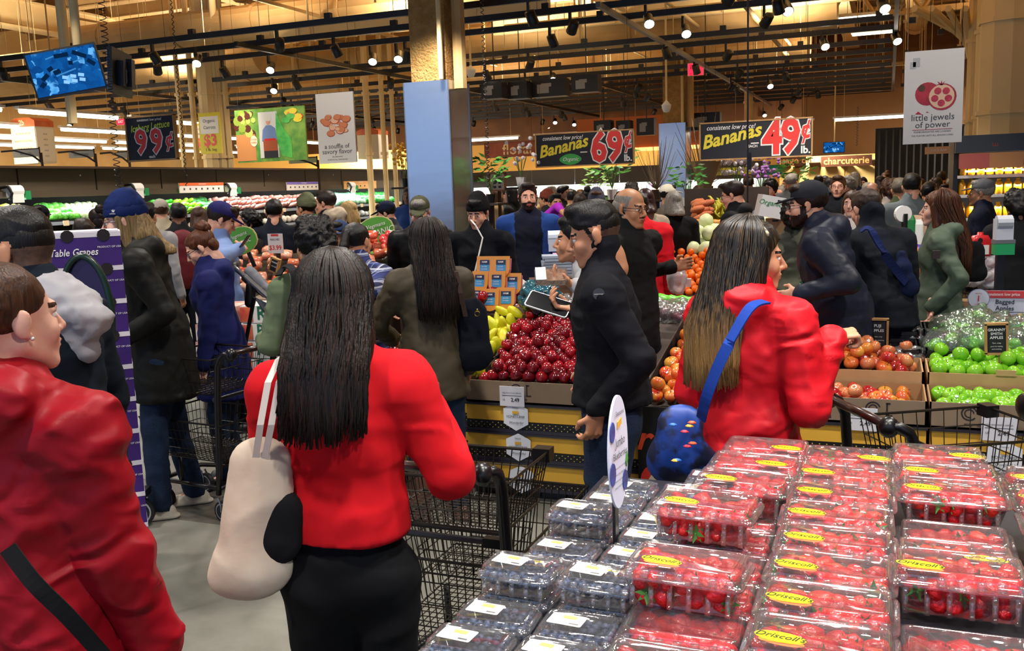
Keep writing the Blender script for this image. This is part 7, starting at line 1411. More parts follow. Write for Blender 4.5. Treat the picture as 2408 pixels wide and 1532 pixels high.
# cart of the raincoat man
c5 = at(1860, 690, 5.6); cart('dark cart with bottles in front of the man in the long raincoat', (c5.x-.0, c5.y+.1, 0), YAW+R(70), w=.44, ln=.5, ln2=.6, zh=.98, zu=(.7, .92), zl=(.34, .56), dens=.7, child=False)
for i, px in enumerate((1885, 1893)): p = at(px, 710, 5.45); m = MB(); m.lathe([(.001, -.1), (.035, -.1), (.036, .03), (.014, .08), (.014, .12)], 10, (p.x, p.y, p.z)); tag(m.build('glass_bottle', pbr(['#1E4A34', '#3A4438'][i], .15, coat=.6), smooth=True), ['dark green bottle in the cart by the long raincoat', 'grey green bottle beside the dark green one'][i], 'bottle')
# stroller
s0 = at(612, 700, 5.9); o = thing('stroller', 'grey folded hood stroller between the blue parka and green jacket', 'stroller', (s0.x, s0.y, 0), YAW+R(70)); zb = s0.z
def lp(px, py, D): return (Matrix.Translation((s0.x, s0.y, 0)) @ Matrix.Rotation(YAW+R(70), 4, 'Z')).inverted() @ at(px, py, D)
m = MB(); m.tube([lp(548, 628, 5.9), lp(563, 640, 5.9), lp(652, 718, 5.7), lp(690, 760, 5.7)], .017, 8); m.build('chrome_frame_tube', pbr('#C8CCD4', .2, .9), o, True); m = MB(); m.tube([lp(575, 652, 5.88), lp(592, 668, 5.85)], .026, 8); m.build('joint', BLK, o, True)
m = MB(); m.tube([lp(548, 628, 5.9), lp(560, 620, 6.1)], .02, 8); m.build('handle_grip', BLK, o, True)
for i in range(4): a, q = solid([rc(np.array(lp(588+i*4, 640+i*12, 5.95)), np.array(lp(640+i*2, 690+i*6, 5.85)), .035-.004*i, .022)], .012, .02, (), [(.004, 30)], i); put('hood_fold', npmesh('hood_fold', a, q, [pbr(['#6A6C74', '#5A5C64', '#2A2C34', '#3A3C44'][i], .8)]), o)
m = MB(); m.poly([lp(598, 700, 5.8), lp(655, 728, 5.75), lp(650, 770, 5.75), lp(636, 762, 5.78)], .01, (0, 1, 0)); m.build('side_panel', pbr('#4A505C', .8), o); a, q = solid([rc(np.array(lp(590, 668, 5.85)), np.array(lp(588, 712, 5.85)), .03, .035)], .012); put('cup_pouch', npmesh('cup_pouch', a, q, [BLK]), o)
m = MB(); m.tube([lp(652, 718, 5.7), lp(640, 900, 5.7), lp(640, 1130, 5.7)], .014, 6); m.tube([lp(598, 700, 5.8), lp(560, 900, 5.9), lp(545, 1100, 6.0)], .014, 6); m.build('leg_tube', PLB, o)
for px, D in ((640, 5.7), (548, 6.0)): l = lp(px, 1000, D); wheel(o, l.x, l.y, .08)
w0 = at(318, 1105, 5.0); o = thing('stroller', 'black stroller wheel and base behind the white sneakers', 'stroller', (w0.x, w0.y, 0), YAW+R(95)); wheel(o, 0, 0, .085); m = MB(); m.tube([(-.05, 0, .17), (-.05, .1, .22), (-.02, .4, .3)], .02, 6); m.box((0, .05, .2), (.1, .22, .04)); m.build('chassis', PLB, o)
# ================================================================== shoppers
def plaid_mat():
    m, t, out = nt('plaid_cloth'); N = t.nodes; b = N.new('ShaderNodeBsdfPrincipled'); L(t, b.outputs[0], out.inputs[0]); b.inputs['Roughness'].default_value = .85
    tc = N.new('ShaderNodeTexCoord'); sp = N.new('ShaderNodeSeparateXYZ'); L(t, tc.outputs['Object'], sp.inputs[0]); prev = None
    col = N.new('ShaderNodeRGB'); col.outputs[0].default_value = lin('#22306E'); prev = col.outputs[0]
    for ax, fr, th, hx in ((0, 75, .1, '#10163A'), (2, 75, .1, '#10163A'), (0, 75, .93, '#C8CCDC'), (2, 75, .93, '#C8CCDC'), (0, 150, .95, '#8A94C0'), (2, 150, .95, '#8A94C0')):
        ml = N.new('ShaderNodeMath'); ml.operation = 'MULTIPLY'; ml.inputs[1].default_value = fr; L(t, sp.outputs[ax], ml.inputs[0])
        sn = N.new('ShaderNodeMath'); sn.operation = 'SINE'; L(t, ml.outputs[0], sn.inputs[0]); gt = N.new('ShaderNodeMath'); gt.operation = 'GREATER_THAN'; gt.inputs[1].default_value = th; L(t, sn.outputs[0], gt.inputs[0])
        mm = N.new('ShaderNodeMath'); mm.operation = 'MULTIPLY'; mm.inputs[1].default_value = .65; L(t, gt.outputs[0], mm.inputs[0])
        mx = N.new('ShaderNodeMix'); mx.data_type = 'RGBA'; L(t, mm.outputs[0], mx.inputs[0]); L(t, prev, mx.inputs[6]); mx.inputs[7].default_value = lin(hx); prev = mx.outputs[2]
    L(t, prev, b.inputs['Base Color']); return m
NAVY = cloth('#0E1220', '#161C30'); RAIN = cloth('#151A28', '#1E2436', rough=.5); OLV = cloth('#40382C', '#4E4636', rough=.6, bump=.9); REDC = cloth('#8A0A18', '#9C1020', rough=.5, bump=1, bs=7); REDK = cloth('#B80A16', '#C2101C', rough=.9, bump=.7, bs=4); REDR = cloth('#C41420', '#CC1C28', rough=.5, bump=1, bs=6)
GRNJ = cloth('#5C6A4E', '#66745A'); GPK = cloth('#4E5C4C', '#5A6858', rough=.65); BLU = cloth('#12184A', '#1A2058'); GREYH = cloth('#B4B2B4', '#9C9CA2'); LBL = cloth('#6C84B4', '#7C92C0')
info = {}
def blob(name, label, cat, prims, mt, h=.012, k=.02, folds=None, cuts=(), seed=1, parent=None, group=None):
    a, q = solid(prims, h, k, cuts, folds, seed); o = put(name, npmesh(name, a, q, [mt]), parent)
    if label: tag(o, label, cat, group)
    return o
def phone(label, c, nrm, upv, parent=None, mt=None, scr=None, wd=.074, ln=.15):
    n = V(nrm).normalized(); u = V(upv); u = (u-n*u.dot(n)).normalized(); s = u.cross(n); M = Matrix(((s.x, u.x, n.x, c[0]), (s.y, u.y, n.y, c[1]), (s.z, u.z, n.z, c[2]), (0, 0, 0, 1)))
    o = thing('phone', label, 'phone'); o.matrix_world = M; m = MB(); m.rings([rrect(wd*.96, ln*.98, .01, -.004), rrect(wd, ln, .01, -.003), rrect(wd, ln, .01, .003), rrect(wd*.96, ln*.98, .01, .004)]); m.build('casing', mt or BLK, o, False)
    m = MB(); m.add(rrect(wd*.92, ln*.94, .008, .0044), [tuple(range(16))]); m.build('screen', scr or pbr('#101216', .1), o); return o
rtv = V(r0); fa = V(fh)
# 1 near left woman in red raincoat
p = person('person in a crimson raincoat at the left edge, hair tied back, pearl earring', 2, 610, 1.85, -48, top=REDC, bottom=DARKT, skin='pale', hair='bun', hmat=HBR, female=True, b=1.22, hem=.75, hy=-16, hood=1.25, earring=1, folds=[(.014, (5, 5, 8)), (.005, (15, 15, 22))], hlen=.2, vox=.009, hvox=.0036, sleeve=1.3, hairw=.99, flare=1.15, Rh=at(400, 1600, 1.9), hp=-2, collar=.0)
m = MB(); m.tube([at(8, 1165, 1.50), at(18, 1190, 1.48), at(14, 1215, 1.47)], .008, 6); info[1] = p
strap(p, [at(20, 1290, 1.45), at(80, 1370, 1.44), at(160, 1450, 1.46), at(240, 1540, 1.5)], .026, .006, BLACK, 'shoulder_strap')
# 2 hooded man
p = person('person with a dark fade haircut and grey hood over a navy jacket', 42, 496, 2.85, 48, top=cloth('#08121C', '#0E1A26'), skin='tan', hair='fade', hmat=HB, b=1.12, hem=.72, hp=5, hood=0, lean=7, vox=.011)
H = p['W']; nk = p['nk']; blob('hood', None, None, [rc(nk+V((-.09, -.03, .0)), nk+V((.09, -.03, .0)), .05), rc(nk+V((0, -.08, .0)), nk+V((0, -.17, -.05)), .075, .06, (v3(1, 0, 0), 1.3)), rc(nk+V((0, -.12, -.04)), nk+V((0, -.15, -.15)), .07, .035)], GREYH, .009, .03, [(.014, (9, 9, 14)), (.004, 30)], parent=p['root'])
# 3 navy beanie
p = person('tall person in a navy blue beanie and long black parka facing left', 290, 452, 5.2, 84, top=cloth('#0C0D0B', '#171711', rough=.6, bump=.9), bottom=JEAN, skin='pale', hair='long', hlen=.19, hmat=hairm('#5E4A2C', '#A08454'), hat='beanie', hatm=cloth('#0C1C4A', '#10245A'), b=1.26, hem=.66, flare=1.1, lean=9, hood=1.15, glasses=2, shoes=pbr('#C8C0B0', .7), feet=((-.10, .05), (.10, -.12)), sleeve=1.1, Lh=at(295, 795, 5.0), hands=(1, 0), hp=8)
H = p['H']
mb = MB(); mb.poly([(0, 0, .0), (.008, 0, .0), (.014, 0, .014), (.006, 0, .008), (.004, 0, .018), (.0, 0, .008), (-.006, 0, .014)], .002); o = mb.build('emblem', WTX, p['root']); o.location = H @ V((-.0935, .035, .055)); o.rotation_euler = (0, 0, -pi/2)
o = text('adidas', .012, WTX, p['root'], H @ V((-.0945, .037, .048)), rot=(pi/2, 0, -pi/2))
# 4 blue parka, bun
p = person('person in a royal blue parka with a messy brown bun and glasses looking down', 470, 540, 5.75, 84, top=BLU, bottom=JEAN, skin='pale', hair='bun', hmat=HAU, female=True, b=1.3, hem=.62, flare=1.12, glasses=2, hp=30, hood=1.2, shoes=SHOEB, Lh=at(478, 865, 5.55), hands=(1, 0), lean=6, sleeve=1.15)
# 5 light blue shirt with purple cap
p = person('person in a violet blue cap and light blue shirt holding up a phone', 516, 470, 7.1, -84, top=LBL, skin='fair', hair='short', hmat=HDB, hat='cap', hatm=cloth('#26245C', '#302E70'), hp=25, Rh=at(562, 585, 6.9), hands=(0, 1), b=1.05)
phone('dark phone held in front of the green leaf sign', at(573, 572, 6.85), -rtv+V((0, 0, .8)), rtv+V((0, 0, .7)))
# 6 red sweater
LH6 = at(735, 1060, 2.62)
p = person('person in a bright red sweater seen from behind, long straight dark hair', 780, 602, 2.32, -6, top=REDK, bottom=cloth('#08090B', '#0C0E12', bump=.4), skin='fair', hair='long', hmat=[HDB, HB, HDB, HB], female=True, b=1.12, hem=1.0, flare=1.04, hlen=.30, strands=950, hairw=1.12, hshift=-.035, sleeve=1.2, collar=.02, folds=[(.011, (4, 4, 7)), (.004, (10, 10, 16))], Rh=at(1000, 975, 2.5), Rp=(.5, -.3, -1.0), hands=(0, 1), Lh=LH6, vox=.009, topname='sweater', Rpose=((0, 0, 1), -rtv, .7, .6), cuff=.06)
info[6] = p
phone('phone with a light blue screen held at the red sweater sleeve', at(1006, 945, 2.40), -rtv*1.0-fa*.75, V((.1, 0, 1))+rtv*.5, mt=pbr('#3A2A20', .4), scr=emit('#4A94B8', .8))
# tote bag and black bag
tb = blob('tote_bag', 'cream canvas tote bag hanging from the shoulder of the red sweater', 'bag', [rc(at(592, 1092, 2.2), at(575, 1320, 2.2), .048, .055, (fa, .5)), rc(at(632, 1095, 2.22), at(615, 1330, 2.22), .05, .055, (fa, .5)), rc(at(538, 1368, 2.2), at(628, 1330, 2.22), .028, .035, (fa, .5))], pbr('#D8CCB8', .85, hex2='#CCB8A4', vs=6, bump=.3, bs=14), .008, .05, [(.008, (8, 8, 5))])
iW = info[6]['W']
m = MB(); 
for dx_ in (0, 26):
    pts = [at(600+dx_*.8, 1085, 2.18), at(612+dx_, 1000, 2.15), at(630+dx_, 900, 2.16), at(655+dx_, 845, 2.2), at(672+dx_, 832, 2.32), at(665+dx_, 850, 2.45)]
    rs = [[q-rtv*.008, q+rtv*.008, q+rtv*.008+fa*.003, q-rtv*.008+fa*.003] for q in pts]; m2 = MB(); m2.rings(rs); m2.build('tote_strap', pbr('#D4CCC4', .85), tb)
blob('black_bag', 'black rounded bag hanging between the tote and the black trousers', 'bag', [rc(at(648, 1205, 2.2), at(646, 1270, 2.2), .055, .068, (fa, .4)), rc(at(660, 1130, 2.25), at(650, 1190, 2.22), .02, .045, (fa, .4))], BLACK, .01, .04)
# 7 green jacket
p = person('person with dark curly hair in a sage green jacket pushing a cart', 733, 522, 4.7, 30, top=GRNJ, skin='tan', hair='curly', hmat=HB, b=1.22, hem=.78, Lh=at(622, 800, 4.75), Lp=(-.6, -.6, -1), hood=1.0, hands=(1, 0), sleeve=1.15)
strap(p, [at(655, 650, 4.5), at(672, 628, 4.55), at(690, 640, 4.4), at(695, 700, 4.35), at(690, 800, 4.35)], .035, .008, BLACK, 'backpack_strap')
# 8 plaid
p = person('person in a blue and white plaid jacket with black hair tied back', 838, 522, 5.5, -35, top=plaid_mat(), skin='tan', hair='pony', hmat=HB, female=True, b=1.3, hem=.66, flare=1.1, sleeve=1.1, Rh=at(925, 705, 5.35))
# 9 olive coat
p = person('person in an olive brown raincoat with long wavy black hair and a black tote', 1000, 522, 5.0, 12, top=OLV, bottom=JEAN, skin='tan', hair='long', hlen=.40, hmat=[HB, HDB], female=True, b=1.32, hem=.74, flare=1.06, strands=420, hairw=1.2, shoes=pbr('#4A2A1C', .6, hex2='#5A3424', vs=8), Lh=at(925, 800, 5.2), Lp=(-1, -.3, -.4), sleeve=1.2, hy=15, feet=((-.1, .05), (.12, -.03)))
for s in (-1, 1): blob('boot_shaft', None, None, [rc((s*.1, 0, .1), (s*.1, 0, .27), .06, .065)], pbr('#4A2A1C', .6, hex2='#5A3424', vs=8), .02, parent=p['root'])
bt = blob('black_tote', 'black tote bag with a gold clasp hanging beside the olive raincoat', 'bag', [rc(at(1112, 735, 4.95), at(1115, 830, 4.95), .075, .085, (fa, .4)), rc(at(1095, 845, 4.95), at(1128, 840, 4.95), .05, .05, (fa, .5))], cloth('#0A0E18', '#0E1422'), .011, .03, [(.008, (9, 9, 5))])
m = MB(); m.tube([at(1122+6*cos(a), 738+6*sin(a), 4.86) for a in np.linspace(0, 6.28, 11)[:-1]], .003, 5, close=True); m.ball(at(1122, 729, 4.86), .006); m.build('gold_clasp', pbr('#D8B060', .25, 1), bt)
m = MB(); rs = [[q-rtv*.012, q+rtv*.012, q+rtv*.012+fa*.005, q-rtv*.012+fa*.005] for q in (at(1095, 745, 4.88), at(1083, 690, 4.85), at(1072, 640, 4.86), at(1062, 625, 4.95), at(1075, 660, 5.1))]; m.rings(rs); m.build('bag_strap', pbr('#3A2418', .6), bt)
# 10-13 men behind
person('older person in an olive flat topped cap and black puffer looking down', 985, 457, 7.8, 172, top=cloth('#08090A', '#121314', rough=.5), skin='fair', hair='short', hmat=HGR, hat='cap', hatm=cloth('#4A4C38', '#54563F'), b=1.35, hp=18, hood=1.0, hem=.75, category='person')
p = person('person in a black beanie and black jacket with white earphone cord', 1122, 455, 7.3, 158, top=cloth('#0A0C12', '#10131A'), skin='fair', hair='short', hmat=HB, hat='beanie', hatm=cloth('#0A0A0C', '#101012'), b=1.3, hp=14, hem=.75, collar=.07)
H = p['H']; m = MB(); m.tube([p['W'] @ (H @ V((.078, .01, -.03))), at(1118, 530, 7.05), at(1135, 560, 7.02), at(1126, 600, 7.0), at(1112, 660, 7.0)], .006, 5); m.v = [tuple(p['W'].inverted() @ V(v)) for v in m.v]; m.build('earphone_cord', WTX, p['root'])
person('bearded person in a royal blue open coat over a navy top', 1240, 430, 8.6, 178, top=NAVY, skin='fair', hair='short', hmat=HDB, beard=2, b=1.28, hem=.78, split=(cloth('#1E3C7C', '#284A90'), .125, -.02), hy=8, collar=.03)
# 14 phone man
p = person('person in a black stand collar jacket holding a phone by the dark apples', 1398, 478, 3.66, 88, top=cloth('#0B0C12', '#101118', bump=.35), bottom=JEAN, skin='tan', hair='fade', hmat=HB, b=1.2, hem=.955, collar=.09, hands=(1, 1), Rh=at(1362, 735, 3.72), Lh=at(1408, 965, 3.45), Rp=(0, -1, -.8), hp=14, vox=.010, Rpose=(tuple(-rtv*.95+V((0, 0, .25))), (0, 0, 1), .55, .4), Lpose=(tuple(V((0, 0, -1))-rtv*.15), tuple(-rtv*.5+fa), .55, .5), sleeve=1.12, lean=3)
mb = MB(); mb.disc(at(1408, 692, 3.38), .022, -fa, 20); mb.v = [tuple(p['W'].inverted() @ V(v)) for v in mb.v]; mb.build('sleeve_patch', pbr('#3A3E46', .6), p['root']); o = text('outerwear', .008, WTX, p['root'], p['W'].inverted() @ (at(1408, 692, 3.37)), rot=(pi/2, 0, -R(88)))
phone('large black phone with a silver edge held over the dark red apples', at(1290, 716, 3.72), -fa*.75+V((0, 0, .8)), -rtv*.8+V((0, 0, .55)), mt=pbr('#A8A8AC', .25, .8), wd=.085, ln=.185)
# 15 person behind with package
p = person('person in a pale grey hoodie leaning over behind the phone holder', 1358, 512, 4.75, 86, top=cloth('#B0B0B4', '#A0A2A8'), skin='tan', hair='short', hmat=HB, lean=15, Lh=at(1355, 672, 4.5), hands=(1, 0), b=1.0, hem=.9, Lpose=(tuple(-rtv+V((0, 0, .35))), (0, 0, 1), .4, .4), cuff=.036)
o = thing('clear_package', 'clear flat tray of nuts with a white label held behind the phone', 'package', at(1296, 650, 4.5), YAW); m = MB(); m.rings([rrect(.15, .11, .02, -.02), rrect(.16, .12, .02, .015)]); m.build('clear_tray', CLR, o); m = MB(); m.rings([rrect(.14, .10, .02, -.018), rrect(.145, .105, .02, .008)]); m.build('brown_nuts', pbr('#8A5A3E', .7, hex2='#C09070', vs=60, bump=.8, bs=90), o); m = MB(); m.box((-.05, 0, .017), (.05, .115, .003)); m.build('label', WTX, o); o.rotation_euler = (.45, 0, YAW)
# 16 bald man
person('balding person with glasses and moustache reaching over the oranges', 1482, 441, 5.75, -128, top=cloth('#0C0C0D', '#161617'), skin='olive', hair='bald', hmat=HB, glasses=1, b=1.4, hem=.66, Lh=at(1580, 628, 6.0), Lp=(-.5, -.5, -1), must=1, hp=6, hands=(1, 0), collar=.08)
# 17 asian woman
HO = ombre('#120C0A', '#A07A44', 1.12, 1.42)
p = person('person in a bright red rain jacket with long two tone brown and blonde hair', 1772, 520, 3.1, -36, top=REDR, bottom=JEAN, skin='tan', hair='long', hlen=.42, hmat=HO, female=True, b=1.32, hem=.93, flare=1.08, hy=-42, strands=750, hairw=1.12, hood=1.1, sleeve=1.3, Rh=at(1955, 800, 2.98), Rp=(.2, -.3, -1.2), hands=(0, 1), Rpose=(tuple(rtv+V((0, 0, .1))), tuple(V((0, 0, -1))+fa*.3), .95, .8), vox=.010, hp=4)
info[17] = p
strap(p, [at(1800, 712, 2.85), at(1765, 725, 2.78), at(1725, 790, 2.76), at(1690, 860, 2.76), at(1662, 935, 2.78), at(1650, 985, 2.85)], .034, .006, cloth('#12307C', '#163A90'), 'crossbody_strap')
bl = blob('blue_bag', 'blue patterned bag hanging at the hip of the red rain jacket', 'bag', [rc(at(1600, 1010, 2.95), at(1600, 1080, 2.95), .075, .085, (fa, .5)), rc(at(1570, 1075, 2.97), at(1640, 1085, 2.95), .06, .06, (fa, .6))], pbr('#143A8A', .5, hex2='#0E1430', vs=16, det=5, lo=.42, hi=.55), .011, .03, [(.012, 10)])
for i in range(8): blob('printed_motif', None, None, [el(tuple(at(rnd.uniform(1575, 1650), rnd.uniform(990, 1090), 2.86)), (.016, .008, .006))], pbr(['#C82A48', '#E0B040', '#2A6AC8', '#E85A30'][i % 4], .5), .006, 0, parent=bl)
m = MB(); m.tube([at(1650+9*cos(a), 965+9*sin(a), 2.84) for a in np.linspace(0, 6.28, 13)[:-1]], .003, 5, close=True); m.build('steel_ring', STEEL, bl)
clip = blob('hair_clip', None, None, [rc(tuple(p['H'] @ V((.03, -.01, .128))), tuple(p['H'] @ V((.07, .02, .085))), .014, .014)], pbr('#C8C0A0', .4, hex2='#5A5240', vs=90), .006, parent=p['root'])
blob('paper_bag', 'pale translucent produce bag hanging behind the red sleeve', 'bag', [rc(at(1885, 900, 3.0), at(1885, 960, 3.0), .045, .03, (fa, .4))], pbr('#D8C8B8', .7), .01)
# 18 raincoat man
person('bearded person in a dark cap, glasses and a long navy raincoat facing left', 1905, 421, 5.5, 86, top=RAIN, bottom=NAVY, skin='fair', hair='short', hmat=HDB, hat='cap', hatm=cloth('#22242A', '#2C2E34'), beard=2, glasses=1, lean=15, b=1.5, hem=.55, flare=1.15, hood=1.5, Lh=at(1885, 690, 5.2), hands=(1, 0), sleeve=1.3, hp=6)
# 19 crossbody man
p = person('person with short brown hair and a navy crossbody bag bending forward', 2040, 449, 5.95, 38, top=cloth('#0D1118', '#141A24'), bottom=cloth('#0A0E1C', '#0E1426'), skin='fair', hair='short', hmat=hairm('#2A1E18', '#4A3A30'), lean=16, b=1.42, hem=.88, collar=.12, hp=18, sleeve=1.2)
strap(p, [at(2025, 545, 5.62), at(2045, 540, 5.6), at(2075, 590, 5.58), at(2110, 640, 5.6), at(2130, 665, 5.62)], .05, .008, cloth('#121C44', '#18265A'), 'crossbody_strap')
blob('navy_bag', 'navy crossbody bag hanging at the back of the bending person', 'bag', [rc(at(2125, 640, 5.65), at(2138, 675, 5.65), .045, .06, (fa, .5)), rc(at(2120, 600, 5.68), at(2125, 630, 5.66), .03, .04, (fa, .5))], cloth('#0E1634', '#142044'), .014, .03, [(.006, 14)])
# 20 green parka
p = person('person in a grey green parka with long auburn hair facing left', 2206, 450, 6.3, 90, top=GPK, bottom=cloth('#6A7A90', '#7A8AA0'), skin='pale', hair='long', hlen=.44, hmat=[HAU, HBR], female=True, b=1.28, hem=.78, flare=1.1, hood=1.2, Lh=at(2192, 722, 6.1), hands=(1, 0), strands=260, hairw=1.1, sleeve=1.1, Lpose=((0, 0, -1), tuple(-rtv), .5, .4))
H = p['H']; m = MB()
for s in (1, -1): m.tube([H @ V((s*.03+.02*cos(a), .075, .085+.016*sin(a))) for a in np.linspace(0, 6.28, 11)[:-1]], .002, 4, close=True); m.tube([H @ V((s*.05, .075, .085)), H @ V((s*.088, -.01, .05))], .002, 4)
m.build('glasses_on_head', STEEL, p['root']); mb = MB(); q = p['W'].inverted() @ at(2202, 599, 6.02); mb.box(q, (.045, .045, .05)); mb.build('sleeve_patch', pbr('#3A2A26', .6), p['root'])
blob('black_tote', 'square black tote bag hanging behind the green parka', 'bag', [rc(at(2292, 590, 6.35), at(2292, 635, 6.35), .07, .075, (fa, .35)), rc(at(2278, 645, 6.35), at(2305, 645, 6.35), .045, .045, (fa, .5))], BLACK, .014)
# 21 right edge people
person('person in a grey flat cap and navy coat in front of the juice case', 2308, 416, 8.8, 86, top=NAVY, skin='olive', hair='short', hmat=HGR, hat='cap', hatm=cloth('#5A5A5C', '#6A6A6C'), b=1.3, hem=.75)
person('person with dark curly hair in black cut by the right frame edge', 2392, 452, 7.4, 15, top=BLACK, skin='tan', hair='curly', hmat=HB, b=1.35, hem=.7, female=True)
CAMO = pbr('#1E2018', .85, hex2='#5A5C4A', vs=9, det=2, lo=.47, hi=.53)
person('person in a camouflage jacket with curly black hair beside the raincoat', 1868, 478, 6.7, 8, top=CAMO, skin='olive', hair='curly', hmat=HB, b=1.25, hem=.8)
person('person in a black hoodie with grey backpack straps and glasses near the twigs', 1722, 427, 8.8, 78, top=BLACK, skin='fair', hair='short', hmat=HDB, glasses=1, b=1.15, hood=1.2, backpack=pbr('#5A5C62', .8), hp=15)
R_ = random.Random(12)
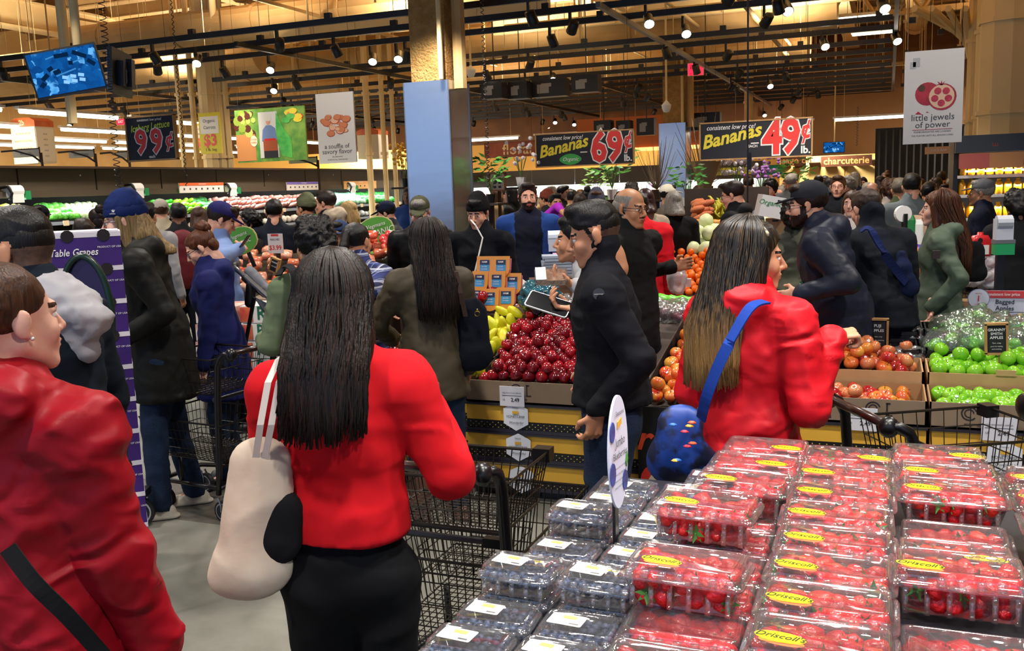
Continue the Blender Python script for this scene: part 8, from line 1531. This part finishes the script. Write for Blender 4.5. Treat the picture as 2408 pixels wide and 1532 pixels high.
bgp = [  # label, px, ytop, D, rel, top, skin, hair, hmat, hat, hatm, female, extra
 ('person in a white shirt, dark suit and glasses in the right aisle', 1971, 413, 10.8, 172, ('#101216', '#1A1C22'), 'fair', 'short', HBR, None, None, 0, dict(glasses=1, split=None)),
 ('person in a cream sweater half hidden behind the bending person', 2004, 448, 8.4, 165, ('#D8CCC4', '#C8B8B0'), 'pale', 'long', HBR, None, None, 1, {}),
 ('person in a grey T-shirt with black hair seen from behind', 2145, 408, 9.0, 4, ('#5E6668', '#6A7274'), 'fair', 'short', HB, None, None, 0, {}),
 ('person in an olive shirt left of the grey T-shirt', 2117, 419, 9.6, 10, ('#38402A', '#434C32'), 'tan', 'short', HGB, None, None, 0, {}),
 ('person with curly brown hair left of the olive shirt', 2092, 425, 10.5, 20, ('#C8BCB0', '#8A7A6E'), 'tan', 'curly', HBR, None, None, 1, {}),
 ('person with thick black hair right of the grey T-shirt', 2186, 428, 10, -10, ('#2A3430', '#384440'), 'tan', 'short', HB, None, None, 0, {}),
 ('balding person with glasses far down the right aisle', 2052, 428, 12, 175, ('#3A3A40', '#4A4A50'), 'fair', 'bald', HGR, None, None, 0, dict(glasses=1)),
 ('person in a tan coat and beanie with a moustache behind the phone holder', 1402, 443, 9.8, 178, ('#8A7258', '#7A644C'), 'pale', 'short', HBR, 'beanie', ('#3A3C48', '#4A4C58'), 0, dict(must=1)),
 ('person in a bright purple shirt raising a hand to the mouth', 1306, 455, 11.5, -160, ('#8A1A9A', '#9A28AA'), 'olive', 'short', HB, None, None, 0, dict(Rh=1)),
 ('person in a rust brown beanie left of the purple shirt', 1283, 445, 13, 60, ('#1A1A1C', '#242426'), 'tan', 'short', HB, 'beanie', ('#6A2E1E', '#7A3A28'), 0, {}),
 ('person with white hair behind the rust brown beanie', 1297, 437, 15, 170, ('#C8B080', '#B89A68'), 'pale', 'short', HWH, None, None, 0, {}),
 ('person with dark hair turned right above the purple shirt', 1325, 437, 15, -120, ('#202226', '#2A2C30'), 'fair', 'short', HB, None, None, 0, {}),
 ('person in yellow green with a dark bob behind the purple shirt', 1345, 446, 13, 0, ('#C8C088', '#B0A870'), 'tan', 'short', HB, None, None, 1, {}),
 ('person in dark brown with brown hair right of the purple shirt', 1362, 455, 11.5, 10, ('#2A221E', '#382E28'), 'tan', 'bob', HDB, None, None, 1, {}),
 ('person with a dark top knot beside the moustached beanie', 1381, 442, 12.5, 0, ('#6A6040', '#5A5234'), 'tan', 'bun', HB, None, None, 1, {}),
 ('person with swept dark hair just right of the moustached beanie', 1372, 452, 14, 5, ('#C8C4A8', '#B8B498'), 'tan', 'short', HB, None, None, 0, {}),
 ('person with maroon hair and a beige jacket seen from behind', 1515, 443, 9.2, 18, ('#B8A890', '#A89880'), 'tan', 'bob', pbr('#2A0E10', .4), None, None, 1, {}),
 ('person in a red T-shirt behind the balding person', 1500, 452, 7.9, 10, ('#D81420', '#E01C28'), 'brown', 'short', HB, None, None, 0, dict(b=1.35)),
 ('person in a white baseball cap by the far steel column', 1573, 430, 11.5, -70, ('#5A5248', '#6A6056'), 'olive', 'short', HB, 'cap', ('#D8D0B8', '#E0D8C4'), 0, {}),
 ('person with long grey hair in a black coat by the far steel column', 1582, 450, 9.4, 20, ('#08080A', '#101012'), 'fair', 'bob', HGR, None, None, 1, dict(b=1.4, hem=.6)),
 ('person with black hair seen above the balding person', 1483, 432, 15, 30, ('#1A1A1E', '#24242A'), 'tan', 'curly', HB, None, None, 0, {}),
 ('person in a dark cap with a pink emblem at the far left case', 88, 478, 9.4, 150, ('#B07078', '#A06068'), 'olive', 'short', HB, 'backcap', ('#101014', '#1A1A20'), 0, {}),
 ('person with brown hair low behind the grape boxes', 193, 514, 7.5, 10, ('#3A2E28', '#4A3C34'), 'fair', 'short', HDB, None, None, 1, {}),
 ('person with a dark bun between the grape boxes and beanie', 226, 488, 9, 20, ('#202024', '#2A2A30'), 'tan', 'bun', HDB, None, None, 1, {}),
 ('person in a pale grey hoodie just right of the navy beanie', 343, 477, 8.8, -25, ('#A8A4A4', '#989496'), 'olive', 'short', HB, None, None, 0, dict(b=1.2, hood=1.1)),
 ('person in a beige cap and cream shirt at the vegetable case', 374, 465, 10.5, 15, ('#C0B498', '#B0A488'), 'fair', 'short', HBR, 'cap', ('#B0A898', '#A09888'), 0, dict(b=1.3)),
 ('person with a dark red backpack at the vegetable case', 417, 478, 9.6, 5, ('#141416', '#1E1E22'), 'brown', 'short', HB, None, None, 0, dict(backpack=pbr('#6A0E1A', .7), b=1.25)),
 ('person in a mauve top right of the red backpack', 467, 486, 10.2, -10, ('#6A4458', '#7A5468'), 'tan', 'bob', HBR, None, None, 1, {}),
 ('person in a black coat close behind the violet blue cap', 541, 487, 8.6, -70, ('#101012', '#18181A'), 'fair', 'short', HDB, None, None, 0, {}),
 ('person with short black hair and glasses looking left by the leaf sign', 580, 498, 9.2, 110, ('#2A2624', '#363230'), 'fair', 'curly', HB, None, None, 1, dict(glasses=1)),
 ('person in a navy quilted vest seen from behind', 643, 469, 9.2, -8, ('#10141E', '#181E2A'), 'fair', 'short', HB, None, None, 0, dict(b=1.3, split=None)),
 ('person in a leopard print headscarf left of the cream hooded coat', 716, 455, 9.6, 45, ('#4A443A', '#2A2620'), 'tan', 'short', HDB, 'beanie', ('#6A7050', '#3A2E1E'), 1, dict(b=1.15)),
 ('person in a black coat with a cream fleece hood and glasses', 762, 449, 9.8, 70, ('#0C0C0E', '#141416'), 'fair', 'short', HDB, None, None, 0, dict(glasses=1, b=1.3, cream=1)),
 ('person with long straight blonde hair at the vegetable case', 815, 473, 10.4, 60, ('#241E1E', '#302828'), 'pale', 'long', HBL, None, None, 1, {}),
 ('older person in a blue bucket hat looking over the peaches', 793, 512, 7.2, 150, ('#3A4630', '#46523A'), 'tan', 'short', HB, 'bucket', ('#2A3A5C', '#34466A'), 1, {}),
 ('person in a navy cap and grey jacket at the right end of the case', 908, 470, 10, 75, ('#34363C', '#404248'), 'fair', 'short', HB, 'cap', ('#161A30', '#1E2440'), 0, dict(hp=15, lean=10)),
 ('person in a dark coat right of the mauve top at the case', 505, 492, 10.8, 0, ('#26282C', '#303236'), 'tan', 'short', HB, None, None, 0, {}),
]
for (lab, px, yt, D, rel, tc, skn, hr, hm, hat, hatc, fem, ex) in bgp:
    ex = dict(ex); cream = ex.pop('cream', 0); ex.pop('split', None)
    if ex.get('Rh') == 1: ex['Rh'] = at(1322, 498, 11.2)
    ex.setdefault('b', 1.15)
    q = person(lab, px, yt, D, rel, top=cloth(*tc), skin=skn, hair=hr, hmat=hm, hat=hat, hatm=cloth(*hatc) if hatc else None, female=bool(fem), hlen=.38, **ex)
    if cream: nk = q['nk']; blob('fleece_hood', None, None, [rc(nk+V((-.08, -.05, .02)), nk+V((.08, -.05, .02)), .07), rc(nk+V((0, -.12, .02)), nk+V((0, -.15, -.08)), .09, .05)], cloth('#D0C0A8', '#C0AE94'), .02, .03, [(.01, 20)], parent=q['root'])
# crowd farther back
cols = [('black', '#121214'), ('charcoal', '#2A2C30'), ('navy', '#141A30'), ('brown', '#3A2A20'), ('grey', '#4A4C50'), ('olive', '#34382A'), ('maroon', '#4A1420'), ('tan', '#8A7050'), ('red', '#A01820'), ('blue', '#24407A')]
spots = [(1835, 440), (1850, 432), (1862, 428), (1880, 436), (1925, 432), (1948, 420), (2012, 430), (2028, 438), (2070, 436), (2082, 424), (2160, 436), (2205, 418), (2222, 428), (2230, 440), (1810, 434), (1640, 440), (1700, 436), (1760, 440), (2040, 418), (2100, 412), (2192, 412), (1170, 462), (1185, 450), (1200, 468), (1455, 446), (1340, 440), (1365, 436), (960, 470), (2215, 440), (1940, 440), (1990, 428)]
seen = {}
for i, (px, yt) in enumerate(spots):
    nm, cc = cols[(i*7) % len(cols)]; D = R_.uniform(13, 19); hk = R_.choice(['short', 'short', 'curly', 'bob', 'long', 'bun']); hm = R_.choice([HB, HDB, HBR, HB, HGR]); rel = R_.choice([0, 20, -30, 70, -80, 160, 180, 120])
    yh = 440-(px-1204)*.0349; yt2 = yh+(1.8-R_.uniform(1.62, 1.86))*2200/D
    where = ('beyond the peach display' if px < 1250 else 'beyond the moustached beanie' if px < 1500 else 'among the flower stands' if px < 1780 else 'under the deli counters' if px < 2030 else 'before the black curtain')
    hn = {id(HB): 'black', id(HDB): 'dark brown', id(HBR): 'brown', id(HGR): 'grey'}[id(hm)]
    lab = 'small distant person in %s with %s %s hair %s' % (nm, hn, hk if hk != 'bun' else 'pinned up', where); seen[lab] = seen.get(lab, 0)+1
    if seen[lab] > 1: lab += ', the farther one'
    person(lab, px, yt2, D, rel, top=cloth(cc, cc), skin=R_.choice(['fair', 'tan', 'olive', 'brown', 'pale']), hair=hk, hmat=hm, b=1.15, female=hk in ('bob', 'long', 'bun'), hlen=.35, group='distant crowd')
